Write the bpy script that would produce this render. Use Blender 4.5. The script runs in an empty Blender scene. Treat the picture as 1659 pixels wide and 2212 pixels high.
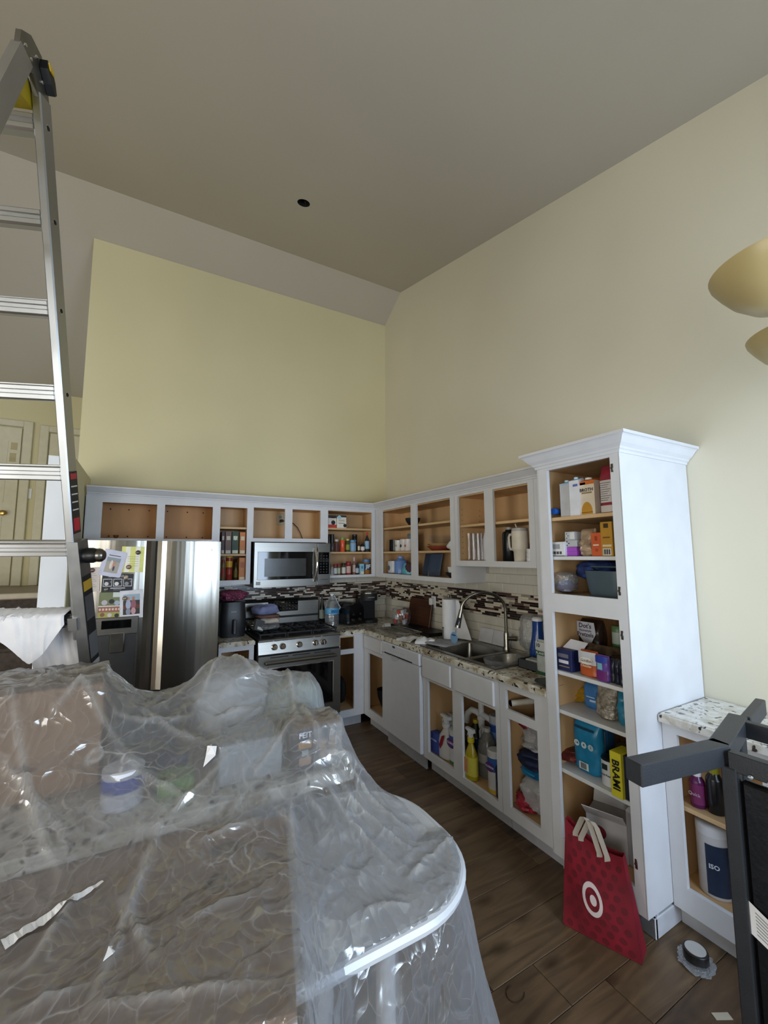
import bpy, bmesh, math, random
import numpy as np
from mathutils import Vector, Matrix, noise

# ------------------------------------------------------------------ scene, camera, world, lights, exposure
S = bpy.context.scene
COL = S.collection
CAMP = np.array([-2.5345, -4.436, 1.6386])
YAW, PIT, ROL, FPX = .5145, .1031, -.0046, 909.33
IW, IH = 1659, 2212
FW = np.array([math.sin(YAW)*math.cos(PIT), math.cos(YAW)*math.cos(PIT), math.sin(PIT)])
RT0 = np.array([math.cos(YAW), -math.sin(YAW), 0.0]); UP0 = np.cross(RT0, FW)
RT = math.cos(ROL)*RT0 + math.sin(ROL)*UP0; UPV = -math.sin(ROL)*RT0 + math.cos(ROL)*UP0
cd = bpy.data.cameras.new('camera'); cam = bpy.data.objects.new('camera', cd); COL.objects.link(cam)
cd.sensor_fit = 'HORIZONTAL'; cd.sensor_width = 36.0; cd.lens = FPX/IW*36.0; cd.clip_start = .02
cam.matrix_world = Matrix(((RT[0], UPV[0], -FW[0], CAMP[0]), (RT[1], UPV[1], -FW[1], CAMP[1]), (RT[2], UPV[2], -FW[2], CAMP[2]), (0, 0, 0, 1)))
S.camera = cam
S.view_settings.view_transform = 'Standard'; S.view_settings.look = 'None'
S.view_settings.gamma = 1.0; S.view_settings.use_curve_mapping = False
S.view_settings.exposure = 0.15
S.cycles.transparent_max_bounces = 12; S.cycles.max_bounces = 5; S.cycles.diffuse_bounces = 3; S.cycles.glossy_bounces = 3; S.cycles.transmission_bounces = 4
S.cycles.caustics_reflective = False; S.cycles.caustics_refractive = False; S.cycles.adaptive_threshold = .04
S.cycles.use_denoising = True
W = bpy.data.worlds.new('world'); S.world = W; W.use_nodes = True
W.node_tree.nodes['Background'].inputs[0].default_value = (.62, .78, 1, 1)
W.node_tree.nodes['Background'].inputs[1].default_value = 1.2
def area(name, loc, size, power, col, target):
    l = bpy.data.lights.new(name, 'AREA'); l.shape = 'RECTANGLE'; l.size, l.size_y = size; l.energy = power; l.color = col
    o = bpy.data.objects.new(name, l); COL.objects.link(o); o.location = loc
    o.rotation_euler = (Vector(target)-Vector(loc)).to_track_quat('-Z', 'Y').to_euler(); o['kind'] = 'helper'
    return o
# daylight through the two windows of the rear wall and the patio door of the side wall, all behind the photographer
area('daylight_window', (-.95, -5.72, 1.6), (1.6, 1.3), 92, (.68, .83, 1.0), (-.95, 0, 1.6))
area('daylight_window_wide', (-4.6, -5.72, 1.45), (2.2, 1.9), 108, (1., .955, .85), (-4.6, 0, 1.45))
area('daylight_patio_door', (-6.72, -3.6, 1.15), (2.0, 2.1), 105, (1.0, .93, .79), (0, -3.6, 1.15))

# ------------------------------------------------------------------ helpers
R = random.Random(7)
RW = -math.pi/2            # rotation of things that face away from the right wall
def ray(u, v): return FW + RT*(u-IW/2)/FPX - UPV*(v-IH/2)/FPX
def at(u, v, ax, val):      # where the ray of a photo pixel meets the plane ax = val
    d = ray(u, v); i = 'xyz'.index(ax); t = (val-CAMP[i])/d[i]; return CAMP + d*t
def dp(u, v, depth): return CAMP + ray(u, v)*depth
def at_z(u, zb, ax, val):   # on the plane ax = val, the point of pixel column u that lies at height zb
    v = 1300.
    for _ in range(6):
        z0 = at(u, v, ax, val)[2]; z1 = at(u, v+1, ax, val)[2]; v += (zb-z0)/(z1-z0)
    return at(u, v, ax, val)
def fit(u0, u1, vt, zb, ax, val):
    a = at_z(u0, zb, ax, val); b = at_z(u1, zb, ax, val)
    h = at((u0+u1)/2, vt, ax, val)[2]-zb
    return (a+b)/2, float(np.linalg.norm(b-a)), float(h)
def lin(h):
    if isinstance(h, str):
        c = [int(h[i:i+2], 16)/255 for i in (0, 2, 4)]
        return tuple((x/12.92 if x <= .04045 else ((x+.055)/1.055)**2.4) for x in c)
    return tuple(h)
MATS = {}
def mat(key, col=None, rough=.5, metal=0., var=.06, scale=18., bump=0., spec=.5, alpha=1., trans=0., ior=1.45, stretch=(1, 1, 1), bscale=None, coat=0., sheen=0.):
    if key in MATS: return MATS[key]
    c = lin(col); m = bpy.data.materials.new(key); m.use_nodes = True; nt = m.node_tree; N = nt.nodes; L = nt.links
    b = N['Principled BSDF']; b.inputs['Roughness'].default_value = rough; b.inputs['Metallic'].default_value = metal
    b.inputs['Specular IOR Level'].default_value = spec; b.inputs['IOR'].default_value = ior
    b.inputs['Alpha'].default_value = alpha; b.inputs['Transmission Weight'].default_value = trans; b.inputs['Coat Weight'].default_value = coat
    b.inputs['Sheen Weight'].default_value = sheen
    tc = N.new('ShaderNodeTexCoord'); mp = N.new('ShaderNodeMapping'); mp.inputs['Scale'].default_value = stretch
    L.new(tc.outputs['Object'], mp.inputs['Vector'])
    n = N.new('ShaderNodeTexNoise'); n.inputs['Scale'].default_value = scale; n.inputs['Detail'].default_value = 1.5; L.new(mp.outputs[0], n.inputs['Vector'])
    r = N.new('ShaderNodeValToRGB'); L.new(n.outputs['Fac'], r.inputs[0])
    r.color_ramp.elements[0].position = .3; r.color_ramp.elements[1].position = .7
    r.color_ramp.elements[0].color = tuple(max(0, x*(1-var)) for x in c)+(1,); r.color_ramp.elements[1].color = tuple(min(1, x*(1+var)) for x in c)+(1,)
    L.new(r.outputs[0], b.inputs['Base Color'])
    if bump:
        n2 = N.new('ShaderNodeTexNoise'); n2.inputs['Scale'].default_value = bscale or scale*4; n2.inputs['Detail'].default_value = 1.5; L.new(mp.outputs[0], n2.inputs['Vector'])
        bp = N.new('ShaderNodeBump'); bp.inputs['Strength'].default_value = bump; bp.inputs['Distance'].default_value = .01
        L.new(n2.outputs['Fac'], bp.inputs['Height']); L.new(bp.outputs[0], b.inputs['Normal'])
    MATS[key] = m; return m
def C(hexcol, rough=.45, **k): return mat('paint_%s_%d' % (hexcol, int(rough*100)), hexcol, rough, **k)

class MB:
    """collects shapes of one mesh"""
    def __init__(s): s.v = []; s.f = []; s.m = []; s.s = []; s.M = None
    def add(s, vs, fs, mi=0, sm=False):
        o = len(s.v)
        if s.M is not None: vs = [tuple(s.M @ Vector(p)) for p in vs]
        s.v += [tuple(p) for p in vs]; s.f += [tuple(i+o for i in f) for f in fs]; s.m += [mi]*len(fs); s.s += [sm]*len(fs); return s
    def box(s, x0, x1, y0, y1, z0, z1, mi=0, b=0.):
        if b <= 0:
            return s.add([(x, y, z) for z in (z0, z1) for y in (y0, y1) for x in (x0, x1)], [(0, 2, 3, 1), (4, 5, 7, 6), (0, 1, 5, 4), (2, 6, 7, 3), (0, 4, 6, 2), (1, 3, 7, 5)], mi)
        lo = (x0, y0, z0); hi = (x1, y1, z1); b = min(b, .49*min(hi[i]-lo[i] for i in range(3)))
        vs = []; idx = {}
        for c in range(8):
            sg = ((c & 1), (c >> 1) & 1, (c >> 2) & 1)
            for a in range(3):
                p = [(hi[i]-(0 if i == a else b)) if sg[i] else (lo[i]+(0 if i == a else b)) for i in range(3)]
                idx[c, a] = len(vs); vs.append(p)
        fs = []
        for a in range(3):
            p, q = [i for i in range(3) if i != a]
            for sg in (0, 1):
                cs = [(sg << a) | (i << p) | (j << q) for i, j in ((0, 0), (1, 0), (1, 1), (0, 1))]
                f = [idx[c, a] for c in cs]; fs.append(f if sg == (1 if a != 1 else 0) else f[::-1])
            for i in (0, 1):
                for j in (0, 1):
                    c0 = (i << p) | (j << q); c1 = c0 | (1 << a)
                    fs.append([idx[c0, p], idx[c1, p], idx[c1, q], idx[c0, q]])
        for c in range(8): fs.append([idx[c, 0], idx[c, 1], idx[c, 2]])
        return s.add(vs, fs, mi)
    def lathe(s, prof, cx=0, cy=0, cz=0, seg=20, mi=0, sm=True, ax='z'):
        vs = []; fs = []; n = len(prof)
        for k in range(seg):
            a = 2*math.pi*k/seg; ca, sa = math.cos(a), math.sin(a)
            for r, z in prof:
                p = (r*ca, r*sa, z)
                if ax == 'y': p = (r*ca, z, r*sa)
                if ax == 'x': p = (z, r*ca, r*sa)
                vs.append((cx+p[0], cy+p[1], cz+p[2]))
        for k in range(seg):
            k2 = (k+1) % seg
            for i in range(n-1): fs.append((k*n+i, k2*n+i, k2*n+i+1, k*n+i+1))
        s.add(vs, fs, mi, sm)
        for e in (0, n-1):
            if prof[e][0] > 1e-6: s.add([vs[k*n+e] for k in range(seg)], [list(range(seg))], mi, False)
        return s
    def cyl(s, cx, cy, z0, z1, r, r1=None, seg=20, mi=0, ax='z'):
        return s.lathe([(r, z0), (r if r1 is None else r1, z1)], *((cx, cy, 0) if ax == 'z' else (cx, 0, cy) if ax == 'y' else (0, cx, cy)), seg=seg, mi=mi, ax=ax)
    def tube(s, path, r, seg=8, mi=0, closed=False, sm=True):
        P = [Vector(p) for p in path]; n = len(P); vs = []; fs = []; prev = None
        rr = r if isinstance(r, (list, tuple)) else [r]*n
        for i in range(n):
            if closed: t = P[(i+1) % n]-P[i-1]
            else: t = P[min(i+1, n-1)]-P[max(i-1, 0)]
            t.normalize()
            if prev is None: u = t.orthogonal().normalized()
            else:
                u = prev-t*prev.dot(t); u = u.normalized() if u.length > 1e-6 else t.orthogonal().normalized()
            prev = u; w = t.cross(u)
            for k in range(seg):
                a = 2*math.pi*k/seg; vs.append(P[i]+(u*math.cos(a)+w*math.sin(a))*rr[i])
        for i in range(n if closed else n-1):
            j = (i+1) % n
            for k in range(seg): fs.append((i*seg+k, i*seg+(k+1) % seg, j*seg+(k+1) % seg, j*seg+k))
        s.add(vs, fs, mi, sm)
        if not closed: s.add(vs[:seg], [list(range(seg))], mi); s.add(vs[-seg:], [list(range(seg))], mi)
        return s
    def bar(s, a, b, w, h, up=(0, 0, 1), mi=0, bev=0.):       # rectangular bar from a to b
        a, b = Vector(a), Vector(b); t = (b-a); ln = t.length; t.normalize(); up = Vector(up)
        x = up.cross(t).normalized(); z = t.cross(x)
        M0 = s.M; M = Matrix(((x[0], t[0], z[0], a[0]), (x[1], t[1], z[1], a[1]), (x[2], t[2], z[2], a[2]), (0, 0, 0, 1)))
        s.M = M if M0 is None else M0 @ M
        s.box(-w/2, w/2, 0, ln, -h/2, h/2, mi, bev); s.M = M0; return s
    def prism(s, poly, z0, z1, mi=0, ax='z', sm=False):
        def p3(p, z): return (p[0], p[1], z) if ax == 'z' else ((p[0], z, p[1]) if ax == 'y' else (z, p[0], p[1]))
        n = len(poly); vs = [p3(p, z0) for p in poly]+[p3(p, z1) for p in poly]
        s.add(vs, [(i, (i+1) % n, n+(i+1) % n, n+i) for i in range(n)], mi, sm)
        s.add(vs[:n], [list(range(n))[::-1]], mi); s.add(vs[n:], [list(range(n))], mi); return s
    def grid(s, fn, nu, nv, mi=0, sm=True, wrap=False):
        vs = [fn(i/(nu-1) if not wrap else i/nu, j/(nv-1)) for j in range(nv) for i in range(nu)]
        fs = [(j*nu+i, j*nu+(i+1) % nu, (j+1)*nu+(i+1) % nu, (j+1)*nu+i) for j in range(nv-1) for i in range(nu if wrap else nu-1)]
        return s.add(vs, fs, mi, sm)
    def frame(s, x0, x1, z0, z1, holes, y0, y1, mi=0):        # a slab in the xz plane with rectangular holes
        xs = sorted({x0, x1, *[h[i] for h in holes for i in (0, 1)]}); zs = sorted({z0, z1, *[h[i] for h in holes for i in (2, 3)]})
        def solid(i, j):
            if i < 0 or j < 0 or i >= len(xs)-1 or j >= len(zs)-1: return False
            cx, cz = (xs[i]+xs[i+1])/2, (zs[j]+zs[j+1])/2
            return not any(h[0] < cx < h[1] and h[2] < cz < h[3] for h in holes)
        for i in range(len(xs)-1):
            for j in range(len(zs)-1):
                if not solid(i, j): continue
                a, b, c, d = xs[i], xs[i+1], zs[j], zs[j+1]
                s.add([(a, y0, c), (b, y0, c), (b, y0, d), (a, y0, d)], [(0, 1, 2, 3)], mi); s.add([(a, y1, c), (b, y1, c), (b, y1, d), (a, y1, d)], [(3, 2, 1, 0)], mi)
                if not solid(i-1, j): s.add([(a, y0, c), (a, y1, c), (a, y1, d), (a, y0, d)], [(3, 2, 1, 0)], mi)
                if not solid(i+1, j): s.add([(b, y0, c), (b, y1, c), (b, y1, d), (b, y0, d)], [(0, 1, 2, 3)], mi)
                if not solid(i, j-1): s.add([(a, y0, c), (b, y0, c), (b, y1, c), (a, y1, c)], [(3, 2, 1, 0)], mi)
                if not solid(i, j+1): s.add([(a, y0, d), (b, y0, d), (b, y1, d), (a, y1, d)], [(0, 1, 2, 3)], mi)
        return s
    def mesh(s, name, mats, fix=True):
        me = bpy.data.meshes.new(name); me.from_pydata(s.v, [], s.f)
        for m in (mats if isinstance(mats, (list, tuple)) else [mats]): me.materials.append(m)
        me.polygons.foreach_set('material_index', s.m); me.polygons.foreach_set('use_smooth', s.s)
        if fix:
            bm = bmesh.new(); bm.from_mesh(me); bmesh.ops.remove_doubles(bm, verts=bm.verts, dist=1e-6); bmesh.ops.recalc_face_normals(bm, faces=bm.faces); bm.to_mesh(me); bm.free()
        if any(s.s): me.set_sharp_from_angle(angle=math.radians(42))
        me.update(); return me
    def obj(s, name, mats, parent=None, fix=True, **k):
        return link(name, s.mesh(name, mats, fix), parent, **k)
LAST = [None]
def link(name, me, parent=None, loc=None, rotz=None, kind=None, label=None):
    o = bpy.data.objects.new(name, me); COL.objects.link(o); o.parent = parent; LAST[0] = o
    if loc is not None: o.location = loc
    if rotz is not None: o.rotation_euler[2] = rotz
    if kind: o['kind'] = kind
    if label: o['label'] = label
    return o
def tag(o, label, cat, group=None):
    o['label'] = label; o['category'] = cat
    if group: o['group'] = group
    return o
def thing(name, label, cat, loc=(0, 0, 0), rotz=0., group=None):
    o = bpy.data.objects.new(name, None); COL.objects.link(o); o.location = tuple(float(x) for x in loc); o.rotation_euler[2] = rotz; o.empty_display_size = .05
    return tag(o, label, cat, group)
def solo(mb, name, mats, label, cat, group=None, loc=None, rotz=None, fix=True):
    return tag(mb.obj(name, mats, None, fix, loc=loc, rotz=rotz), label, cat, group)
TXT = {}
def text(s_, size, m, parent, loc, rot=(math.pi/2, 0, 0), name='lettering', shear=0., sx=1., wide=None, bold=.0):
    key = (s_, shear, bold)
    if key not in TXT:
        cu = bpy.data.curves.new('t', 'FONT'); cu.body = s_; cu.size = 1.; cu.align_x = 'CENTER'; cu.align_y = 'CENTER'; cu.shear = shear; cu.offset = bold; cu.resolution_u = 2; cu.extrude = .004
        o = bpy.data.objects.new('t', cu); COL.objects.link(o); dg = bpy.context.evaluated_depsgraph_get()
        me = bpy.data.meshes.new_from_object(o.evaluated_get(dg)); bpy.data.objects.remove(o); bpy.data.curves.remove(cu); TXT[key] = me
    me = TXT[key].copy(); me.materials.clear(); me.materials.append(m); me.name = name
    if wide:
        xs = [v.co.x for v in me.vertices]; size = wide/(max(xs)-min(xs)+1e-9)
    o = link(name, me, parent); o.location = loc; o.rotation_euler = rot; o.scale = (size*sx, size, size); return o
def nz(x, y, z=0., s=1.): return noise.noise(Vector((x*s, y*s, z*s)))

# ------------------------------------------------------------------ materials used widely
M_white = mat('cabinet_white_paint', 'd3d4d8', .42, var=.03, scale=9)
M_wood = mat('cabinet_maple_veneer', 'd0aa7c', .5, var=.14, scale=6, stretch=(1, 1, .12), bump=.03)
M_woodin = mat('shelf_edge_maple', 'cfae82', .5, var=.1, scale=8, stretch=(.2, 1, 1))
M_wall = mat('wall_cream_paint', 'd8cfa8', .7, var=.025, scale=1.3)
M_wallr = mat('wall_offwhite_paint', 'd5cfba', .7, var=.025, scale=1.3)
M_ceil = mat('ceiling_flat_paint', 'b8b0a2', .85, var=.02, scale=1.)
M_trim = mat('trim_paint', 'd6d0b8', .5, var=.03)
M_steel = mat('brushed_stainless_steel', '8d8981', .2, 1., var=.05, scale=3, stretch=(5, 1, .25), bump=.35, bscale=2.2)
M_steelh = mat('brushed_stainless_horizontal', '84817b', .3, 1., var=.06, scale=3, stretch=(.6, 60, 60), bump=.02, bscale=20)
M_steeld = mat('dark_stainless_steel', '77736d', .3, 1., var=.06, scale=4, stretch=(1, 30, 30))
M_chrome = mat('chrome', 'd8d8d8', .1, 1., var=.02)
M_alu = mat('mill_aluminium', 'b9bcc0', .32, 1., var=.08, scale=5, stretch=(1, 1, .1), bump=.03)
M_black = mat('black_plastic', '101114', .35, var=.1)
M_blackg = mat('black_glass', '07080a', .06, var=.05, coat=.3)
M_matblack = mat('matte_black', '1b1c1f', .6, var=.1, bump=.05)
M_whitep = mat('white_plastic', 'e4e6ea', .35, var=.02)
M_paper = mat('white_paper', 'e9eaee', .75, var=.03, bump=.05)
M_card = mat('corrugated_cardboard', '9a7a5c', .8, var=.08, scale=5, bump=.08, stretch=(1, .15, 1))
M_cardd = mat('cardboard_dark', '8f7158', .8, var=.08, scale=5, bump=.08)
M_clear = None
def film(key, tint=(.97, .98, 1.), haze=.25, rough=.12, white=(.85, .88, .92), gloss=.5, facing=.5, bscale=40., bump=.3):
    """thin clear plastic: see-through, with a milky share and a glossy skin that grow at grazing angles"""
    if key in MATS: return MATS[key]
    m = bpy.data.materials.new(key); m.use_nodes = True; nt = m.node_tree; N = nt.nodes; L = nt.links
    for n in list(N): N.remove(n)
    out = N.new('ShaderNodeOutputMaterial'); tr = N.new('ShaderNodeBsdfTransparent'); tr.inputs[0].default_value = (*tint, 1)
    di = N.new('ShaderNodeBsdfTranslucent'); di.inputs[0].default_value = (*white, 1)
    df = N.new('ShaderNodeBsdfDiffuse'); df.inputs[0].default_value = (*white, 1)
    gl = N.new('ShaderNodeBsdfGlossy'); gl.inputs[0].default_value = (1, 1, 1, 1); gl.inputs['Roughness'].default_value = rough
    tc = N.new('ShaderNodeTexCoord'); ns = N.new('ShaderNodeTexNoise'); ns.inputs['Scale'].default_value = bscale; ns.inputs['Detail'].default_value = 3; ns.inputs['Distortion'].default_value = 1.5
    L.new(tc.outputs['Object'], ns.inputs['Vector'])
    bp = N.new('ShaderNodeBump'); bp.inputs['Strength'].default_value = bump; bp.inputs['Distance'].default_value = .012; L.new(ns.outputs['Fac'], bp.inputs['Height'])
    for n in (di, df, gl): L.new(bp.outputs[0], n.inputs['Normal'])
    lw = N.new('ShaderNodeLayerWeight'); lw.inputs['Blend'].default_value = facing; L.new(bp.outputs[0], lw.inputs['Normal'])
    mr = N.new('ShaderNodeMapRange'); L.new(lw.outputs['Facing'], mr.inputs[0]); mr.inputs[3].default_value = haze; mr.inputs[4].default_value = min(.95, haze+.45)
    mx0 = N.new('ShaderNodeMixShader'); mx0.inputs[0].default_value = .5; L.new(df.outputs[0], mx0.inputs[1]); L.new(di.outputs[0], mx0.inputs[2])
    mx1 = N.new('ShaderNodeMixShader'); mx1.inputs[0].default_value = gloss; L.new(mx0.outputs[0], mx1.inputs[1]); L.new(gl.outputs[0], mx1.inputs[2])
    mx = N.new('ShaderNodeMixShader'); L.new(mr.outputs[0], mx.inputs[0]); L.new(tr.outputs[0], mx.inputs[1]); L.new(mx1.outputs[0], mx.inputs[2])
    L.new(mx.outputs[0], out.inputs[0]); MATS[key] = m; return m
def sheeting(key):
    """painter's plastic: clear film with crumple creases that catch light and turn milky"""
    m = bpy.data.materials.new(key); m.use_nodes = True; nt = m.node_tree; N = nt.nodes; L = nt.links
    for n in list(N): N.remove(n)
    out = N.new('ShaderNodeOutputMaterial'); tr = N.new('ShaderNodeBsdfTransparent'); tr.inputs[0].default_value = (.95, .96, .98, 1)
    white = (.73, .745, .79, 1)
    di = N.new('ShaderNodeBsdfTranslucent'); di.inputs[0].default_value = white; df = N.new('ShaderNodeBsdfDiffuse'); df.inputs[0].default_value = white
    gl = N.new('ShaderNodeBsdfGlossy'); gl.inputs['Roughness'].default_value = .19
    tc = N.new('ShaderNodeTexCoord'); ns = N.new('ShaderNodeTexNoise'); ns.inputs['Scale'].default_value = 5; ns.inputs['Detail'].default_value = 2; L.new(tc.outputs['Object'], ns.inputs['Vector'])
    vm = N.new('ShaderNodeVectorMath'); vm.operation = 'MULTIPLY_ADD'; vm.inputs[1].default_value = (.22, .22, .22); L.new(ns.outputs['Color'], vm.inputs[0]); L.new(tc.outputs['Object'], vm.inputs[2])
    hs = []
    for sc, st in ((7., (1, 1.9, 1)), (19., (1.6, 1, 1)), (46., (1, 1, 1))):
        mp = N.new('ShaderNodeMapping'); mp.inputs['Scale'].default_value = st; mp.inputs['Rotation'].default_value = (0, 0, .5 if sc < 10 else -.4); L.new(vm.outputs[0], mp.inputs[0])
        vo = N.new('ShaderNodeTexVoronoi'); vo.inputs['Scale'].default_value = sc; L.new(mp.outputs[0], vo.inputs['Vector']); hs.append((vo, mp, sc))
    ad = N.new('ShaderNodeMath'); ad.operation = 'MULTIPLY_ADD'; ad.inputs[1].default_value = .42; L.new(hs[1][0].outputs['Distance'], ad.inputs[0]); L.new(hs[0][0].outputs['Distance'], ad.inputs[2])
    ad2 = N.new('ShaderNodeMath'); ad2.operation = 'MULTIPLY_ADD'; ad2.inputs[1].default_value = .06; L.new(hs[2][0].outputs['Distance'], ad2.inputs[0]); L.new(ad.outputs[0], ad2.inputs[2])
    bp = N.new('ShaderNodeBump'); bp.inputs['Strength'].default_value = .55; bp.inputs['Distance'].default_value = .03; L.new(ad2.outputs[0], bp.inputs['Height'])
    for n in (di, df, gl): L.new(bp.outputs[0], n.inputs['Normal'])
    ed = N.new('ShaderNodeTexVoronoi'); ed.feature = 'DISTANCE_TO_EDGE'; ed.inputs['Scale'].default_value = 7.; L.new(hs[0][1].outputs[0], ed.inputs['Vector'])
    er = N.new('ShaderNodeMapRange'); L.new(ed.outputs['Distance'], er.inputs[0]); er.inputs[1].default_value = .0; er.inputs[2].default_value = .035; er.inputs[3].default_value = .5; er.inputs[4].default_value = 0.
    nm = N.new('ShaderNodeTexNoise'); nm.inputs['Scale'].default_value = 3.5; L.new(tc.outputs['Object'], nm.inputs['Vector']); nr = N.new('ShaderNodeMapRange'); L.new(nm.outputs['Fac'], nr.inputs[0]); nr.inputs[1].default_value = .45; nr.inputs[2].default_value = .62
    em = N.new('ShaderNodeMath'); em.operation = 'MULTIPLY'; L.new(er.outputs[0], em.inputs[0]); L.new(nr.outputs[0], em.inputs[1])
    e2 = N.new('ShaderNodeTexVoronoi'); e2.feature = 'DISTANCE_TO_EDGE'; e2.inputs['Scale'].default_value = 19.; L.new(hs[1][1].outputs[0], e2.inputs['Vector'])
    r2 = N.new('ShaderNodeMapRange'); L.new(e2.outputs['Distance'], r2.inputs[0]); r2.inputs[1].default_value = .0; r2.inputs[2].default_value = .03; r2.inputs[3].default_value = .22; r2.inputs[4].default_value = 0.
    at_ = N.new('ShaderNodeAttribute'); at_.attribute_name = 'crease'; m3 = N.new('ShaderNodeMath'); m3.operation = 'MULTIPLY_ADD'; m3.inputs[1].default_value = .45; L.new(at_.outputs['Fac'], m3.inputs[0]); L.new(r2.outputs[0], m3.inputs[2])
    e3 = N.new('ShaderNodeMath'); e3.operation = 'ADD'; L.new(em.outputs[0], e3.inputs[0]); L.new(m3.outputs[0], e3.inputs[1]); em = e3
    lw = N.new('ShaderNodeLayerWeight'); lw.inputs['Blend'].default_value = .5; L.new(bp.outputs[0], lw.inputs['Normal'])
    mr = N.new('ShaderNodeMapRange'); L.new(lw.outputs['Facing'], mr.inputs[0]); mr.inputs[3].default_value = .23; mr.inputs[4].default_value = .80
    sm = N.new('ShaderNodeMath'); sm.operation = 'ADD'; sm.use_clamp = True; L.new(mr.outputs[0], sm.inputs[0]); L.new(em.outputs[0], sm.inputs[1])
    mx0 = N.new('ShaderNodeMixShader'); mx0.inputs[0].default_value = .5; L.new(df.outputs[0], mx0.inputs[1]); L.new(di.outputs[0], mx0.inputs[2])
    mx1 = N.new('ShaderNodeMixShader'); mx1.inputs[0].default_value = .42; L.new(mx0.outputs[0], mx1.inputs[1]); L.new(gl.outputs[0], mx1.inputs[2])
    mx = N.new('ShaderNodeMixShader'); L.new(sm.outputs[0], mx.inputs[0])
    rf = N.new('ShaderNodeBsdfRefraction'); rf.inputs['Color'].default_value = (.95, .96, .98, 1); rf.inputs['IOR'].default_value = 1.1; rf.inputs['Roughness'].default_value = .32; L.new(bp.outputs[0], rf.inputs['Normal'])
    mt = N.new('ShaderNodeMixShader'); mt.inputs[0].default_value = .36; L.new(tr.outputs[0], mt.inputs[1]); L.new(rf.outputs[0], mt.inputs[2]); L.new(mt.outputs[0], mx.inputs[1]); L.new(mx1.outputs[0], mx.inputs[2])
    L.new(mx.outputs[0], out.inputs[0]); return m
M_film = sheeting('clear_plastic_sheeting')
M_glass = film('drinking_glass', haze=.03, gloss=.9, rough=.03, facing=.15, bump=0.)
M_bagf = film('clear_plastic_bag', haze=.3, gloss=.5, rough=.1, bump=.6, bscale=60)
M_bagw = film('thin_white_carrier_bag', haze=.72, gloss=.12, rough=.3, white=(.8, .8, .82), bump=.5, bscale=50)
def granite(key, base='d8d4c6', spot='2c2620', mid='9c8d74'):
    m = bpy.data.materials.new(key); m.use_nodes = True; nt = m.node_tree; N = nt.nodes; L = nt.links; b = N['Principled BSDF']; b.inputs['Roughness'].default_value = .2
    tc = N.new('ShaderNodeTexCoord')
    n1 = N.new('ShaderNodeTexNoise'); n1.inputs['Scale'].default_value = 9; n1.inputs['Detail'].default_value = 4; n1.inputs['Distortion'].default_value = 1.2
    n2 = N.new('ShaderNodeTexNoise'); n2.inputs['Scale'].default_value = 38; n2.inputs['Detail'].default_value = 1.5
    n3 = N.new('ShaderNodeTexVoronoi'); n3.inputs['Scale'].default_value = 26
    for n in (n1, n2, n3): L.new(tc.outputs['Object'], n.inputs['Vector'])
    r1 = N.new('ShaderNodeValToRGB'); r1.color_ramp.elements[0].position = .38; r1.color_ramp.elements[1].position = .56
    r1.color_ramp.elements[0].color = (*lin(mid), 1); r1.color_ramp.elements[1].color = (*lin(base), 1); L.new(n1.outputs['Fac'], r1.inputs[0])
    r2 = N.new('ShaderNodeValToRGB'); r2.color_ramp.elements[0].position = .60; r2.color_ramp.elements[1].position = .66
    r2.color_ramp.elements[0].color = (0, 0, 0, 1); r2.color_ramp.elements[1].color = (1, 1, 1, 1); L.new(n2.outputs['Fac'], r2.inputs[0])
    r3 = N.new('ShaderNodeValToRGB'); r3.color_ramp.elements[0].position = .08; r3.color_ramp.elements[1].position = .13
    r3.color_ramp.elements[0].color = (1, 1, 1, 1); r3.color_ramp.elements[1].color = (0, 0, 0, 1); L.new(n3.outputs['Distance'], r3.inputs[0])
    mm = N.new('ShaderNodeMath'); mm.operation = 'MAXIMUM'; L.new(r2.outputs[0], mm.inputs[0]); L.new(r3.outputs[0], mm.inputs[1])
    mx = N.new('ShaderNodeMixRGB'); mx.inputs[2].default_value = (*lin(spot), 1); L.new(mm.outputs[0], mx.inputs[0]); L.new(r1.outputs[0], mx.inputs[1])
    L.new(mx.outputs[0], b.inputs['Base Color']); return m
M_gran = granite('cream_granite')
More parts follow.
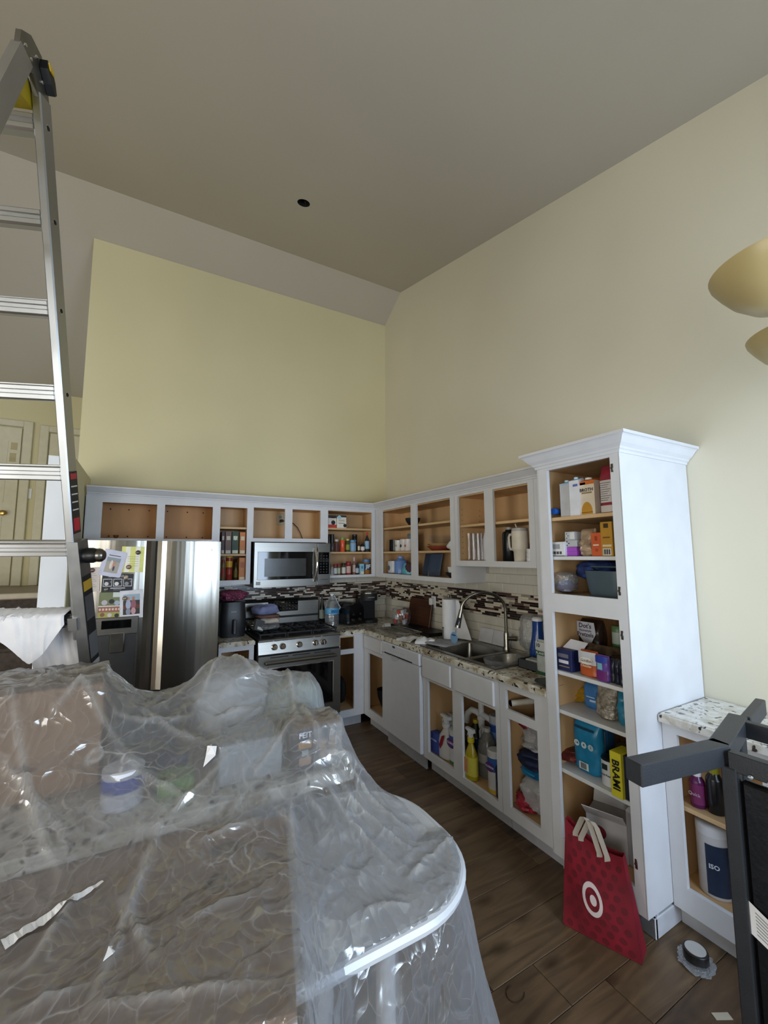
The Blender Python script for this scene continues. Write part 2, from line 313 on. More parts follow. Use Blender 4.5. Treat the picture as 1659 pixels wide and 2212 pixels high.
def woodfloor(key, c0, c1):
    m = bpy.data.materials.new(key); m.use_nodes = True; nt = m.node_tree; N = nt.nodes; L = nt.links; b = N['Principled BSDF']; b.inputs['Roughness'].default_value = .42
    tc = N.new('ShaderNodeTexCoord'); mp = N.new('ShaderNodeMapping'); mp.inputs['Scale'].default_value = (.9, 7, 7); L.new(tc.outputs['Object'], mp.inputs[0])
    oi = N.new('ShaderNodeObjectInfo'); L.new(oi.outputs['Location'], mp.inputs['Location'])
    n = N.new('ShaderNodeTexNoise'); n.inputs['Scale'].default_value = 2.2; n.inputs['Detail'].default_value = 4; n.inputs['Distortion'].default_value = 1.4; L.new(mp.outputs[0], n.inputs['Vector'])
    r = N.new('ShaderNodeValToRGB'); r.color_ramp.elements[0].position = .32; r.color_ramp.elements[1].position = .7; r.color_ramp.elements[0].color = (*lin(c0), 1); r.color_ramp.elements[1].color = (*lin(c1), 1); L.new(n.outputs['Fac'], r.inputs[0])
    v = N.new('ShaderNodeTexVoronoi'); v.inputs['Scale'].default_value = 1.; mp2 = N.new('ShaderNodeMapping'); mp2.inputs['Scale'].default_value = (2.6, 6, 1); L.new(tc.outputs['Object'], mp2.inputs[0]); L.new(oi.outputs['Location'], mp2.inputs['Location']); L.new(mp2.outputs[0], v.inputs['Vector'])
    rv = N.new('ShaderNodeValToRGB'); rv.color_ramp.elements[0].position = .04; rv.color_ramp.elements[1].position = .2; rv.color_ramp.elements[0].color = (.35, .3, .26, 1); rv.color_ramp.elements[1].color = (1, 1, 1, 1); L.new(v.outputs['Distance'], rv.inputs[0])
    mu = N.new('ShaderNodeMixRGB'); mu.blend_type = 'MULTIPLY'; mu.inputs[0].default_value = 1; L.new(r.outputs[0], mu.inputs[1]); L.new(rv.outputs[0], mu.inputs[2])
    L.new(mu.outputs[0], b.inputs['Base Color'])
    bp = N.new('ShaderNodeBump'); bp.inputs['Strength'].default_value = .12; bp.inputs['Distance'].default_value = .004; L.new(n.outputs['Fac'], bp.inputs['Height']); L.new(bp.outputs[0], b.inputs['Normal'])
    return m

# ------------------------------------------------------------------ the room
ZTOP, YR, ZR = 4.563, -.38, 4.793          # top of the partition wall; ridge of the vaulted ceiling
SL1, SL2 = .605, .244                      # the two slopes of the vault
YREAR, XLEFT, YFAR = -5.6, -6.6, 1.66
ZFAR = ZTOP-SL1*YFAR; ZREAR = ZR-SL2*(YR-YREAR)
fl = MB().box(XLEFT, .15, YREAR, YFAR+.1, -.08, -.012).obj('floor', mat('subfloor', '4a3a2c', .6), kind='structure')
PW = [woodfloor('floor_oak_%d' % i, a, b) for i, (a, b) in enumerate((('4a3829', '6e573f'), ('564330', '7a644a'), ('3f3023', '624d38'), ('513f2d', '725b43')))]
pm = {}
y = 0.; row = 0
while y > YREAR+.05:
    w = .182; x = XLEFT+R.uniform(-1.1, 0); 
    while x < 0:
        a, b = max(x, XLEFT), min(x+1.22, 0); x += 1.22
        if b-a < .03: continue
        mi = R.randrange(4); key = (mi, round(b-a, 3))
        if key not in pm: pm[key] = MB().box(0, b-a-.0022, 0, w-.0022, -.012, 0, b=.0016).mesh('plank', PW[mi])
        if a > -3.4 or y > -4 or True: link('plank', pm[key], fl, loc=(a, y-w, 0))
    y -= w; row += 1
# right wall with its gable outline (yz prism)
MB().prism([(YREAR, -.08), (YFAR, -.08), (YFAR, ZFAR), (YR, ZR), (YREAR, ZREAR)], 0, .14, ax='x').obj('wall_right', M_wallr, kind='structure')
wall_right = bpy.data.objects['wall_right']
wall_back = MB().box(-3.08, 0, 0, .13, -.08, ZTOP-.004).obj('wall_back', M_wall, kind='structure')
# ceilings, the nearer one with the round hole of a removed lamp
hc = at(656, 440, 'y', -1.3); hx, hy = None, None
for k in range(60):                        # where the ray meets the sloped ceiling
    yy = -.4-.02*k; p = at(656, 440, 'y', yy)
    if p[2] < ZR-SL2*(YR-yy): hx, hy = p[0], p[1]; break
hr = .052
def cz(yv): return ZR-SL2*(YR-yv)
cb = MB(); sg = 32
ring = [(hx+hr*math.cos(2*math.pi*i/sg), hy+hr*math.sin(2*math.pi*i/sg)) for i in range(sg)]
sq = []
for i in range(sg):
    a = 2*math.pi*i/sg; c, s_ = math.cos(a), math.sin(a); k = .3/max(abs(c), abs(s_)); sq.append((hx+k*c, hy+k*s_))
vs = [(x, y, cz(y)) for x, y in ring]+[(x, y, cz(y)) for x, y in sq]+[(x, y, cz(y)+.09) for x, y in ring]
cb.add(vs, [(i, (i+1) % sg, sg+(i+1) % sg, sg+i) for i in range(sg)]); cb.add(vs, [(i, (i+1) % sg, 2*sg+(i+1) % sg, 2*sg+i) for i in range(sg)], 1); cb.add(vs[2*sg:], [list(range(sg))], 1)
def rectc(x0, x1, y0, y1): cb.add([(x0, y0, cz(y0)), (x1, y0, cz(y0)), (x1, y1, cz(y1)), (x0, y1, cz(y1))], [(0, 1, 2, 3)])
rectc(XLEFT, hx-.3, YREAR, YR); rectc(hx+.3, .14, YREAR, YR); rectc(hx-.3, hx+.3, YREAR, hy-.3); rectc(hx-.3, hx+.3, hy+.3, YR)
cb.add([(XLEFT, YREAR, ZREAR+.2), (.14, YREAR, ZREAR+.2), (.14, YR, ZR+.2), (XLEFT, YR, ZR+.2)], [(0, 1, 2, 3)])
cb.obj('ceiling', [M_ceil, C('0c0a08', .9)], kind='structure')  # hole sides and back coloured near-black to stand for the shade inside
wr = thing('ceiling_wire', 'pale loose electric wire poking from the round hole in the ceiling', 'wire', (hx, hy, cz(hy)))
MB().tube([(.02, .02, .085), (.012, .0, .04), (-.008, -.03, .012), (-.02, -.045, .004)], .0035, 6).obj('conductor', C('d9d4c4', .5), wr)
MB().tube([(.01, .03, .085), (.008, .01, .03), (.012, -.02, -.004)], .003, 6).obj('conductor', C('3a2c1c', .5), wr)
MB().add([(XLEFT, YR, ZR), (.14, YR, ZR), (.14, YFAR+.1, ZR-SL1*(YFAR+.1-YR)), (XLEFT, YFAR+.1, ZR-SL1*(YFAR+.1-YR)),
          (XLEFT, YR, ZR+.2), (.14, YR, ZR+.2), (.14, YFAR+.1, ZR+.2-SL1*(YFAR+.1-YR)), (XLEFT, YFAR+.1, ZR+.2-SL1*(YFAR+.1-YR))],
         [(0, 1, 2, 3), (4, 7, 6, 5), (0, 4, 5, 1), (2, 6, 7, 3), (0, 3, 7, 4), (1, 5, 6, 2)]).obj('ceiling_slope', M_ceil, kind='structure')
# walls behind the photographer, with the windows that light the room
MB().frame(XLEFT, 0, -.08, ZREAR, [(-1.75, -.15, .95, 2.25), (-5.7, -3.5, .5, 2.4)], YREAR-.14, YREAR).obj('wall_rear', M_wall, kind='structure')
wl = MB(); wl.M = Matrix.Rotation(math.pi/2, 4, 'Z'); wl.frame(YREAR, YFAR, -.08, ZREAR, [(-4.6, -2.6, .1, 2.2)], -XLEFT, -XLEFT+.14)
wl.obj('wall_left', M_wall, kind='structure')
MB().prism([(YREAR, ZREAR), (YFAR, ZREAR), (YFAR, ZFAR), (YR, ZR)], XLEFT-.14, XLEFT, ax='x').obj('wall_left_gable', M_wall, kind='structure')
def window(n, x0, x1, z0, z1, y):
    o = MB().frame(x0, x1, z0, z1, [(x0+.05, (x0+x1)/2-.025, z0+.05, z1-.05), ((x0+x1)/2+.025, x1-.05, z0+.05, z1-.05)], y-.1, y-.04).obj('window_%d' % n, M_whitep, kind='structure')
    for a, b in ((x0+.05, (x0+x1)/2-.025), ((x0+x1)/2+.025, x1-.05)): MB().box(a, b, y-.075, y-.07, z0+.05, z1-.05).obj('pane', M_pane, o)
    return o
M_pane = film('window_glass', haze=.03, gloss=.95, rough=.02, facing=.2, bump=0.)
window(1, -1.75, -.15, .95, 2.25, YREAR); window(2, -5.7, -3.5, .5, 2.4, YREAR)
w3 = window(3, -4.6, -2.6, .1, 2.2, 0); w3.rotation_euler[2] = math.pi/2; w3.location = (XLEFT-.14, 0, 0)
# wall stub beside the refrigerator
ws = MB().box(-3.122, -2.98, -.918, -.001, -.08, 2.315).obj('wall_stub', M_wall, kind='structure')
MB().box(-3.128, -2.984, -.9235, -.918, 0, 2.318).obj('end_board', mat('primer_white_patchy', 'dfe3e8', .5, var=.1, scale=2.2), ws)
# far wall of the hall above the stairs, landing, steps
wall_far = MB().box(XLEFT, -3.0, YFAR, YFAR+.12, 0, ZFAR+.15).obj('wall_far', M_wall, kind='structure')
ZL = 1.325; M_carp = mat('grey_brown_carpet', '4c4440', .95, var=.22, scale=30, bump=.5, bscale=220)
ld = MB().box(XLEFT, -3.08, .35, YFAR, ZL-.05, ZL).obj('landing_floor', mat('landing_floor_boards', '8b7a66', .45, var=.1, scale=4, stretch=(.3, 3, 1)), kind='structure')
MB().box(XLEFT, -3.08, .325, .35, ZL-.045, ZL+.004, b=.006).obj('nosing', C('b4aa98', .4), ld)
st = MB().box(XLEFT, -3.13, .34, .36, 0, ZL-.05).obj('stair_structure', M_carp, kind='structure')
for i in range(6):
    z = ZL-.186*(i+1); yn = .34-.262*i
    MB().box(XLEFT, -3.13, yn-.262, yn, max(z-.186, 0), z-.008).obj('riser', M_carp, st)
    MB().box(XLEFT, -3.13, yn-.285, yn, z-.03, z, b=.012).obj('tread', M_carp, st)
def far(u, v): return at(u, v, 'y', YFAR)
def door(n, x0, x1, zt, knobx=None):
    o = MB().box(x0, x1, YFAR-.025, YFAR-.004, ZL+.006, zt, b=.004).obj('door_%d' % n, M_trim, kind='structure')
    t = .085
    for a, b, c, d in ((x0-t-.012, x0-.012, ZL, zt+t), (x1+.012, x1+t+.012, ZL, zt+t), (x0-.012, x1+.012, zt+.012, zt+t)):
        MB().box(a, b, YFAR-.038, YFAR-.002, c, d, b=.006).obj('casing', M_trim, o)
    for z0, z1 in ((ZL+.16, ZL+.75), (ZL+.92, zt-.16)):
        MB().frame(x0+.11, x1-.11, z0, z1, [(x0+.13, x1-.13, z0+.02, z1-.02)], YFAR-.03, YFAR-.02).obj('panel_moulding', M_trim, o)
    if knobx is not None:
        k = MB().lathe([(.0, -.075), (.022, -.07), (.03, -.055), (.022, -.04), (.012, -.03), (.012, -.012), (.03, -.008), (.03, 0)], knobx, YFAR-.025, float(far(9, 1109)[2]), ax='y'); k.obj('knob', mat('brass', 'a58b52', .25, 1.), o)
    return o
xr = far(39, 1050)[0]; d1 = door(1, xr-.76, xr, float(far(20, 923)[2]), float(far(9, 1109)[0]))
for dx, z0, z1 in ((.03, 2.84, 2.92), (.035, 2.7, 2.8)):
    MB().box(xr-dx-.055, xr-dx, YFAR-.028, YFAR-.0245, z0, z1).obj('patch', C('b7ab85', .7), d1)
xl = far(101, 1050)[0]; door(2, xl, xl+.76, float(far(110, 937)[2]))
p = far(60, 1066); sw = thing('light_switch', 'white toggle light switch plate between the two hall doors', 'switch', (p[0], YFAR, p[2]-.06))
MB().box(-.036, .036, -.008, 0, 0, .118, b=.003).obj('plate', M_whitep, sw); MB().box(-.006, .006, -.02, -.008, .05, .07).obj('toggle', M_whitep, sw)
MB().box(-3.08, -3.06, -.001, 0, 2.3, 2.31)
# baseboards
MB().box(-.018, -.001, YREAR, -4.5, 0, .09, b=.004).obj('baseboard_right', M_trim, kind='structure')

# ------------------------------------------------------------------ cabinets (local x along the front, y into the wall, z up; front of the face frame at y = 0)
def cabinet(name, label, loc, rotz, w, h, d, holes, shelves=(), inner=None, toe=0., ends=(0, 0), top=True, fronts=(), holes_peg=False, split=()):
    t = thing(name, label, 'cabinet', loc, rotz); inner = inner or M_wood; z0 = toe
    MB().frame(0, w, z0, h, holes, 0, .02).obj('face_frame', M_white, t)
    th = .016; zb = min([q[2] for q in holes]+[f[2] for f in fronts] or [z0+.03])-.006
    for a, s_ in ((.003, 0), (w-.003-th, 1)):
        MB().box(a, a+th, .02, d-.004, z0, h-.002).obj('side_panel', inner, t)
    MB().box(th, w-th, d-.012, d-.004, z0, h-.002).obj('back_panel', inner, t)
    MB().box(th, w-th, .02, d-.012, zb-.016, zb).obj('bottom_panel', inner, t)
    MB().box(0, w, .004, d-.004, max(zb-.04, z0), zb-.017).obj('underside', M_white, t)
    if top: MB().box(th, w-th, .02, d-.012, h-.03, h-.012).obj('top_panel', inner, t)
    for x0, x1, z, m in shelves: MB().box(x0, x1, .028, d-.014, z-.019, z, b=.0015).obj('shelf', m or M_woodin, t)
    for x in split: MB().box(x-.008, x+.008, .02, d-.012, zb, h-.03).obj('partition', inner, t)
    for k, e in enumerate(ends):
        if e: MB().box(-.004 if k == 0 else w-.001, .001 if k == 0 else w+.004, .0, d-.003, z0, h).obj('end_panel', M_white, t)
    if toe: MB().box(0, w, .07, .085, 0, toe).obj('toe_kick', mat('toe_kick_white', 'b9bac0', .55, var=.05), t)
    for x0, x1, za, zb_ in fronts:
        o = MB().box(x0, x1, -.019, -.0005, za, zb_, b=.011).obj('drawer_front', M_white, t)
    return t
def pegs(t, x, ys, zs):
    b = MB()
    for yy in ys:
        for z in zs: b.lathe([(.0, 0), (.0035, .0)], x, yy, z, seg=6, ax='x')
    return b
UZ0, UZ1 = 1.411, 2.14       # uppers
def lx(x0, hs): return [(a-x0, b-x0, c, d) for a, b, c, d in hs]
def up_back(name, label, x0, x1, zb, holes, shelves=(), **k):
    return cabinet(name, label, (x0, -.33, zb), 0, x1-x0, UZ1-zb, .328, [(a-x0, b-x0, c-zb, d-zb) for a, b, c, d in holes], [(a-x0, b-x0, z-zb, m) for a, b, z, m in shelves], **k)
def up_right(name, label, y0, y1, zb, holes, shelves=(), **k):
    return cabinet(name, label, (-.33, y0, zb), RW, y0-y1, UZ1-zb, .328, [(y0-a, y0-b, c-zb, d-zb) for a, b, c, d in holes], [(y0-a, y0-b, z-zb, m) for a, b, z, m in shelves], **k)
M_wf = mat('over_fridge_veneer', 'be8c56', .5, var=.08, scale=10, stretch=(1, 1, .3))
c_fr = up_back('upper_cabinet', 'doorless white wall cabinet with two empty openings above the refrigerator', -2.966, -1.966, 1.772, [(-2.857, -2.463, 1.79, 2.085), (-2.402, -2.013, 1.79, 2.088)], inner=M_wf, split=(.534,), ends=(1, 0))
b = MB()
for x in (-2.82, -2.68, -2.52, -2.37, -2.2, -2.06):
    for z in (1.82, 2.06): b.lathe([(0, 0), (.006, 0)], x+2.966, .3145, z-1.772, seg=8, ax='y')
b.obj('screw', C('4a3018', .6), c_fr)
up_back('upper_cabinet', 'narrow doorless wall cabinet of boxes and cartons beside the microwave', -1.966, -1.664, 1.376, [(-1.947, -1.705, 1.418, 2.093)], [(-1.95, -1.68, 1.912, None), (-1.95, -1.68, 1.66, None)])
up_back('upper_cabinet', 'doorless wall cabinet with an outlet inside, above the microwave', -1.664, -.902, 1.776, [(-1.647, -1.341, 1.81, 2.104), (-1.267, -.967, 1.812, 2.105)])
up_back('upper_cabinet', 'doorless corner wall cabinet full of spices and bottles', -.902, -.31, UZ0, [(-.885, -.367, 1.437, 2.114)], [(-.89, -.33, 1.933, None), (-.89, -.33, 1.68, None)])
up_right('upper_cabinet', 'doorless wall cabinet of mugs and bowls running from the wall corner', -.352, -1.717, UZ0, [(-.48, -1.055, 1.452, 2.12), (-1.148, -1.658, 1.45, 2.12)], [(-.37, -1.70, 1.933, None), (-.37, -1.70, 1.68, None)], ends=(0, 1))
cr2 = up_right('upper_cabinet', 'short doorless wall cabinet of glasses and tumblers above the sink', -1.722, -2.535, 1.553, [(-1.754, -2.068, 1.596, 2.117), (-2.158, -2.486, 1.594, 2.118)], [(-1.73, -2.52, 1.882, None)])
b = MB()
for yy in (.06, .25):
    for k in range(9): b.lathe([(0, 0), (.004, 0)], .0195, yy, .1+.045*k, seg=6, ax='x')
b.obj('peg_hole', C('4e3820', .7), cr2)
fb = MB().box(-.33, -.312, -2.80, -2.537, 1.30, 2.14).obj('filler_panel', M_white); tag(fb, 'narrow white filler panel between the wall cabinet and the pantry', 'panel')
def sweep(mb, path, prof, side=1):       # mitred moulding: prof = (out, up) pairs, path in xy
    n = len(path); dirs = [Vector((path[i+1][0]-path[i][0], path[i+1][1]-path[i][1])).normalized() for i in range(n-1)]
    nor = [Vector((d.y, -d.x))*side for d in dirs]; vs = []; m = len(prof)
    for i in range(n):
        if i == 0: o = nor[0]
        elif i == n-1: o = nor[-1]
        else: o = (nor[i-1]+nor[i]); o = o/(1+nor[i-1].dot(nor[i]))
        for a, u in prof: vs.append((path[i][0]+o.x*a, path[i][1]+o.y*a, u))
    fs = [(i*m+j, i*m+(j+1) % m, (i+1)*m+(j+1) % m, (i+1)*m+j) for i in range(n-1) for j in range(m)]
    fs += [tuple(range(m)), tuple(range((n-1)*m, n*m))]
    return mb.add(vs, fs)
CP = [(-.02, 0), (.006, 0), (.008, .010), (.014, .014), (.016, .022), (.03, .036), (.045, .052), (.05, .058), (.056, .060), (.056, .072), (-.02, .072)]
mo = sweep(MB(), [(-2.966, -.33), (-.33, -.33), (-.33, -2.80)], [(a, z+2.138) for a, z in CP]); solo(mo, 'crown_moulding', M_white, 'long white crown moulding along the tops of the wall cabinets', 'moulding')
# base cabinets
BH = .874; BF = -.60
def base_right(name, label, y0, y1, holes, fronts=(), shelves=(), **k):
    return cabinet(name, label, (BF, y0, 0), RW, y0-y1, BH, .598, [(y0-a, y0-b_, c, d) for a, b_, c, d in holes], [(y0-a, y0-b_, z, m) for a, b_, z, m in shelves], toe=.105, fronts=[(y0-a, y0-b_, c, d) for a, b_, c, d in fronts], **k)
def base_back(name, label, x0, x1, holes, **k):
    return cabinet(name, label, (x0, BF, 0), 0, x1-x0, BH, .598, lx(x0, holes), toe=.105, **k)
M_dk = mat('shaded_cabinet_inside', '5b4632', .6, var=.15, scale=7)
base_back('base_cabinet', 'white base cabinet with an empty drawer slot, between refrigerator and range', -1.962, -1.672, [(-1.94, -1.712, .725, .832), (-1.93, -1.72, .16, .68)])
base_back('base_cabinet', 'white corner base cabinet with drawer slot and door opening, beside the range', -.866, -.60, [(-.858, -.709, .735, .86), (-.858, -.709, .17, .69)])
base_right('base_cabinet', 'white corner base cabinet with one closed drawer front, beside the dishwasher', -.604, -1.0, [(-.69, -.985, .18, .70)], fronts=[(-.625, -.985, .735, .862)])
sb = base_right('sink_base_cabinet', 'white sink base cabinet with two false drawer fronts, cleaning bottles inside', -1.622, -2.44, [(-1.68, -1.982, .16, .683), (-2.08, -2.405, .15, .683)], fronts=[(-1.628, -1.985, .70, .858), (-2.025, -2.412, .70, .858)], top=False)
base_right('base_cabinet', 'white base cabinet with an empty drawer slot and stuffed plastic bags', -2.445, -2.808, [(-2.494, -2.712, .718, .832), (-2.505, -2.724, .165, .668)])
# pantry
PY0, PY1, PX = -2.812, -3.284, -.612
def pl(y): return PY0-y
MWS = mat('white_melamine_shelf', 'd4d5d6', .45, var=.03)
pan = cabinet('pantry_cabinet', 'tall white doorless pantry cabinet packed with groceries', (PX, PY0, 0), RW, PY0-PY1, 2.145, .61, [(pl(-2.875), pl(-3.24), 1.432, 2.104), (pl(-2.87), pl(-3.238), .20, 1.336)],
    [(.018, .454, 1.842, None), (.018, .454, 1.63, MWS), (.018, .454, 1.024, MWS), (.018, .454, .825, MWS), (.018, .454, .53, MWS)], toe=.10, ends=(1, 1))
MB().box(.018, .454, .02, .598, 1.36, 1.425).obj('divider', M_wood, pan)
for z in (2.05, 1.47, 1.27, .30):
    hg = MB().box(.433, .444, -.003, .0, z-.02, z+.02, b=.001); hg.cyl(.437, z, -.006, -.002, .005, ax='y', seg=8); hg.obj('hinge_plate', M_steeld, pan)
b = MB().box(.40, .476, .05, .602, 0, .085, b=.004).box(.06, .476, .05, .068, 0, .085, b=.004)
b.obj('plinth', mat('plinth_white', 'c4c5ca', .5), pan)
CP2 = [(-.02, 0), (.008, 0), (.010, .012), (.018, .018), (.020, .026), (.036, .040), (.055, .066), (.062, .072), (.070, .074), (.070, .088), (-.02, .088)]
cm = sweep(MB(), [(-.335, PY0+.002), (PX, PY0+.002), (PX, PY1-.002), (-.004, PY1-.002)], [(a, z+2.13-.012) for a, z in CP2], side=1)
mb_top = cm.box(PX, -.004, PY1, PY0, 2.146, 2.15)
solo(cm, 'crown_moulding', M_white, 'white crown moulding around the top of the tall pantry', 'moulding')
# small cabinet beyond the pantry
SX = -.415
sc_ = cabinet('base_cabinet', 'shallow white base cabinet beyond the pantry with a tub and bottles', (SX, PY1-.006, 0), RW, .86, BH, .413, [(.06, .36, .19, .83), (.42, .80, .19, .83)], [(.018, .842, .52, None)], toe=.09)
MB().box(.0, .86, .055, .07, 0, .09).obj('base_trim', M_white, sc_)
# counters (granite): range side pieces, long sink run with a sink cut-out
CZ0, CZ1 = .876, .914
def slab(name, label, poly, mats=None, hole=None):
    bm = bmesh.new(); vs = [bm.verts.new((x, y, CZ1)) for x, y in poly]
    f = bm.faces.new(vs); bmesh.ops.recalc_face_normals(bm, faces=bm.faces)
    if f.normal.z < 0: f.normal_flip()
    r = bmesh.ops.extrude_face_region(bm, geom=[f]); ev = [g for g in r['geom'] if isinstance(g, bmesh.types.BMVert)]
    for v in ev: v.co.z = CZ0
    bmesh.ops.recalc_face_normals(bm, faces=bm.faces)
    bmesh.ops.bevel(bm, geom=[e for e in bm.edges if abs(e.verts[0].co.z-e.verts[1].co.z) < 1e-4 and e.verts[0].co.z > .9], offset=.008, segments=3, affect='EDGES', clamp_overlap=True)
    me = bpy.data.meshes.new(name); bm.to_mesh(me); bm.free(); me.materials.append(mats or M_gran)
    return tag(link(name, me), label, 'countertop')
slab('countertop', 'short granite countertop under the air fryer', [(-1.966, -.625), (-1.668, -.625), (-1.668, -.004), (-1.966, -.004)])
sx0, sx1, sy0, sy1 = -.555, -.09, -2.37, -1.56
# the long run is one slab with a rectangular cut-out reached through a hairline joint
slab('countertop', 'long L-shaped granite countertop around the kitchen sink', [(-.868, -.004), (-.868, -.625), (-.622, -.622), (-.622, PY0+.006), (-.004, PY0+.006), (-.004, sy0-.0), (sx1, sy0), (sx0, sy0), (sx0, sy1), (sx1, sy1), (sx1, sy0+.0008), (-.004, sy0+.0008), (-.004, -.004)])
slab('countertop', 'white veined granite top of the shallow cabinet beyond the pantry', [(-.445, PY1-.008), (-.445, PY1-.88), (-.004, PY1-.88), (-.004, PY1-.008)], granite('pale_granite', 'e3e2dd', '3a3330', 'bdb6a8'))
# ------------------------------------------------------------------ backsplash: subway tiles one by one, mosaic band joined
M_tile = mat('cream_subway_tile', 'd2cdbf', .25, var=.05, scale=6)
M_grout = mat('grout', 'aaa597', .9)
TM = {}
def tile_rows(wall, put, L, rows, skip=None):
    for k, (z0, z1) in enumerate(rows):
        s0 = -.075 if k % 2 else 0.
        while s0 < L:
            a, b_ = max(s0, 0)+.0012, min(s0+.152, L)-.0012; s0 += .152
            if b_-a < .015 or (skip and skip((a+b_)/2, z0)): continue
            key = (round(b_-a, 4), round(z1-z0, 4))
            if key not in TM: TM[key] = MB().box(0, key[0], -.008, 0, .0012, key[1]-.0012, b=.0015).mesh('tile', M_tile)
            put(wall, TM[key], a, z0)
def put_back(wall, me, a, z): link('tile', me, wall, loc=(-2.0+a, -.001, z))
def put_right(wall, me, a, z): link('tile', me, wall, loc=(-.001, -a-.009, z), rotz=RW)
BZ0, BZ1 = 1.137, 1.337
rows = [(.916, .989), (.991, 1.063), (1.064, 1.136), (1.339, 1.412)]
tile_rows(wall_back, put_back, 1.99, rows, lambda s_, z: False)
tile_rows(wall_right, put_right, 2.79, rows+[(1.413, 1.486), (1.487, 1.553)], lambda s_, z: z > 1.40 and s_ < 1.72)
MCOL = [C('2a1c1a', .12), C('d6cdbb', .3), C('9b9083', .2), C('5c4238', .15)]
def mosaic(wall, L, M):
    b_ = MB(); b_.M = M; nr = 12; hgt = (BZ1-BZ0)/nr
    for k in range(nr):
        s0 = 0.
        while s0 < L:
            r = R.random(); mi = 0 if r < .36 else 1 if r < .74 else 2 if r < .9 else 3
            ln = R.choice((.03, .045, .06, .09, .13)) if mi != 1 else R.choice((.03, .05, .08, .1)); e = min(s0+ln, L)
            if e-s0 > .008: b_.box(s0+.0008, e-.0008, -.009, -.001, BZ0+k*hgt+.0008, BZ0+(k+1)*hgt-.0008, mi)
            s0 = e
    o = b_.obj('mosaic_band', MCOL, wall, fix=False); o['kind'] = 'stuff'
mosaic(wall_back, 1.99, Matrix.Translation((-2.0, 0, 0))); mosaic(wall_right, 2.79, Matrix.Translation((0, -.009, 0)) @ Matrix.Rotation(RW, 4, 'Z'))
MB().box(-2.0, -.0, -.0035, -.0005, .914, 1.412).obj('grout_bed', M_grout, wall_back)
MB().box(-.0035, -.0005, -2.80, -1.72, .914, 1.553).box(-.0035, -.0005, -1.72, 0, .914, 1.412).obj('grout_bed', M_grout, wall_right)

# ------------------------------------------------------------------ refrigerator
FX1, FX0, FY, FT = -2.002, -2.918, -.80, 1.757
fr = thing('refrigerator', 'stainless steel french-door refrigerator with water dispenser and photos', 'refrigerator', (FX0, FY, 0))
FWD = FX1-FX0; mid = FWD/2
MB().box(.01, FWD-.01, .075, .74, .02, 1.735, b=.006).obj('body', mat('fridge_grey_body', '6d6c6a', .5), fr)
def fridge_door(x0, x1, z0, z1, inner, cut=None):
    """slightly bowed stainless door with a hollowed grip along its inner edge"""
    prof = []; n = 14
    for i in range(n+1):
        q = i/n; x = x0+(x1-x0)*q; yb = -.016*(1-(2*q-1)**2)
        e = (x-x0) if inner == 'l' else (x1-x)
        if e < .062: yb += .024*(1-e/.062)**.6
        prof.append((x, yb))
    if inner == 'r': pass
    poly = prof+[(x1, .07), (x0, .07)]
    b_ = MB(); b_.prism(poly, z0, z1, sm=False)
    return b_
door_l = MB()
d0 = fridge_door(.0, mid-.004, .66, FT, 'r').obj('door', M_steel, fr); d1_ = fridge_door(mid+.004, FWD, .66, FT, 'l').obj('door', M_steel, fr)
MB().box(mid-.004, mid+.004, .02, .07, .66, FT).obj('door_gasket', C('0c0c0c', .7), fr)
MB().box(0, FWD, -.012, .07, .05, .645, b=.012).obj('freezer_drawer', M_steel, fr)
MB().tube([(.08, -.012, .59), (.08, -.05, .585), (FWD-.08, -.05, .585), (FWD-.08, -.012, .59)], .011).obj('drawer_handle', M_chrome, fr)
MB().box(.02, FWD-.02, .05, .1, 0, .05).obj('grille', M_black, fr)
def fl_(u, v): p_ = at(u, v, 'y', FY-.014); return p_[0]-FX0, p_[2]
xa, za = fl_(200, 1336); xb, zb_ = fl_(298, 1367)
dsp = MB().box(xa, xb, -.03, -.008, zb_, za, b=.004).obj('dispenser', M_steelh, fr)
MB().box(xa+.055, xb-.045, -.0325, -.0295, zb_+.045, za-.02).obj('display', M_blackg, dsp)
zc = zb_-.36
MB().frame(xa, xb, zc-.02, zb_, [(xa+.012, xb-.012, zc, zb_-.001)], -.024, -.006).obj('niche_frame', M_steeld, dsp)
MB().box(xa+.012, xb-.012, -.0165, -.010, zc, zb_).obj('niche_back', mat('dispenser_niche_grey', '5b5b5d', .3, .8), dsp)
xc, zp0 = fl_(238, 1367); xd, zp1 = fl_(267, 1408)
MB().box(xc, xd, -.034, -.017, zp1, zp0, b=.006).obj('paddle', M_chrome, dsp)
xk, zk = fl_(461, 1188); text('K', .03, M_chrome, fr, (xk, -.022, zk), name='badge')
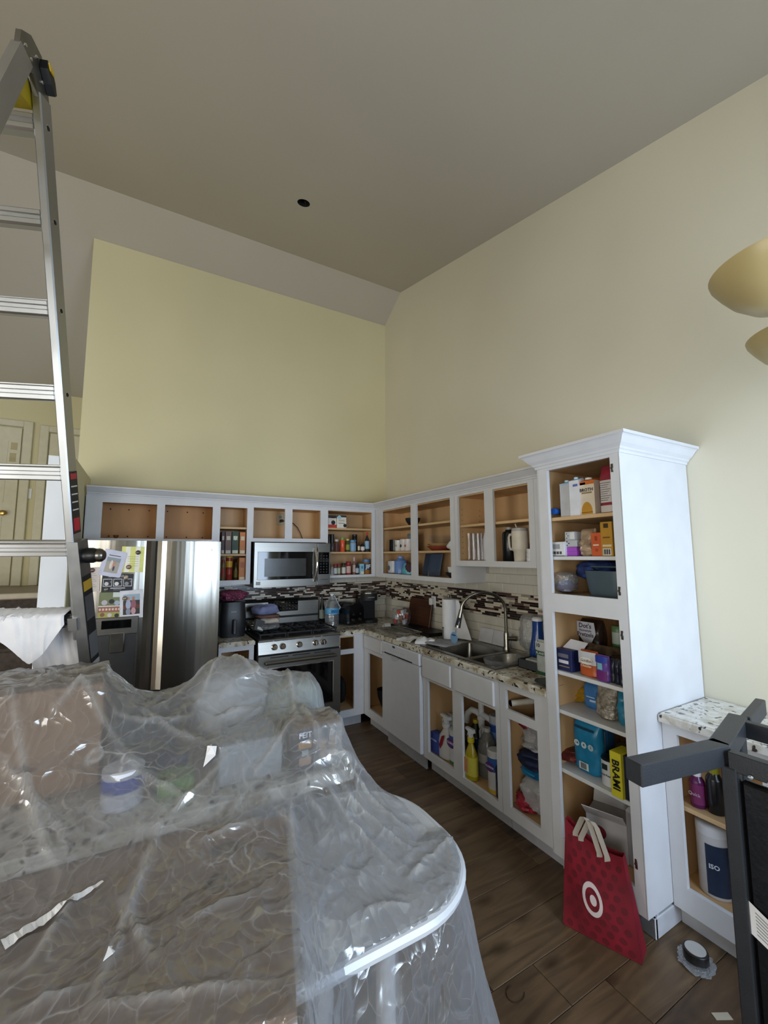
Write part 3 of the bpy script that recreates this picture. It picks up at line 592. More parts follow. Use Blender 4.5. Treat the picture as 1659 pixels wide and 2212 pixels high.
# papers and magnets on the refrigerator door, each its own sheet
def surf_y(x):      # front of the bowed door at local x
    q = x/(mid-.004); return FY-.016*(1-(2*q-1)**2)
def card(name, label, cat, u0, v0, u1, v1, m, rot=0., lift=.001, rnd=0.):
    pc = at((u0+u1)/2, (v0+v1)/2, 'y', FY-.014); p0 = at(u0, v0, 'y', FY-.014); p1 = at(u1, v1, 'y', FY-.014)
    w_, h_ = abs(p1[0]-p0[0]), abs(p0[2]-p1[2]); t = thing(name, label, cat, (pc[0], FY-.0175-lift, pc[2])); t.rotation_euler = (0, rot, 0)
    if rnd:
        poly = []
        for cx_, cz_, a0 in ((w_/2-rnd, h_/2-rnd, 0), (-w_/2+rnd, h_/2-rnd, 90), (-w_/2+rnd, -h_/2+rnd, 180), (w_/2-rnd, -h_/2+rnd, 270)):
            for k in range(5): a = math.radians(a0+k*22.5); poly.append((cx_+rnd*math.cos(a), cz_+rnd*math.sin(a)))
        MB().prism(poly, -.0012, 0, ax='y').obj('sheet', m, t)
    else: MB().box(-w_/2, w_/2, -.0008, 0, -h_/2, h_/2).obj('sheet', m, t)
    return t, w_, h_
def blot(t, x0, x1, z0, z1, col, y=-.0016, name='printed_panel'): return MB().box(x0, x1, y, y+.0006, z0, z1).obj(name, C(col, .5), t)
def disc(t, x, z, rx, rz, col, y=-.002, name='printed_shape'):
    b_ = MB().prism([(x+rx*math.cos(a*math.pi/8), z+rz*math.sin(a*math.pi/8)) for a in range(16)], y, y+.0005, ax='y'); return b_.obj(name, C(col, .5), t)
t, w_, h_ = card('snapshot', 'small portrait snapshot of someone in a green shirt on the refrigerator', 'photo', 200, 1185, 217, 1212, C('70798a', .4), -.12)
disc(t, 0, .005, .014, .02, 'b98d78'); disc(t, 0, .022, .015, .012, '2c211c', -.0024); blot(t, -w_/2, w_/2, -h_/2, -.02, '4d6450', -.0026)
t, w_, h_ = card('photo_frame_magnet', 'pale lilac rounded photo card of a beach couple on the refrigerator', 'photo', 221, 1189, 267, 1245, C('c9cbe0', .4), .2, .004, .012)
blot(t, -w_*.3, w_*.3, -h_*.36, h_*.22, 'a9a49a'); blot(t, -w_*.3, w_*.3, h_*.06, h_*.22, '8d98a0', -.002); blot(t, -w_*.26, w_*.26, h_*.28, h_*.31, '46423f')
disc(t, -.008, -.01, .010, .032, 'd9cfc6', -.0024); disc(t, .008, -.012, .009, .03, 'c48f7c', -.0026); disc(t, .012, -.035, .006, .018, '3a4458', -.0028)
t, w_, h_ = card('invitation_card', 'yellow and white striped invitation card on the refrigerator', 'card', 263.7, 1181, 309.5, 1236, C('dfe187', .5), 0.02)
for a in (-.32, .12): blot(t, w_*a, w_*(a+.2), -h_*.49, h_*.49, 'efeee4')
for k in range(5): blot(t, -w_*.22, w_*.26, h_*(.1-.09*k), h_*(.115-.09*k), 'b9b27a', -.0022, 'printed_line')
t, w_, h_ = card('receipt', 'long pinkish paper receipt on the refrigerator edge', 'paper', 184, 1226, 214, 1278, C('d9cdc6', .7), -.03)
for k in range(9): blot(t, -w_*.3, w_*(.1+.2*((k*7) % 3)/2), h_*(.3-.075*k), h_*(.315-.075*k), '9b8f8c', -.0022, 'printed_line')
t, w_, h_ = card('save_the_date_card', 'black save the date card with three small photos on the refrigerator', 'card', 221.5, 1241, 287, 1278, C('23232a', .4), 0.02, .002)
for k in range(3):
    x = -w_*.32+k*w_*.32; MB().frame(x-w_*.14, x+w_*.14, -h_*.18, h_*.24, [(x-w_*.125, x+w_*.125, -h_*.15, h_*.21)], -.002, -.001).obj('photo_border', C('d8d8dc', .5), t)
    disc(t, x-.006, -h_*.03, w_*.07, h_*.1, ('c8c8cc', 'd9d9dd', '8c8c92')[k]); disc(t, x+.02, h_*.08, w_*.03, h_*.06, '77777d')
text('Save the Date', .02, C('e0e0e4', .5), t, (0, -.0024, h_*.38), shear=.2, wide=w_*.62); blot(t, -w_*.22, w_*.25, -h_*.3, -h_*.25, 'c8c8cc'); blot(t, -w_*.12, w_*.14, -h_*.38, -h_*.355, '9a9aa0')
t, w_, h_ = card('collage_print', 'family photo collage print with brown banner on the refrigerator', 'photo', 214.6, 1280, 260.7, 1334, C('77805a', .4), 0.02)
blot(t, -w_*.5, w_*.5, -h_*.18, -h_*.02, 'd9d9d6'); blot(t, -w_*.5, w_*.5, -h_*.26, -h_*.06, '9c6656', -.002)
blot(t, -w_*.5, w_*.5, -h_*.5, -h_*.27, 'a9a45c'); blot(t, w_*.1, w_*.5, h_*.3, h_*.5, 'cfd8d4')
for x, z, r, c in ((-.25, .1, .13, 'c3b9c4'), (.06, .14, .12, '2c2c33'), (.3, .08, .12, 'a9b4c6'), (-.3, -.36, .1, '8a5a46'), (.02, -.38, .1, 'cfc9c9'), (.33, -.4, .1, '30302e')): disc(t, w_*x, h_*z, w_*r, w_*r, c, -.0026)
for k in range(7): disc(t, w_*(-.42+.14*k), -h_*.16, w_*.05, h_*.045, 'dcc4b8', -.0028)
t, w_, h_ = card('bordered_photo', 'white bordered photo of two people outdoors on the refrigerator', 'photo', 260.7, 1276, 307.4, 1334, C('dcdde6', .5), -.04, .003)
blot(t, -w_*.36, w_*.36, -h_*.36, h_*.36, '3d3733'); blot(t, -w_*.36, w_*.36, h_*.14, h_*.36, '9fb4c4', -.002); blot(t, -w_*.36, w_*.36, -h_*.16, -h_*.02, '6c4038', -.0022)
disc(t, -.02, -.0, .016, .035, 'a9b3cc', -.0026); disc(t, -.02, .042, .01, .012, 'b98f7c', -.0028); disc(t, .012, -.0, .017, .035, '99616c', -.003); disc(t, .012, .044, .01, .012, 'b08874', -.0032); disc(t, .012, -.048, .015, .024, 'cda0a4', -.0032); disc(t, -.02, -.05, .015, .024, '8c93a6', -.003)
for k, (zx, zy, c, wh) in enumerate(((990, 808, '4b4038', 'on the striped invitation, upper'), (922, 912, '8c6a58', 'on the striped invitation, lower'), (903, 985, 'a89a88', 'at the top edge of the black card'), (762, 1072, '5c5c52', 'at the bottom edge of the black card'), (895, 1137, '7c7060', 'on the white bordered photo'), (660, 935, '6a4c40', 'holding up the receipt'))):
    pm_ = at(zx*.3014, 950+zy*.3014, 'y', FY-.02); m_ = thing('round_magnet', 'small round glass dome magnet '+wh, 'magnet', (pm_[0], FY-.0235, pm_[2]))
    MB().lathe([(0, -.009), (.010, -.0075), (.0155, -.003), (.016, 0)], ax='y', seg=18).obj('dome', mat('magnet_%d' % k, c, .1, var=.5, scale=60, coat=1.), m_)
    MB().lathe([(.0165, -.001), (.0165, .002)], ax='y', seg=18).obj('backing', M_black, m_)

# ------------------------------------------------------------------ range
RX0, RX1 = -1.664, -.872; RWD = .762; rx = -1.648
rg = thing('gas_range', 'stainless steel gas range with five round knobs', 'range', (rx, -.655, 0))
def rl(u, v, y=-.655): p_ = at(u, v, 'y', y); return p_[0]-rx, p_[2]
MB().box(0, RWD, .03, .62, .03, .895, b=.004).obj('body', M_matblack, rg)
MB().box(0, RWD, -.01, .64, .895, .915, b=.008).obj('cooktop', M_matblack, rg)
MB().prism([(-.012, .79), (.03, .79), (.03, .905), (.012, .905)], 0, RWD, ax='x').obj('control_panel', M_steelh, rg)
MB().box(0, RWD, -.02, .04, .895, .917, b=.006).obj('front_lip', M_steelh, rg)
for u in (594, 612, 648, 683, 700):
    x, z = rl(u, {594: 1405, 612: 1402, 648: 1397, 683: 1392, 700: 1389}[u], -.68)
    k = MB().lathe([(0, -.036), (.017, -.036), (.0215, -.031), (.0225, -.01), (.027, -.006), (.027, 0)], x, -.004, .845, ax='y', seg=20).obj('knob', M_chrome, rg); MB().box(x-.004, x+.004, -.046, -.038, .828, .862, b=.001).obj('grip', M_chrome, k)
dr = MB().frame(0, RWD, .19, .775, [(.075, RWD-.075, .30, .665)], -.02, .0).obj('oven_door', M_steelh, rg)
MB().box(.07, RWD-.07, -.012, .0, .295, .67).obj('oven_window', M_blackg, dr)
MB().frame(.07, RWD-.07, .293, .672, [(.078, RWD-.078, .301, .664)], -.0225, -.0205).obj('window_trim', M_chrome, dr)
MB().tube([(.06, -.02, .718), (.06, -.058, .722), (RWD-.06, -.058, .722), (RWD-.06, -.02, .718)], .013).box(.05, RWD-.05, -.068, -.048, .708, .736, b=.008).obj('handle', M_steelh, dr)
b = MB()
for k in range(3): b.box(.10+k*.2, .26+k*.2, -.0215, -.0198, .756, .762)
b.obj('vent_slot', C('050505', .8), dr)
MB().box(0, RWD, -.018, .02, .035, .18, b=.006).obj('storage_drawer', M_steelh, rg)
MB().box(.01, RWD-.01, -.0005, .02, .18, .19).obj('shadow_gap', M_black, rg)
bg = MB().prism([(.575, .915), (.64, .915), (.64, 1.19), (.60, 1.20), (.582, 1.17)], 0, RWD, ax='x').obj('backguard', M_steelh, rg)
MB().box(.225, .535, .572, .585, 1.072, 1.192, b=.004).obj('control_display', M_blackg, bg); text('8:00', .018, C('b9b45c', .4), bg, (.375, .5712, 1.165))
b = MB()
for i in range(9):
    for j in range(3):
        if 3 <= i <= 4 and j == 2: continue
        b.box(.245+i*.033, .252+i*.033, .5705, .5725, 1.095+j*.03, 1.099+j*.03)
b.obj('touch_key', C('8c8c86', .5), bg); MB().box(.0, RWD, .574, .581, 1.01, 1.03).obj('backguard_slot', C('101010', .6), bg)
for k, (cx_, cy_) in enumerate(((.15, .17), (.15, .43), (.38, .30), (.61, .17), (.61, .43))):
    b = MB().cyl(cx_, cy_, .915, .928, .045, .04, mi=0); b.cyl(cx_, cy_, .928, .936, .033, .03); b.obj('burner', M_black, rg)
for k in range(3):
    x0 = .02+k*.243; x1 = x0+.236; b = MB()
    for a_, c_ in (((x0, .03), (x1, .03)), ((x1, .03), (x1, .56)), ((x1, .56), (x0, .56)), ((x0, .56), (x0, .03)), ((x0, .295), (x1, .295)), (((x0+x1)/2, .03), ((x0+x1)/2, .56))):
        b.bar((*a_, .952), (*c_, .952), .011, .012)
    for sx in (x0+.006, x1-.006):
        for yy in (.04, .55): b.bar((sx, yy, .915), (sx, yy, .95), .01, .01, up=(0, 1, 0))
    for q in range(4):
        a_ = q*math.pi/2+math.pi/4
        for yy in (.17, .43): b.bar(((x0+x1)/2+.03*math.cos(a_), yy+.03*math.sin(a_), .953), ((x0+x1)/2+.10*math.cos(a_), yy+.10*math.sin(a_), .953), .009, .01)
    b.obj('grate', M_matblack, rg)
# ------------------------------------------------------------------ microwave
mx = rx-.0; mw = thing('microwave', 'stainless over-the-range microwave with curved bar handle', 'microwave', (mx+.002, -.40, 1.345))
MWW, MWH = .757, .423
MB().box(0, MWW, .02, .395, .0, MWH, b=.004).obj('body', M_steeld, mw)
dd = MB().frame(0, .615, .003, MWH-.003, [(.035, .52, .075, .325)], -.006, .018).obj('door', M_steelh, mw)
MB().box(.03, .575, -.0085, .012, .07, .335, b=.002).obj('door_glass', M_blackg, dd); MB().box(.095, .50, -.0095, -.008, .10, .27).obj('screen', mat('microwave_mesh_screen', '33322f', .2, var=.1), dd)
MB().box(.62, MWW, -.006, .018, .003, MWH-.003, b=.003).obj('control_side', M_steelh, mw)
cp = MB().box(.632, MWW-.012, -.0085, -.005, .11, .33, b=.002).obj('keypad', M_blackg, mw)
b = MB()
for i in range(3):
    for j in range(7): b.box(.648+i*.031, .664+i*.031, -.0092, -.0084, .125+j*.027, .138+j*.027)
b.obj('key', C('1f2022', .4), mw)
hp = [(.592+.006*math.sin(math.pi*k/12), -.012-.052*math.sin(math.pi*k/12), .045+.33*k/12) for k in range(13)]
MB().tube(hp, .013, 10).obj('handle', M_chrome, mw)
MB().box(.02, .06, -.008, -.0058, .025, .055).obj('badge', C('8a8882', .3), mw); MB().box(.65, .74, -.008, -.0058, .055, .06).obj('brand_strip', M_chrome, mw)
MB().box(.05, MWW-.05, .05, .33, -.006, .0).obj('vent_filter', M_steeld, mw)
# ------------------------------------------------------------------ dishwasher
dw = thing('dishwasher', 'white dishwasher with a dark slot handle beside the sink cabinet', 'dishwasher', (-.62, -1.008, 0), RW)
DWW = .608; M_dw = mat('dishwasher_enamel', 'd0d2da', .28, var=.02)
MB().box(.01, DWW-.01, .03, .60, .1, .70).obj('body', M_whitep, dw)
do = MB().box(0, DWW, -.006, .03, .115, .77, b=.008).obj('door', M_dw, dw)
cn = MB().box(0, DWW, -.012, .03, .774, .872, b=.008).obj('control_panel', M_dw, dw)
MB().box(.06, DWW-.1, -.0135, -.011, .778, .787).obj('handle_slot', C('15161a', .5), cn); MB().box(.20, .24, -.0135, -.0118, .845, .862).obj('badge', C('3b4658', .4), cn)
b = MB()
for i in range(7): b.cyl(.14+i*.04, .82, -.0133, -.012, .0035, ax='y', seg=8)
b.obj('indicator', C('9aa0aa', .4), cn); MB().prism([(.22+.07*math.cos(a*math.pi/10), .778+.045*math.sin(-a*math.pi/10)) for a in range(11)], -.0075, -.0055, ax='y').obj('grip_recess', mat('grip_recess_white', 'bfc1c9', .4), do)
MB().box(.01, DWW-.01, .05, .065, 0, .105).obj('toe_panel', mat('toe_panel_grey', 'a4a6ac', .5), dw)

# ------------------------------------------------------------------ sink and tap
sk = thing('kitchen_sink', 'double bowl stainless steel drop-in sink', 'sink', (0, 0, CZ1))
b = MB(); rim = .028
bowls = [(-.535, -.15, -2.06, -1.655), (-.535, -.15, -2.35, -2.09)]
xs = [-.572, -.075]; ys = [-2.385, -1.545]
fr_h = [(a, b_, c, d) for a, b_, c, d in bowls]
m0 = MB(); m0.M = Matrix(((1, 0, 0, 0), (0, 0, 1, 0), (0, 1, 0, 0), (0, 0, 0, 1)))
m0.frame(xs[0], xs[1], ys[0], ys[1], fr_h, .001, .007); m0.obj('deck', M_steelh, sk)
for k, (a, b_, c, d) in enumerate(bowls):
    q = MB(); dep = -.19 if k == 0 else -.15; n = 24
    def loop(inset, z, rad):
        pts = []; x0, x1, y0, y1 = a+inset, b_-inset, c+inset, d-inset
        for cx_, cy_, a0 in ((x1-rad, y1-rad, 0), (x0+rad, y1-rad, 90), (x0+rad, y0+rad, 180), (x1-rad, y0+rad, 270)):
            for j in range(6): an = math.radians(a0+j*18); pts.append((cx_+rad*math.cos(an), cy_+rad*math.sin(an), z))
        return pts
    L_ = [loop(0, .006, .012), loop(.004, 0, .03), loop(.012, dep*.5, .05), loop(.02, dep+.03, .055), loop(.05, dep, .05)]
    m_ = len(L_[0])
    for i in range(4): q.add(L_[i]+L_[i+1], [(j, (j+1) % m_, m_+(j+1) % m_, m_+j) for j in range(m_)], 0, True)
    q.add(L_[4], [list(range(m_))]); q.obj('bowl', mat('sink_steel', '85837f', .28, 1., var=.08, scale=6, bump=.02), sk, fix=False)
    MB().lathe([(.045, dep+.001), (.045, dep+.004), (.03, dep+.003), (0, dep-.004)], (a+b_)/2, (c+d)/2).obj('drain', M_chrome, sk)
pf = at(1107, 1405, 'z', CZ1+.007); fx_, fy_ = -.108, -2.03
fa = thing('kitchen_faucet', 'tall brushed steel gooseneck kitchen faucet with pull-down head', 'faucet', (fx_, fy_, CZ1+.007))
MB().lathe([(.03, 0), (.03, .01), (.022, .03), (.02, .12), (.016, .135)]).obj('base', M_steel, fa)
tip = at(1030, 1330, 'x', -.36); hd = Vector((-.30, .16, 0))
path = [(0, 0, .12), (0, 0, .30)]+[(hd.x*(1-math.cos(math.pi*k/14))/2, hd.y*(1-math.cos(math.pi*k/14))/2, .30+.13*math.sin(math.pi*k/14)) for k in range(1, 14)]+[(hd.x, hd.y, .30)]
MB().tube(path, .0125, 12).obj('neck', M_steel, fa)
MB().tube([(hd.x, hd.y, .305), (hd.x-.012, hd.y+.006, .25), (hd.x-.03, hd.y+.014, .17)], [.015, .018, .022], 12).obj('spray_head', M_steel, fa)
MB().tube([(hd.x-.022, hd.y+.0, .245), (hd.x-.04, hd.y+.008, .19)], [.012, .013], 8).obj('spray_button', M_black, fa)
lv = MB().tube([(0, 0, .085), (.02, -.05, .09), (.03, -.075, .092)], [.014, .016, .018], 10).obj('lever', M_steeld, fa)

# ------------------------------------------------------------------ kinds of groceries (local front = -y, base at z = 0)
def k_bottle(t, w, h, d, body='6a4a2a', cap='202020', lab=None, neck=.4, capr=.45, caph=.1, shoulder=.75, bm=None, labz=(.15, .55), txt=None):
    r = w/2; hb = h*(1-caph)
    bmat = bm or C(body, .25)
    MB().lathe([(r*.92, 0), (r, h*.02), (r, hb*shoulder), (r*.9, hb*(shoulder+.06)), (r*neck*1.1, hb*.95), (r*neck, hb)], seg=18).obj('body', bmat, t)
    MB().lathe([(r*capr, hb*.985), (r*capr, h*.99), (r*capr*.9, h)], seg=16).obj('cap', C(cap, .35), t)
    if lab: MB().lathe([(r*1.012, h*labz[0]), (r*1.012, h*labz[1])], seg=18).obj('label', C(lab, .5), t)
    if txt: text(txt[0], .02, C(txt[1], .5), t, (0, -r*1.03, h*(labz[0]+labz[1])/2), wide=w*.8)
def k_jar(t, w, h, d, body='8a4a2a', cap='b0b0b0', lab='e8e4dc', caph=.18, txt=None, bm=None, labz=(.15, .65)):
    r = w/2; MB().lathe([(r*.9, 0), (r*.97, h*.03), (r*.97, h*(1-caph)*.9), (r*.8, h*(1-caph))], seg=20).obj('jar', bm or C(body, .2), t)
    MB().lathe([(r, h*(1-caph)), (r, h*.985), (r*.93, h)], seg=20).obj('lid', C(cap, .35), t)
    if lab: MB().lathe([(r*.985, h*labz[0]), (r*.985, h*labz[1])], seg=20).obj('label', C(lab, .5), t)
    if txt: text(txt[0], .02, C(txt[1], .5), t, (0, -r*1.01, h*(labz[0]+labz[1])/2), wide=w*.7, bold=.02)
def k_canister(t, w, h, d, body='e6e6e8', cap='e6e6e8', bands=(), txt=None, caph=.14):
    r = w/2; MB().lathe([(r*.96, 0), (r, h*.01), (r, h*(1-caph))], seg=22).obj('body', C(body, .35), t)
    MB().lathe([(r*1.01, h*(1-caph)), (r*1.01, h*.98), (r*.9, h), (r*.5, h)], seg=22).obj('lid', C(cap, .35), t)
    for z0, z1, c in bands: MB().lathe([(r*1.008, h*z0), (r*1.008, h*z1)], seg=22).obj('label_band', C(c, .4), t)
    if txt: text(txt[0], .02, C(txt[1], .5), t, (0, -r*1.03, h*txt[2]), wide=w*.78, bold=.03)
def k_box(t, w, h, d, body='c07030', panels=(), txt=(), dots=(), rnd=.0015, side=None):
    MB().box(-w/2, w/2, -d/2, d/2, 0, h, b=rnd).obj('carton', C(body, .5), t)
    for x0, x1, z0, z1, c in panels: MB().box(w*x0, w*x1, -d/2-.0008, -d/2, h*z0, h*z1).obj('printed_panel', C(c, .5), t)
    for s_, x, z, wd, c in txt: text(s_, .02, C(c, .5), t, (w*x, -d/2-.0014, h*z), wide=w*wd, bold=.02)
    for x, z, r, c in dots: MB().lathe([(0, -.0006), (w*r, -.0006), (w*r, .0)], w*x, -d/2-.0006, h*z, ax='y', seg=12).obj('printed_dot', C(c, .5), t)
def k_barcode(t, w, h, d, x=0., z=.1, bw=.4, bh=.1):
    MB().box(w*(x-bw/2), w*(x+bw/2), -d/2-.0008, -d/2-.0002, h*z, h*(z+bh)).obj('barcode_patch', C('d9d9d9', .5), t)
    b_ = MB(); n = 9
    for i in range(n): xx = w*(x-bw*.42+bw*.84*i/n); b_.box(xx, xx+w*bw*.04*(1+(i*5) % 3*.5), -d/2-.0014, -d/2-.0008, h*(z+bh*.12), h*(z+bh*.88))
    b_.obj('barcode', C('1a1a1a', .5), t)
def k_carton(t, w, h, d, body='e4e4e8', top='9fb6d8', cap='efefef', panels=(), txt=(), capx=0., bar=False):
    hb = h*.9; MB().box(-w/2, w/2, -d/2, d/2, 0, hb).obj('carton', C(body, .4), t)
    MB().add([(-w/2, -d/2, hb), (w/2, -d/2, hb), (w/2, d/2, hb), (-w/2, d/2, hb), (-w/2, d*.15, h*.965), (w/2, d*.15, h*.965)], [(0, 1, 5, 4), (2, 3, 4, 5), (1, 2, 5), (3, 0, 4)]).obj('gable', C(top, .4), t)
    MB().lathe([(w*.2, 0), (w*.2, h*.05), (w*.18, h*.055)], w*capx, -d*.12, h*.935, seg=14).obj('cap', C(cap, .3), t)
    for x0, x1, z0, z1, c in panels: MB().box(w*x0, w*x1, -d/2-.0008, -d/2, h*z0, h*z1).obj('printed_panel', C(c, .5), t)
    for s_, x, z, wd, c in txt: text(s_, .02, C(c, .5), t, (w*x, -d/2-.0014, h*z), wide=w*wd, bold=.03)
    if bar: k_barcode(t, w, h, d, .0, .03, .4, .1)
def pillow(w, h, d, seed=0, crump=.12, top=.25, n=18, m=16):
    """a standing pouch: full below, pinched to a seam at the top"""
    b_ = MB()
    def f(u, v):
        a = 2*math.pi*u; z = v
        k = min(1., (1-v)/top) if v > 1-top else 1.; k = k**.6; kb = min(1, v/.06+.75)
        sx = (abs(math.cos(a))**.6)*(1 if math.cos(a) >= 0 else -1); sy = (abs(math.sin(a))**.7)*(1 if math.sin(a) >= 0 else -1)
        x = sx*w/2*(1-.06*(1-k))*kb; y_ = sy*d/2*max(k, .06)*kb
        q = crump*min(w, d)
        return (x+q*nz(a*1.1+seed, v*5, seed)*.5, y_+q*nz(a*1.4+seed*3, v*6, 7+seed)*max(k, .25), z*h)
    b_.grid(f, n, m, wrap=True); b_.add([f(i/n, 0) for i in range(n)], [list(range(n))]); b_.add([f(i/n, 1) for i in range(n)], [list(range(n))])
    return b_
def k_pouch(t, w, h, d, body='3f7fae', panels=(), txt=(), seed=1, crump=.12, bm=None, bar=False, top=.25, dots=()):
    pillow(w, h, d, seed, crump, top).obj('pouch', bm or mat('pouch_'+body, body, .3, var=.12, scale=25, bump=.25, bscale=30), t)
    yf = -d/2-.0025-crump*min(w, d)*.5
    for x0, x1, z0, z1, c in panels:
        MB().grid(lambda u, v: (w*(x0+(x1-x0)*u), yf*(1-.25*abs(2*(x0+(x1-x0)*u))**3)+.001, h*(z0+(z1-z0)*v)), 7, 3).obj('printed_panel', C(c, .4), t)
    for s_, x, z, wd, c in txt: text(s_, .02, C(c, .5), t, (w*x, yf-.002, h*z), wide=w*wd, bold=.02)
    for x, z, r, c in dots: MB().lathe([(0, -.0006), (w*r, -.0006), (w*r, .0)], w*x, yf-.001, h*z, ax='y', seg=14).obj('printed_dot', C(c, .5), t)
def crumple(w, h, d, seed=0, amp=.25, n=26, m=18):
    b_ = MB()
    def f(u, v):
        a = 2*math.pi*u; p = math.pi*(v-.5); c = math.cos(p)
        k = 1+amp*(nz(2.2*math.cos(a)*c+seed, 2.2*math.sin(a)*c, 2.5*math.sin(p)+seed)+.6*nz(5*math.cos(a)*c+seed, 5*math.sin(a)*c, 5*math.sin(p)))
        sp = (abs(math.sin(p))**.75)*(1 if p > 0 else -1)
        return (w/2*math.cos(a)*c**.7*k, d/2*math.sin(a)*c**.7*k, max(0., h/2*(1+sp*(.85+.3*(k-1)))))
    b_.grid(f, n, m, wrap=True); return b_
def k_mug(t, w, h, d, body='e8e8e8', handle=1, txt=None, mark=None, inner=None):
    r = w*.44; MB().lathe([(0, .002), (r*.9, .002), (r, .008), (r, h), (r*.93, h), (r*.9, .012), (0, .010)], seg=22).obj('cup', C(body, .25), t)
    if handle: MB().tube([(handle*(r*.95), 0, h*.78), (handle*(r+.022), 0, h*.76), (handle*(r+.03), 0, h*.5), (handle*(r+.02), 0, h*.27), (handle*(r*.95), 0, h*.22)], .0055, 8).obj('handle', C(body, .25), t)
    if txt: text(txt[0], .02, C(txt[1], .5), t, (0, -r*1.02, h*.5), wide=r*1.3)
    if mark: MB().lathe([(0, 0), (r*.35, 0), (r*.35, .001)], 0, -r*1.005, h*.45, ax='y', seg=14).obj('printed_mark', C(mark, .5), t)
def k_glass(t, w, h, d):
    r = w/2; MB().lathe([(0, .001), (r*.8, .001), (r, h), (r*.93, h), (r*.74, .012), (0, .012)], seg=20).obj('glass', M_glass, t)
def k_bowl(t, w, h, d, body='e8e8ea', m=None):
    r = w/2; MB().lathe([(0, .002), (r*.45, .002), (r*.55, .01), (r*.9, h*.6), (r, h), (r*.95, h), (r*.82, h*.55), (r*.4, .018), (0, .015)], seg=24).obj('bowl', m or C(body, .25), t)
def k_plate(t, w, h, d, body='e8e8ea'):
    r = w/2; MB().lathe([(0, 0), (r*.6, 0), (r, h), (r*.98, h*1.05), (r*.6, h*.4), (0, h*.4)], seg=26).obj('plate', C(body, .25), t)
KIND = dict(bottle=k_bottle, jar=k_jar, can=k_canister, box=k_box, carton=k_carton, pouch=k_pouch, mug=k_mug, glass=k_glass, bowl=k_bowl, plate=k_plate)
def IT(kind, name, label, cat, u0, u1, vt, zb, ax, val, d=None, rot=0., group=None, bar=None, **k):
    c, w, h = fit(u0, u1, vt, zb, ax, val)
    dd = d if d is not None else w
    off = dd/2 if kind in ('box', 'carton', 'pouch') else w/2
    loc = (c[0]+(off if ax == 'x' else 0), c[1]+(off if ax == 'y' else 0), zb+.0008)
    t = thing(name, label, cat, loc, (RW if ax == 'x' else 0.)+rot, group)
    if kind == 'box' and bar: KIND[kind](t, w, h, dd, **k); k_barcode(t, w, h, dd, *bar); return t, w, h, dd
    KIND[kind](t, w, h, dd, **k); return t, w, h, dd
YB = -.29                                  # fronts of the things in the back wall cabinets
Z0, Z1, Z2 = 1.4325, 1.6805, 1.9335
# --- spice cabinet
IT('box', 'bulb_box', 'red, white and black light bulb box on the top spice shelf', 'box', 708.8, 727, 1113.5, Z2, 'y', YB, d=.09, body='d9d3cc', panels=((-.5, .5, 0, .26, 'b8392f'), (-.5, .5, .78, 1, '2a2626'), (-.2, .25, .6, .85, 'cfc9c0')), dots=((.1, .42, .25, '1d1a1a'),))
IT('box', 'filter_box', 'white box with black and pale blue print on the top spice shelf', 'box', 728, 748, 1113.5, Z2, 'y', YB, d=.09, body='dedbd2', panels=((-.5, .5, .85, 1, '2c2b2b'), (-.35, .3, .36, .4, '4a4a46'), (-.35, .3, .52, .66, 'c3bda9')), dots=((-.25, .84, .2, '9cc0cf'), (.35, .2, .18, '1c1b1b')))
S2 = 'spices on the middle shelf'
IT('bottle', 'pepper_mill', 'tall black pepper mill at the end of the middle spice shelf', 'mill', 709.2, 714.6, 1154, Z1, 'y', YB, group=S2, body='17171a', cap='101012', neck=.9, capr=.85)
IT('bottle', 'salt_grinder', 'black-topped grinder with steel neck on the middle spice shelf', 'grinder', 715, 723, 1154, Z1, 'y', YB, group=S2, body='4a4642', cap='141416', neck=.7, capr=.95, caph=.5, shoulder=.8)
IT('jar', 'spice_jar', 'small spice jar with silver lid and plum label on the middle shelf', 'jar', 724.6, 732.6, 1165, Z1, 'y', YB, group=S2, body='6a4436', cap='bcb7ae', lab='5c3440')
IT('bottle', 'hot_sauce_bottle', 'bright orange-red sauce bottle with green lid on the spice shelf', 'bottle', 737, 746.5, 1161, Z1, 'y', YB, group=S2, body='e2583a', cap='6f9a3a', neck=.8, capr=.85, caph=.16, shoulder=.9)
IT('bottle', 'olive_jar', 'olive green bottle with pale yellow lid on the spice shelf', 'bottle', 748.5, 757, 1164, Z1, 'y', YB, group=S2, body='4c5022', cap='c8b45c', lab='8f9430', neck=.8, capr=.8, caph=.14)
IT('jar', 'mayonnaise_jar', 'wide jar with blue lid and blue and white label on the spice shelf', 'jar', 758, 772, 1166.5, Z1, 'y', YB, group=S2, body='8a8f92', cap='4f86b4', lab='7fa6c8', labz=(.1, .72))
IT('bottle', 'knife_roll', 'tall black canister behind the blue-lidded jar', 'canister', 763.5, 773.5, 1154.5, Z1, 'y', YB+.11, body='18181a', cap='131315', neck=.95, capr=.98, shoulder=.95)
IT('bottle', 'extract_bottle', 'thin extract bottle with striped label on the spice shelf', 'bottle', 774, 778.4, 1170, Z1, 'y', YB, group=S2, body='3a2a1e', cap='201a16', lab='d6c7a6')
IT('bottle', 'vanilla_bottle', 'dark round bottle with white label on the spice shelf', 'bottle', 781, 789.5, 1172, Z1, 'y', YB, group=S2, body='241c18', cap='1a1614', lab='d8d6d2', neck=.35, capr=.4)
IT('bottle', 'vinegar_bottle', 'tall dark bottle with red top and blue label on the spice shelf', 'bottle', 790.5, 800, 1150, Z1, 'y', YB, group=S2, body='2c2a30', cap='c0392b', lab='8fb2cc', neck=.3, capr=.32, caph=.14, shoulder=.6)
S1 = 'spices on the bottom shelf'
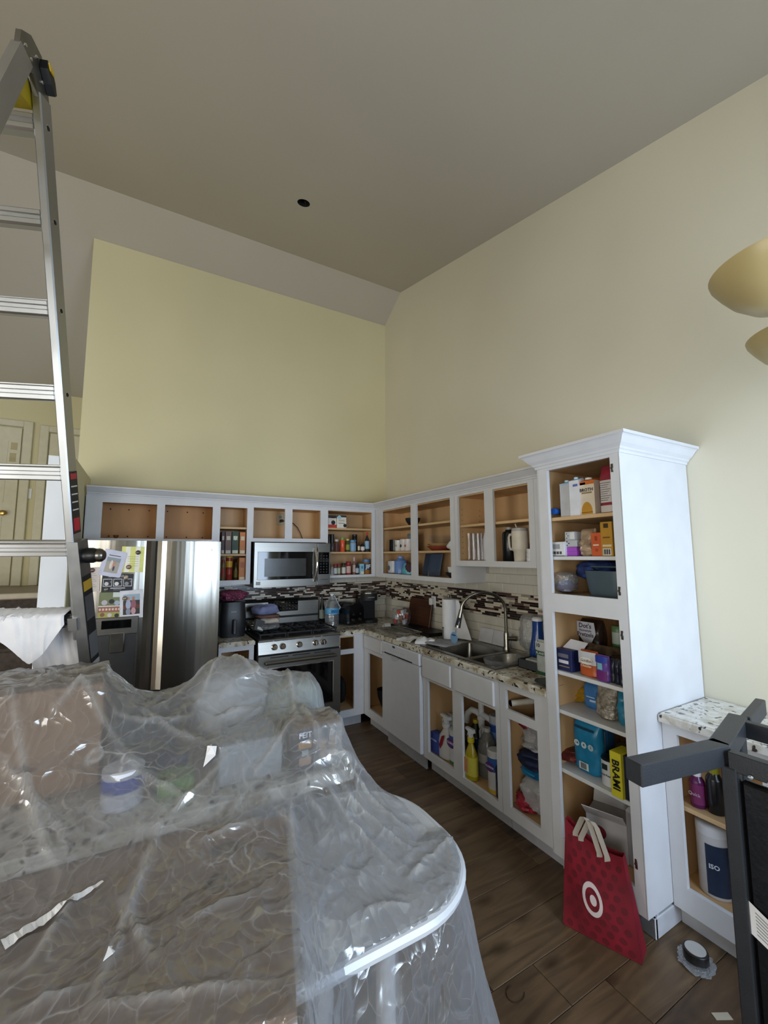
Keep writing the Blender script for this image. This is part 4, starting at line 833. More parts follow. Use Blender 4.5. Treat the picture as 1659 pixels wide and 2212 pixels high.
IT('bottle', 'black_peeler', 'slim black kitchen gadget standing at the end of the bottom spice shelf', 'gadget', 709.5, 714, 1211, Z0, 'y', YB+.04, body='151517', cap='151517', neck=.9, capr=.9)
IT('jar', 'clear_jar', 'short clear jar with grey lid on the bottom spice shelf', 'jar', 714.5, 721.5, 1224, Z0, 'y', YB, group=S1, body='a7a49e', cap='8d8a86', lab=None)
for k, (a, b_, vt, lab, c) in enumerate(((722, 729.8, 1219, 'c9cfd4', 'pale blue label'), (730, 736.6, 1218.5, 'b9c2a4', 'green label'))):
    IT('jar', 'spice_jar', 'red-lidded spice jar with %s on the bottom shelf' % c, 'jar', a, b_, vt, Z0, 'y', YB, group=S1, body='6a5a48', cap='8e2f38', lab=lab)
IT('jar', 'spice_jar', 'black-lidded spice jar with white label on the bottom shelf', 'jar', 739.5, 748.5, 1216.6, Z0, 'y', YB, group=S1, body='57483c', cap='1f1d1d', lab='d9d7d2')
IT('jar', 'paprika_tin', 'large red spice tin with red lid on the bottom shelf', 'tin', 749.8, 760, 1213, Z0, 'y', YB, group=S1, body='8a2f35', cap='8a2a30', lab='c9a9a0', caph=.22)
IT('bottle', 'pink_cap_bottle', 'slim bottle with pink cap on the bottom spice shelf', 'bottle', 763, 770, 1204, Z0, 'y', YB+.03, group=S1, body='8a6a5c', cap='d9b4c4', lab='c4b2ac', caph=.22)
IT('bottle', 'soy_bottle', 'dark bottle with white and navy label on the bottom spice shelf', 'bottle', 770, 777, 1216, Z0, 'y', YB, group=S1, body='22202a', cap='18171c', lab='aeb2c0')
IT('box', 'salt_box', 'small light blue carton on the bottom spice shelf', 'box', 777.6, 786.6, 1218, Z0, 'y', YB, d=.045, body='8cbfd2', panels=((-.3, .4, .05, .3, 'dcd9b8'), (-.15, .2, .55, .8, '4d86b0')))
IT('jar', 'peanut_butter_jar', 'peanut butter jar with blue lid and white lettering', 'jar', 787.6, 803, 1208, Z0, 'y', YB, body='9a6a3c', cap='3f74a8', lab='2c4a68', labz=(.3, .72), txt=('JIF', 'e8ecf0'))
IT('plate', 'saucer', 'small white saucer lying at the front of the bottom spice shelf', 'saucer', 708.8, 726, 1240.5, Z0, 'y', YB-.02)
# --- narrow cabinet of cartons
NB = 'cartons in the narrow cabinet'
for k, (a, b_, vt, body, pan_, lab) in enumerate(((477.5, 484.6, 1148.7, '3b2c2c', 'b8afaa', 'dark brown carton at the refrigerator end of the narrow cabinet'), (486, 499, 1148.7, '6e5650', 'c9c2b4', 'brown and cream carton in the narrow cabinet'), (500.2, 515, 1148.4, '29402c', 'c9ceb8', 'dark green carton with pale V mark in the narrow cabinet'), (517, 529.6, 1149.7, 'c47a3e', 'ddd0b4', 'orange carton on the middle shelf of the narrow cabinet'))):
    IT('box', 'food_carton', lab, 'carton', a, b_, vt, 1.6605, 'y', YB, d=.09, group=NB, body=body, panels=((-.4, .4, .02, .16, pan_), (-.3, .3, .62, .8, pan_)), txt=(('V', 0, .68, .6, 'd9dcc8'),) if k == 2 else ())
IT('jar', 'relish_jar', 'narrow jar with green contents on the bottom shelf of the narrow cabinet', 'jar', 478, 485, 1209.5, 1.4135, 'y', YB, body='5a6a36', cap='7a2a2a', lab='8f3a34')
IT('can', 'snack_tube', 'red and yellow snack tube on the bottom shelf of the narrow cabinet', 'tube', 487.5, 502, 1202, 1.4135, 'y', YB, body='8c2f24', cap='c9a23c', bands=((.55, .8, 'd0a52c'), (.25, .45, 'a43a28')), caph=.06)
IT('bottle', 'oil_bottle', 'dark amber oil bottle between tube and orange carton', 'bottle', 504.5, 514, 1214, 1.4135, 'y', YB+.03, body='3a3014', cap='1d1a12', lab='6a5a24')
IT('box', 'food_carton', 'orange carton standing on the bottom shelf of the narrow cabinet', 'carton', 515.5, 529.4, 1204.7, 1.4135, 'y', YB, d=.09, group=NB, body='c2793c', panels=((-.4, .4, .02, .14, 'd9c8a4'), (-.3, .3, .55, .8, 'a85a2c')))
IT('bowl', 'small_bowl', 'small brown bowl left in the cabinet above the refrigerator', 'bowl', 243, 256, 1156, 1.785, 'y', -.27, body='6a4326')
IT('glass', 'small_cup', 'small clear cup beside the brown bowl above the refrigerator', 'cup', 222, 233, 1157, 1.785, 'y', -.27)
# --- outlet and cord above the microwave
po = at(605, 1122, 'y', -.02); ot = thing('wall_outlet', 'beige duplex outlet inside the cabinet above the microwave', 'outlet', (po[0], -.018, po[2]-.058))
MB().box(-.036, .036, -.012, 0, 0, .116, b=.003).obj('plate', C('b9b2a0', .4), ot)
for z in (.035, .082): MB().cyl(0, z, -.016, -.011, .016, ax='y', seg=14).obj('receptacle', C('8f8875', .4), ot)
cb_ = [at(u, v, 'y', -.05) for u, v in ((609, 1125), (622, 1126), (634, 1131), (643, 1140), (649, 1152), (653, 1163))]
pc = thing('power_cable', 'dark microwave power cord with plug in the open cabinet', 'cord', (0, 0, 0)); MB().tube([tuple(p_) for p_ in cb_]+[(float(cb_[-1][0])+.01, -.05, 1.79)], .0045).obj('cable', C('1a1410', .5), pc)
MB().box(cb_[0][0]-.018, cb_[0][0]+.012, -.056, -.03, cb_[0][2]-.014, cb_[0][2]+.014, b=.003).obj('plug', C('15120f', .5), pc)
# --- right wall cabinets
XR = -.25
bsk = IT('bowl', 'wire_basket', 'black wire basket on the top shelf of the mug cabinet', 'basket', 869, 887, 1119, Z2, 'x', XR-.02, m=M_matblack)[0]
IT('mug', 'mug', 'black mug on the middle shelf of the mug cabinet', 'mug', 833, 849.5, 1166, Z1, 'x', XR, body='14161a', handle=-1)
IT('mug', 'mug', 'white mug with printed words beside the black mug', 'mug', 848.5, 858.5, 1167, Z1, 'x', XR, body='dcdad8', handle=0, txt=('DAD', '55524f'))
IT('mug', 'mug', 'white mug with a dark animal print on the middle shelf', 'mug', 858.5, 870.5, 1165, Z1, 'x', XR, body='dbd9da', handle=0, mark='2c2a30')
IT('mug', 'mug', 'white mug with a small red print beside the grey tumbler', 'mug', 869.5, 879, 1164.5, Z1, 'x', XR-.02, body='dcd8d6', handle=0, mark='a0454c')
IT('bottle', 'tumbler', 'tall grey tumbler at the frame edge of the middle shelf', 'tumbler', 876.5, 888, 1152.7, Z1, 'x', XR+.04, body='6d737c', cap='6d737c', neck=.97, capr=.98, shoulder=.95, caph=.05)
IT('mug', 'glass_mug', 'handled mug with white label on the bottom shelf by the blue bottle', 'mug', 829, 847, 1212, Z0+.013, 'x', XR, body='c3c6cc', handle=1, mark='6a6c74')
IT('bottle', 'water_bottle', 'periwinkle blue insulated bottle on the bottom shelf', 'bottle', 847, 861, 1201.5, Z0+.013, 'x', XR, body='6d8ec9', cap='7f9dd4', neck=.45, capr=.5, caph=.1, shoulder=.78, lab='55709f', labz=(.74, .77))
IT('bottle', 'stemless_tumbler', 'short turquoise tumbler on the bottom shelf', 'tumbler', 862, 879.6, 1217, Z0+.013, 'x', XR, body='5fb0c2', cap='8fc8d2', neck=.72, capr=.75, caph=.04, shoulder=.55)
crm = crumple(.08, .13, .07, 3, .2); tm = tag(crm.obj('cloth_pouch', C('4a2c34', .8)), 'dark maroon cloth pouch behind the turquoise tumbler', 'pouch'); p_ = at_z(884, Z0+.014, 'x', -.2); tm.location = (p_[0], p_[1], Z0+.014)
IT('bowl', 'glass_bowl', 'large clear glass mixing bowl on the middle shelf', 'bowl', 911, 947, 1157, Z1+.042, 'x', -.305, m=M_glass)
IT('plate', 'dinner_plate', 'red plate under the glass bowl', 'plate', 910, 945, 1180, Z1, 'x', -.305, body='9a4a38')
IT('plate', 'dinner_plate', 'wood coloured plate under the glass bowl', 'plate', 911, 946, 1175, Z1+.022, 'x', -.305, body='b99a70')
for k in range(4):
    IT('bowl', 'cereal_bowl', 'white cereal bowl in the nested stack, number %s from the shelf' % ('one', 'two', 'three', 'four')[k], 'bowl', 957.5, 977, 1180, Z1+k*.022, 'x', -.29, group='nested white bowls', body='dcdee2')
tr = MB().box(-.14, .14, -.006, .006, 0, .215, b=.004); tr = solo(tr, 'cutting_board', mat('slate_blue_board', '46566e', .5), 'slate blue plastic cutting board leaning inside the wall cabinet', 'cutting board'); p_ = at_z(930, Z0+.013, 'x', -.16); tr.location = (p_[0], p_[1], Z0+.0135); tr.rotation_euler = (.25, 0, RW); tr.rotation_euler = (-.22, 0, RW)
b = MB(); b.frame(-.075, .075, 0, .065, [(-.072, .072, .003, .0651)], -.05, -.047); b.frame(-.075, .075, 0, .065, [(-.072, .072, .003, .0651)], .047, .05); b.box(-.075, .075, -.05, .05, 0, .003); b.box(-.075, -.072, -.05, .05, 0, .065); b.box(.072, .075, -.05, .05, 0, .065)
bx = solo(b, 'food_container', M_glass, 'clear plastic food container in front of the slate blue board', 'container'); p_ = at_z(945, Z0+.013, 'x', -.24); bx.location = (p_[0], p_[1], Z0+.014); bx.rotation_euler[2] = RW
IT('bowl', 'serving_bowl', 'dark low bowl at the end of the bottom shelf', 'bowl', 954, 977, 1237, Z0+.013, 'x', -.31, body='1f2024')
IT('bowl', 'serving_bowl', 'white small bowl resting inside the dark bowl', 'bowl', 962.5, 976, 1225, Z0+.024, 'x', -.30, body='d9dade')
ZS = 1.575+.0155
for k, (a, b_, vt, xx, w_) in enumerate(((1003, 1014, 1152, -.24, 'beside the cabinet side'), (1012.5, 1023.5, 1152, -.29, 'with bright streaks, in front'), (1023, 1034, 1152, -.29, 'next to the white bottle'), (1031, 1042, 1153, -.2, 'behind the front row'))):
    IT('glass', 'drinking_glass', 'tall clear drinking glass '+w_, 'glass', a, b_, vt, ZS, 'x', xx, group='drinking glasses above the sink')
IT('bottle', 'plastic_bottle', 'white bottle with pink cap beside the drinking glasses', 'bottle', 1041.6, 1051.5, 1143.7, ZS, 'x', -.25, body='cfcfd8', cap='cfa0a0', neck=.6, capr=.5)
IT('bottle', 'thermos', 'tall black vacuum flask with steel cap behind the cream tumbler', 'flask', 1080, 1102, 1138.6, ZS, 'x', -.24, body='15181d', cap='a6a39c', neck=.5, capr=.5, caph=.07, shoulder=.86)
tt, w_, h_, _ = IT('bottle', 'travel_tumbler', 'large cream travel tumbler with side handle and straw', 'tumbler', 1099, 1126, 1140, ZS, 'x', -.32, body='d3cbbc', cap='a9a5a4', neck=.98, capr=.97, caph=.1, shoulder=.96)
[c for c in tt.children if c.name.startswith('body')][0].data = MB().lathe([(w_*.36, 0), (w_*.38, .004), (w_*.40, h_*.3), (w_*.48, h_*.34), (w_*.5, h_*.4), (w_*.5, h_*.9)], seg=24).mesh('body', C('d3cbbc', .45))
MB().tube([(-w_*.48, 0, h_*.82), (-w_*.82, 0, h_*.82), (-w_*.9, 0, h_*.74), (-w_*.86, 0, h_*.46), (-w_*.76, 0, h_*.37), (-w_*.48, 0, h_*.37)], .009, 8).obj('handle', C('d3cbbc', .45), tt)
MB().tube([(-w_*.2, 0, h_*.98), (-w_*.34, 0, h_*1.13)], .0045, 8).obj('straw', C('c9c4c6', .3), tt)
for k in range(3):
    c_, ww, hh = fit(1133.5, 1147, 1212.3-8.6*(k+1), ZS+.03*k, 'x', -.3); o = thing('small_tin', 'small white screw-top tin, %s of the three stacked beside the cream tumbler' % ('lowest', 'middle one', 'topmost')[k], 'tin', (c_[0]+ww/2, c_[1], ZS+.0008+.0296*k), RW, 'stacked white tins')
    MB().lathe([(ww/2*.97, 0), (ww/2*.97, .018), (ww/2, .018), (ww/2, .0285), (ww/2*.9, .029)], seg=20).obj('tin', C('cfcfd2', .3), o)
IT('bottle', 'nail_bottle', 'small dark bottle with pink cap behind the white tins', 'bottle', 1136, 1146, 1174, ZS, 'x', -.2, body='2a2024', cap='9a5a68', neck=.5, capr=.5, caph=.3)
# --- pantry groceries
PXF = -.545; P1, P2, P3 = 1.8425, 1.6305, 1.4265
lb = thing('soda_bottle', 'brown bottle lying on its side with blue cap, top pantry shelf', 'bottle', (float(PXF)+.0, float(at_z(1196, P1, 'x', PXF)[1])-.008, P1+.038))
MB().lathe([(.014, .02), (.016, .05), (.034, .11), (.036, .13), (.036, .30), (.03, .31)], ax='x', seg=18).obj('body', C('3d2a1c', .15), lb); MB().lathe([(.017, -.012), (.018, -.01), (.018, .022)], ax='x', seg=18).obj('cap', C('2b62c0', .35), lb)
t, w_, h_, d_ = IT('carton', 'milk_carton', 'grey-white long-life carton with barcode beside the lying bottle', 'carton', 1212, 1233, 1036, P1, 'x', PXF, d=.06, body='bfc1c6', top='a9c4dc', cap='bcd4e4', panels=((-.5, .5, .86, .9, '9fc0d8'),), bar=True)
t, w_, h_, d_ = IT('carton', 'milk_carton', 'bright white long-life carton with tall cap', 'carton', 1232.5, 1253, 1029, P1, 'x', PXF-.02, d=.06, body='dcdde4', top='c9dcec', cap='b4d4ea', panels=((-.1, .4, .74, .8, '5a70b0'),))
t, w_, h_, d_ = IT('carton', 'broth_carton', 'orange and cream broth carton with white cap', 'carton', 1253, 1286.5, 1030, P1, 'x', PXF-.01, d=.065, body='d8cbb8', top='c8692c', cap='e6e2dc', panels=((-.5, .5, .80, .9, 'c8692c'), (-.4, -.05, .78, .86, 'e9e4d8'), (-.32, .34, .56, .6, '8b7a58')), txt=(('BROTH', 0, .655, .85, '2b2420'),))
b_ = MB().prism([(w_*(-.02+.36*math.cos(math.pi*k/10)), h_*(.06+.28*math.sin(math.pi*k/10)+ (.0))) for k in range(11)], -d_/2-.001, -d_/2, ax='y'); b_.obj('soup_picture', C('b8862c', .5), t)
MB().box(w_*-.38, w_*.34, -d_/2-.001, -d_/2, .004, h_*.07).obj('soup_picture', C('b8862c', .5), t)
IT('pouch', 'snack_bag', 'dark maroon bag wedged between broth carton and red bag', 'bag', 1284, 1301, 1032, P1, 'x', PXF+.03, d=.06, body='4a2c2c', seed=4, crump=.06)
t, w_, h_, d_ = IT('pouch', 'flour_bag', 'tall dark red bag with white nutrition panel at the top shelf end', 'bag', 1295, 1332, 1003, P1, 'x', PXF-.0, d=.07, body='8c2c3a', seed=6, crump=.05, panels=((-.38, .3, .22, .68, 'c8c2c0'), (-.4, .45, .02, .16, 'c4bcba')))
b_ = MB()
for k in range(9): b_.box(-w_*.34, w_*(.1+.08*(k % 3)), -d_/2-.0068, -d_/2-.0062, h_*(.26+.045*k), h_*(.268+.045*k))
b_.obj('printed_line', C('3b3434', .5), t)
IT('box', 'tea_box', 'white carton with two barcodes on the second pantry shelf', 'box', 1186.5, 1220, 1171, P2, 'x', PXF-.02, d=.09, body='dadcdf', panels=((-.5, .5, 0, .04, '4a6a80'), (-.22, .22, .5, .84, '9b9da0')), bar=(.05, .1, .7, .26))
zt = P2
for k, (vt, body, lab) in enumerate(((1181.5, 'a050c0', 'purple game box at the bottom of the small stack'), (1166.5, 'b4b6ba', 'white box with three black dots in the middle of the stack'), (1148.5, 'bfc1c5', 'white box with three black dots on top of the stack'))):
    c_, ww, hh = fit(1220.5, 1246 if k < 2 else 1241, vt, zt, 'x', PXF-.0)
    t = thing('game_box', lab, 'box', (c_[0]+.04, c_[1], zt+.0008), RW, 'stacked small boxes'); k_box(t, ww, hh-.001, .08, body=body, dots=((-.3, .75, .05, '1d1d20'), (-.15, .5, .05, '1d1d20'), (-.3, .22, .05, '1d1d20')) if k else (), panels=((.05, .48, .1, .9, 'd9dadd'),) if k == 2 else ((-.5, .5, .48, .52, '8a3aa8'),) if k == 0 else ()); zt += hh
IT('box', 'game_box', 'black printed box behind the dotted boxes', 'box', 1240, 1262, 1148, P2, 'x', PXF+.1, d=.08, body='16161b', panels=((-.3, .4, .7, .74, '8c8c90'), (-.3, .3, .5, .53, '8c8c90')))
IT('pouch', 'bread_bag', 'clear bag of tan bread rolls on the second pantry shelf', 'bag', 1250, 1279, 1142, P2, 'x', PXF+.0, d=.08, body='b09a7c', seed=9, crump=.35, bm=mat('bread_in_bag', 'a8927a', .15, var=.25, scale=30, bump=.5, bscale=50), top=.45)
IT('box', 'gluten_free_box', 'orange-red food box on the second pantry shelf', 'box', 1278.5, 1300.5, 1151, P2, 'x', PXF-.02, d=.06, body='c4592f', panels=((-.3, .25, .44, .5, 'e2cdb8'), (-.12, .12, .66, .86, '9a3a1c')), dots=((.02, .25, .16, 'a8451f'),))
IT('box', 'gluten_free_box', 'tall mustard yellow food box beside the orange-red box', 'box', 1299.5, 1325, 1127, P2, 'x', PXF-.02, d=.06, body='b5862c', panels=((-.2, .2, .82, .95, '3b2c14'), (-.3, .3, .52, .56, '6a4c1c'), (-.35, .4, .27, .33, 'd9cba8')), bar=(.0, .02, .7, .2))
IT('box', 'food_carton', 'pale yellow carton edge behind the mustard yellow box', 'carton', 1325, 1333, 1136, P2, 'x', PXF, d=.06, body='d6c9a0')
cl = crumple(.33, .15, .3, 11, .22); ob = tag(cl.obj('folded_cloth', mat('navy_white_print_cloth', '25386e', .8, var=.9, scale=14, bump=.3)), 'navy and white patterned cloth stuffed above the grey bin', 'cloth'); p_ = at_z(1272, P3+.135, 'x', -.42); ob.location = (-.33, p_[1]-.0, P3+.062); ob.scale = (.75, .75, .85)
bn = thing('storage_bin', 'slate grey plastic bin at the bottom of the upper pantry', 'bin', (-.43, -3.13, P3+.0008), RW)
MB().grid(lambda u, v: tuple((lambda a, s_: (.105*s_*(abs(math.cos(a))**.35)*(1 if math.cos(a) > 0 else -1), .14*s_*(abs(math.sin(a))**.35)*(1 if math.sin(a) > 0 else -1), .13*v))(2*math.pi*u, .82+.18*v**.5)), 40, 8, wrap=True).obj('bin', mat('slate_plastic', '44545e', .45), bn)
MB().box(-.085, .085, -.11, .11, .001, .006).obj('bin_floor', mat('slate_plastic', '44545e'), bn)
MB().tube([(-.10, -.02, .128), (-.08, -.09, .15), (.08, -.09, .15), (.10, -.02, .128)], .005).obj('bin_handle', mat('slate_plastic', '44545e'), bn)
sh = thing('plastic_bag', 'clear plastic bag holding blue goods at the bottom of the upper pantry', 'bag', (-.50, float(at_z(1220, P3, 'x', -.5)[1]), P3+.0008)); crumple(.13, .125, .15, 21, .3).obj('film', M_bagf, sh); crumple(.09, .08, .10, 22, .2).obj('goods', C('33407e', .5), sh)
# lower pantry
Q1, Q2, Q3, Q4 = 1.0245, .8255, .5305, .195
t, w_, h_, d_ = IT('pouch', 'pretzel_bag', 'large brown and black pretzel bag with white diamond label', 'bag', 1245, 1298, 1340, Q1, 'x', -.36, d=.10, body='2b1d1a', seed=13, crump=.08, txt=())
MB().prism([(w_*x, h_*z) for x, z in ((-.34, .96), (.36, .96), (.42, .72), (.16, .44), (.02, .44), (-.34, .70))], -d_/2-.011, -d_/2-.009, ax='y').obj('label', C('b9bcc8', .5), t)
for s_, z, wd in (("Dot's", .87, .5), ('Homestyle', .77, .5), ('Pretzels', .68, .66)): text(s_, .02, C('33223c', .5), t, (.0, -d_/2-.012, h_*z), wide=w_*wd, bold=.02)
text('SEASONED', .02, C('8c8478', .5), t, (w_*.05, -d_/2-.012, h_*.24), wide=w_*.5)
IT('can', 'supplement_tub', 'white and green tub at the pantry edge behind the snack bags', 'tub', 1320, 1347, 1354, Q1, 'x', -.33, body='a9b4ac', cap='5a7a50', bands=((.25, .6, '4c7a54'),))
nb = IT('box', 'snack_box', 'open navy snack box with white flap raised', 'box', 1201.5, 1236, 1404, Q1, 'x', PXF-.02, d=.14, body='1e2450', panels=((-.3, .3, .35, .5, 'd4d4dc'), (-.35, .3, .62, .8, '6a6a74'), (-.3, .35, .18, .23, '8a7a5c')))
MB().prism([(-.06, 0), (.06, 0), (.075, .05), (-.03, .055)], -.001, .001, ax='y').obj('flap', C('d8d9e0', .5), nb[0]); LAST[0].location = (.02, -.02, nb[2]); LAST[0].rotation_euler = (-.6, 0, .0)
IT('pouch', 'protein_bar_wrapper', 'dark wrapper bars heaped behind the cheese cracker bag', 'bag', 1262, 1340, 1398, Q1, 'x', -.44, d=.09, body='4a4038', seed=15, crump=.5, bm=mat('mixed_wrappers', '5a4c3c', .4, var=.7, scale=22, bump=.4))
t, w_, h_, d_ = IT('pouch', 'cracker_bag', 'white and orange cheese cracker bag on the lower pantry shelf', 'bag', 1250, 1289, 1407, Q1, 'x', PXF-.015, d=.05, body='b8582a', seed=16, crump=.06, panels=((-.49, .49, .48, .97, 'c2c4c8'),), txt=(('Cheddar', 0, .42, .6, 'e8cdb0'),))
MB().lathe([(0, -.001), (w_*.36, -.001), (w_*.36, .0)], 0, 0, 0, ax='y', seg=20).obj('logo_oval', C('d9d4cc', .4), t); o = LAST[0]; o.location = (0, -d_/2-.0055, h_*.62); o.scale = (1, 1, .5); text('Goldfish', .02, C('3a3230', .5), t, (0, -d_/2-.0075, h_*.62), wide=w_*.62, shear=.2)
IT('pouch', 'candy_pouch', 'blue and purple foil pouch beside the cracker bag', 'bag', 1287, 1315, 1417, Q1, 'x', PXF-.03, d=.04, body='6a4a9c', seed=17, crump=.1, panels=((-.47, .47, .72, .97, '2c3f9c'), (-.3, .1, .45, .7, '7ab4c4'), (-.4, .4, .05, .4, '6e2a70')))
IT('pouch', 'candy_pouch', 'tilted blue and teal foil pouch leaning on the purple one', 'bag', 1305, 1328, 1424, Q1, 'x', PXF+.02, d=.04, rot=.3, body='33408c', seed=18, crump=.1, panels=((-.3, .35, .3, .55, '8ab0a8'),))
for k in range(3):
    IT('pouch', 'bar_wrapper', 'slim dark navy bar wrapper standing '+('beside the tilted foil pouch', 'between two other bar wrappers', 'against the pantry frame')[k], 'wrapper', 1318+k*9.5, 1328+k*9.5, 1424+2*k, Q1, 'x', PXF-.01-.006*k, d=.03, group='dark bar wrappers at the pantry edge', body='1e2130', seed=30+k, crump=.1)
IT('pouch', 'snack_bag', 'folded mustard yellow snack bag on the third pantry shelf', 'bag', 1226, 1262, 1487, Q2, 'x', -.40, d=.10, body='b08a28', seed=40, crump=.35, top=.6)
IT('pouch', 'snack_bag', 'sky blue snack bag behind the bag of nuts', 'bag', 1259, 1294, 1478, Q2, 'x', -.44, d=.08, body='3f76b0', seed=41, crump=.12, panels=((-.2, .3, .45, .5, 'a4c0dc'), (0., .35, .3, .38, 'b8cce0')))
IT('pouch', 'nut_bag', 'clear bag of cashews pinched at the top', 'bag', 1283, 1325, 1486, Q2, 'x', -.52, d=.09, body='8c8474', seed=42, crump=.2, top=.7, bm=mat('nuts_in_clear_bag', '8d8578', .12, var=.5, scale=45, bump=.8, bscale=60))
IT('pouch', 'snack_bag', 'teal bag pressed against the frame of the third pantry shelf', 'bag', 1332, 1356, 1494, Q2, 'x', -.52, d=.07, body='2a7a98', seed=43, crump=.15)
t, w_, h_, d_ = IT('pouch', 'snack_pouch', 'big teal stand-up pouch with three round white badges', 'pouch', 1237, 1296, 1556, Q3, 'x', -.53, d=.08, body='1f7aa4', seed=44, crump=.05, panels=((-.36, .36, .8, .84, '123a52'),), txt=(), dots=((-.26, .52, .1, 'c4d4dc'), (.0, .52, .1, 'c4d4dc'), (.25, .52, .1, 'a4bcc8')))
for k, s_ in enumerate(('14', '4', '1')): text(s_, .018, C('14344a', .5), t, (w_*(-.26+.255*k), -d_/2-.0062, h_*.52), bold=.03)
MB().box(-w_*.2, w_*.14, -d_/2-.0065, -d_/2-.0045, h_*.07, h_*.2).obj('barcode_patch', C('c9d0d4', .5), t); b_ = MB()
for k in range(9): b_.box(-w_*.14+k*w_*.024, -w_*.128+k*w_*.024, -d_/2-.0075, -d_/2-.0065, h_*.085, h_*.185)
b_.obj('barcode', C('14181c', .5), t)
IT('box', 'cereal_box', 'tall blue box behind the teal pouch', 'box', 1290, 1316, 1572, Q3, 'x', -.38, d=.06, body='24608c', panels=((-.4, .3, .3, .9, 'a9a9b4'),))
sn = crumple(.15, .07, .2, 51, .25); o = tag(sn.obj('snack_bag', mat('red_brown_foil', '5a2420', .25, var=.5, scale=20, bump=.4)), 'flat red-brown snack bag beside the teal pouch', 'bag'); p_ = at_z(1230, Q3, 'x', -.47); o.location = (-.47, p_[1], Q3+.001)
t, w_, h_, d_ = IT('can', 'powder_tub', 'white powder tub with black rim and printed label', 'tub', 1292, 1331, 1643, Q3, 'x', -.555, body='d0d2d4', cap='17181b', caph=.06, txt=('Cocoa Powder', '2a2c30', .42)); MB().box(-w_*.2, w_*.08, -w_*.54, -w_*.49, h_*.62, h_*.82).obj('logo', C('1d2c2a', .4), t)
t, w_, h_, d_ = IT('box', 'pasta_box', 'bright yellow box with bold black BRAMI lettering', 'box', 1321, 1346, 1628, Q3, 'x', -.60, d=.10, body='c9bf2e')
text('BRAMI', .02, C('17171a', .5), t, (0, -d_/2-.0014, h_*.5), rot=(math.pi/2, math.pi/2, 0), wide=h_*.66, bold=.03)
IT('box', 'pasta_box', 'dark navy carton beside the bright yellow box', 'box', 1347, 1364, 1636, Q3, 'x', -.58, d=.10, body='171a30')
o = tag(crumple(.2, .27, .24, 61, .18).obj('chip_bag', mat('red_foil_bag', '8a1f2c', .3, var=.3, scale=12, bump=.4)), 'crumpled red foil bag on the pantry floor', 'bag'); o.location = (-.31, -2.985, .196); o.scale = (.8, .7, .9)
ow = thing('opened_box', 'opened white carton with flaps up on the pantry floor', 'box', (-.47, -3.04, Q4+.001), RW+.35)
MB().box(-.09, .09, -.07, .07, 0, .17, b=.002).obj('carton', C('b9b7ba', .5), ow); fl2 = MB().box(-.09, .09, -.001, .001, 0, .09).obj('flap', C('c6c4c6', .5), ow); fl2.location = (0, -.069, .17); fl2.rotation_euler = (.8, 0, 0)
fl3 = MB().box(-.09, .09, -.001, .001, 0, .07).obj('flap', C('c6c4c6', .5), ow); fl3.location = (0, .069, .17); fl3.rotation_euler = (-.5, 0, 0); disc(ow, -.03, .10, .03, .03, '7a2434', -.0712)
o2 = thing('opened_box', 'tall pale carton with torn top behind the shopping bag', 'box', (-.44, -3.195, Q4+.001), RW-.1); MB().box(-.05, .05, -.06, .06, 0, .235, b=.002).obj('carton', C('a9a6ac', .5), o2); MB().prism([(-.05, .235), (.05, .235), (.05, .25), (.02, .275), (-.03, .262)], -.061, -.059, ax='y').obj('torn_flap', C('c2c0c4', .5), o2)
o = tag(crumple(.08, .10, .1, 63, .35).obj('wadded_wrapper', mat('black_white_wrapper', '2c2a2c', .35, var=.8, scale=18)), 'wadded black and white wrapper on the pantry floor', 'wrapper'); o.location = (-.3, -3.19, .196)
# red shopping bag standing in front of the pantry
bgp = [np.array((-.835, -3.035, 0.)), np.array((-.725, -3.318, 0.))]; tl = at(1221, 1768, 'x', -.70); tr_ = at(1345, 1852, 'x', -.67)
sbg = thing('shopping_bag', 'red reusable shopping bag with white ring logo in front of the pantry', 'bag', (0, 0, 0))
M_red = mat('red_nonwoven', '780b1e', .75, var=.3, scale=9, bump=.1)
def bagpt(u, v, front):
    bot = bgp[0]+(bgp[1]-bgp[0])*u; top_ = tl+(tr_-tl)*u; top_ = top_+np.array((0, 0, -.03*math.sin(math.pi*u)))
    p = bot+(top_-bot)*v; nrm = np.array((-.932, -.362, 0)); bulge = .03*math.sin(math.pi*u)*math.sin(math.pi*min(1, v*1.1))
    if front: p = p+nrm*bulge
    else: p = p+np.array((.10, .035, 0))*(.9-.55*v)
    return (float(p[0]), float(p[1]), float(max(.002, p[2]+.004*nz(u*4, v*5, 2)))) 
b = MB().grid(lambda u, v: bagpt(u, v, True), 14, 14).grid(lambda u, v: bagpt(u, v, False), 14, 14)
for u in (0, 1): b.grid(lambda s_, v: tuple(np.array(bagpt(u, v, True))*(1-s_)+np.array(bagpt(u, v, False))*s_), 4, 14)
b.grid(lambda u, s_: tuple(np.array(bagpt(u, 0, True))*(1-s_)+np.array(bagpt(u, 0, False))*s_), 14, 3); b.obj('body', M_red, sbg)
def onbag(u, v, off=.002): p = np.array(bagpt(u, v, True))+np.array((-.932, -.362, .0))*off; return tuple(p)
dots_ = MB()
for i in range(6):
    for j in range(9):
        uu, vv = .1+.16*i+(.08 if j % 2 else 0), .06+.1*j
        if uu < .95 and vv < .95: dots_.add([onbag(uu+.045*math.cos(a*math.pi/6), vv+.036*math.sin(a*math.pi/6), .0012) for a in range(12)], [list(range(12))])
dd_ = dots_.obj('printed_dots', C('620918', .75), sbg, fix=False); dd_['kind'] = 'stuff'
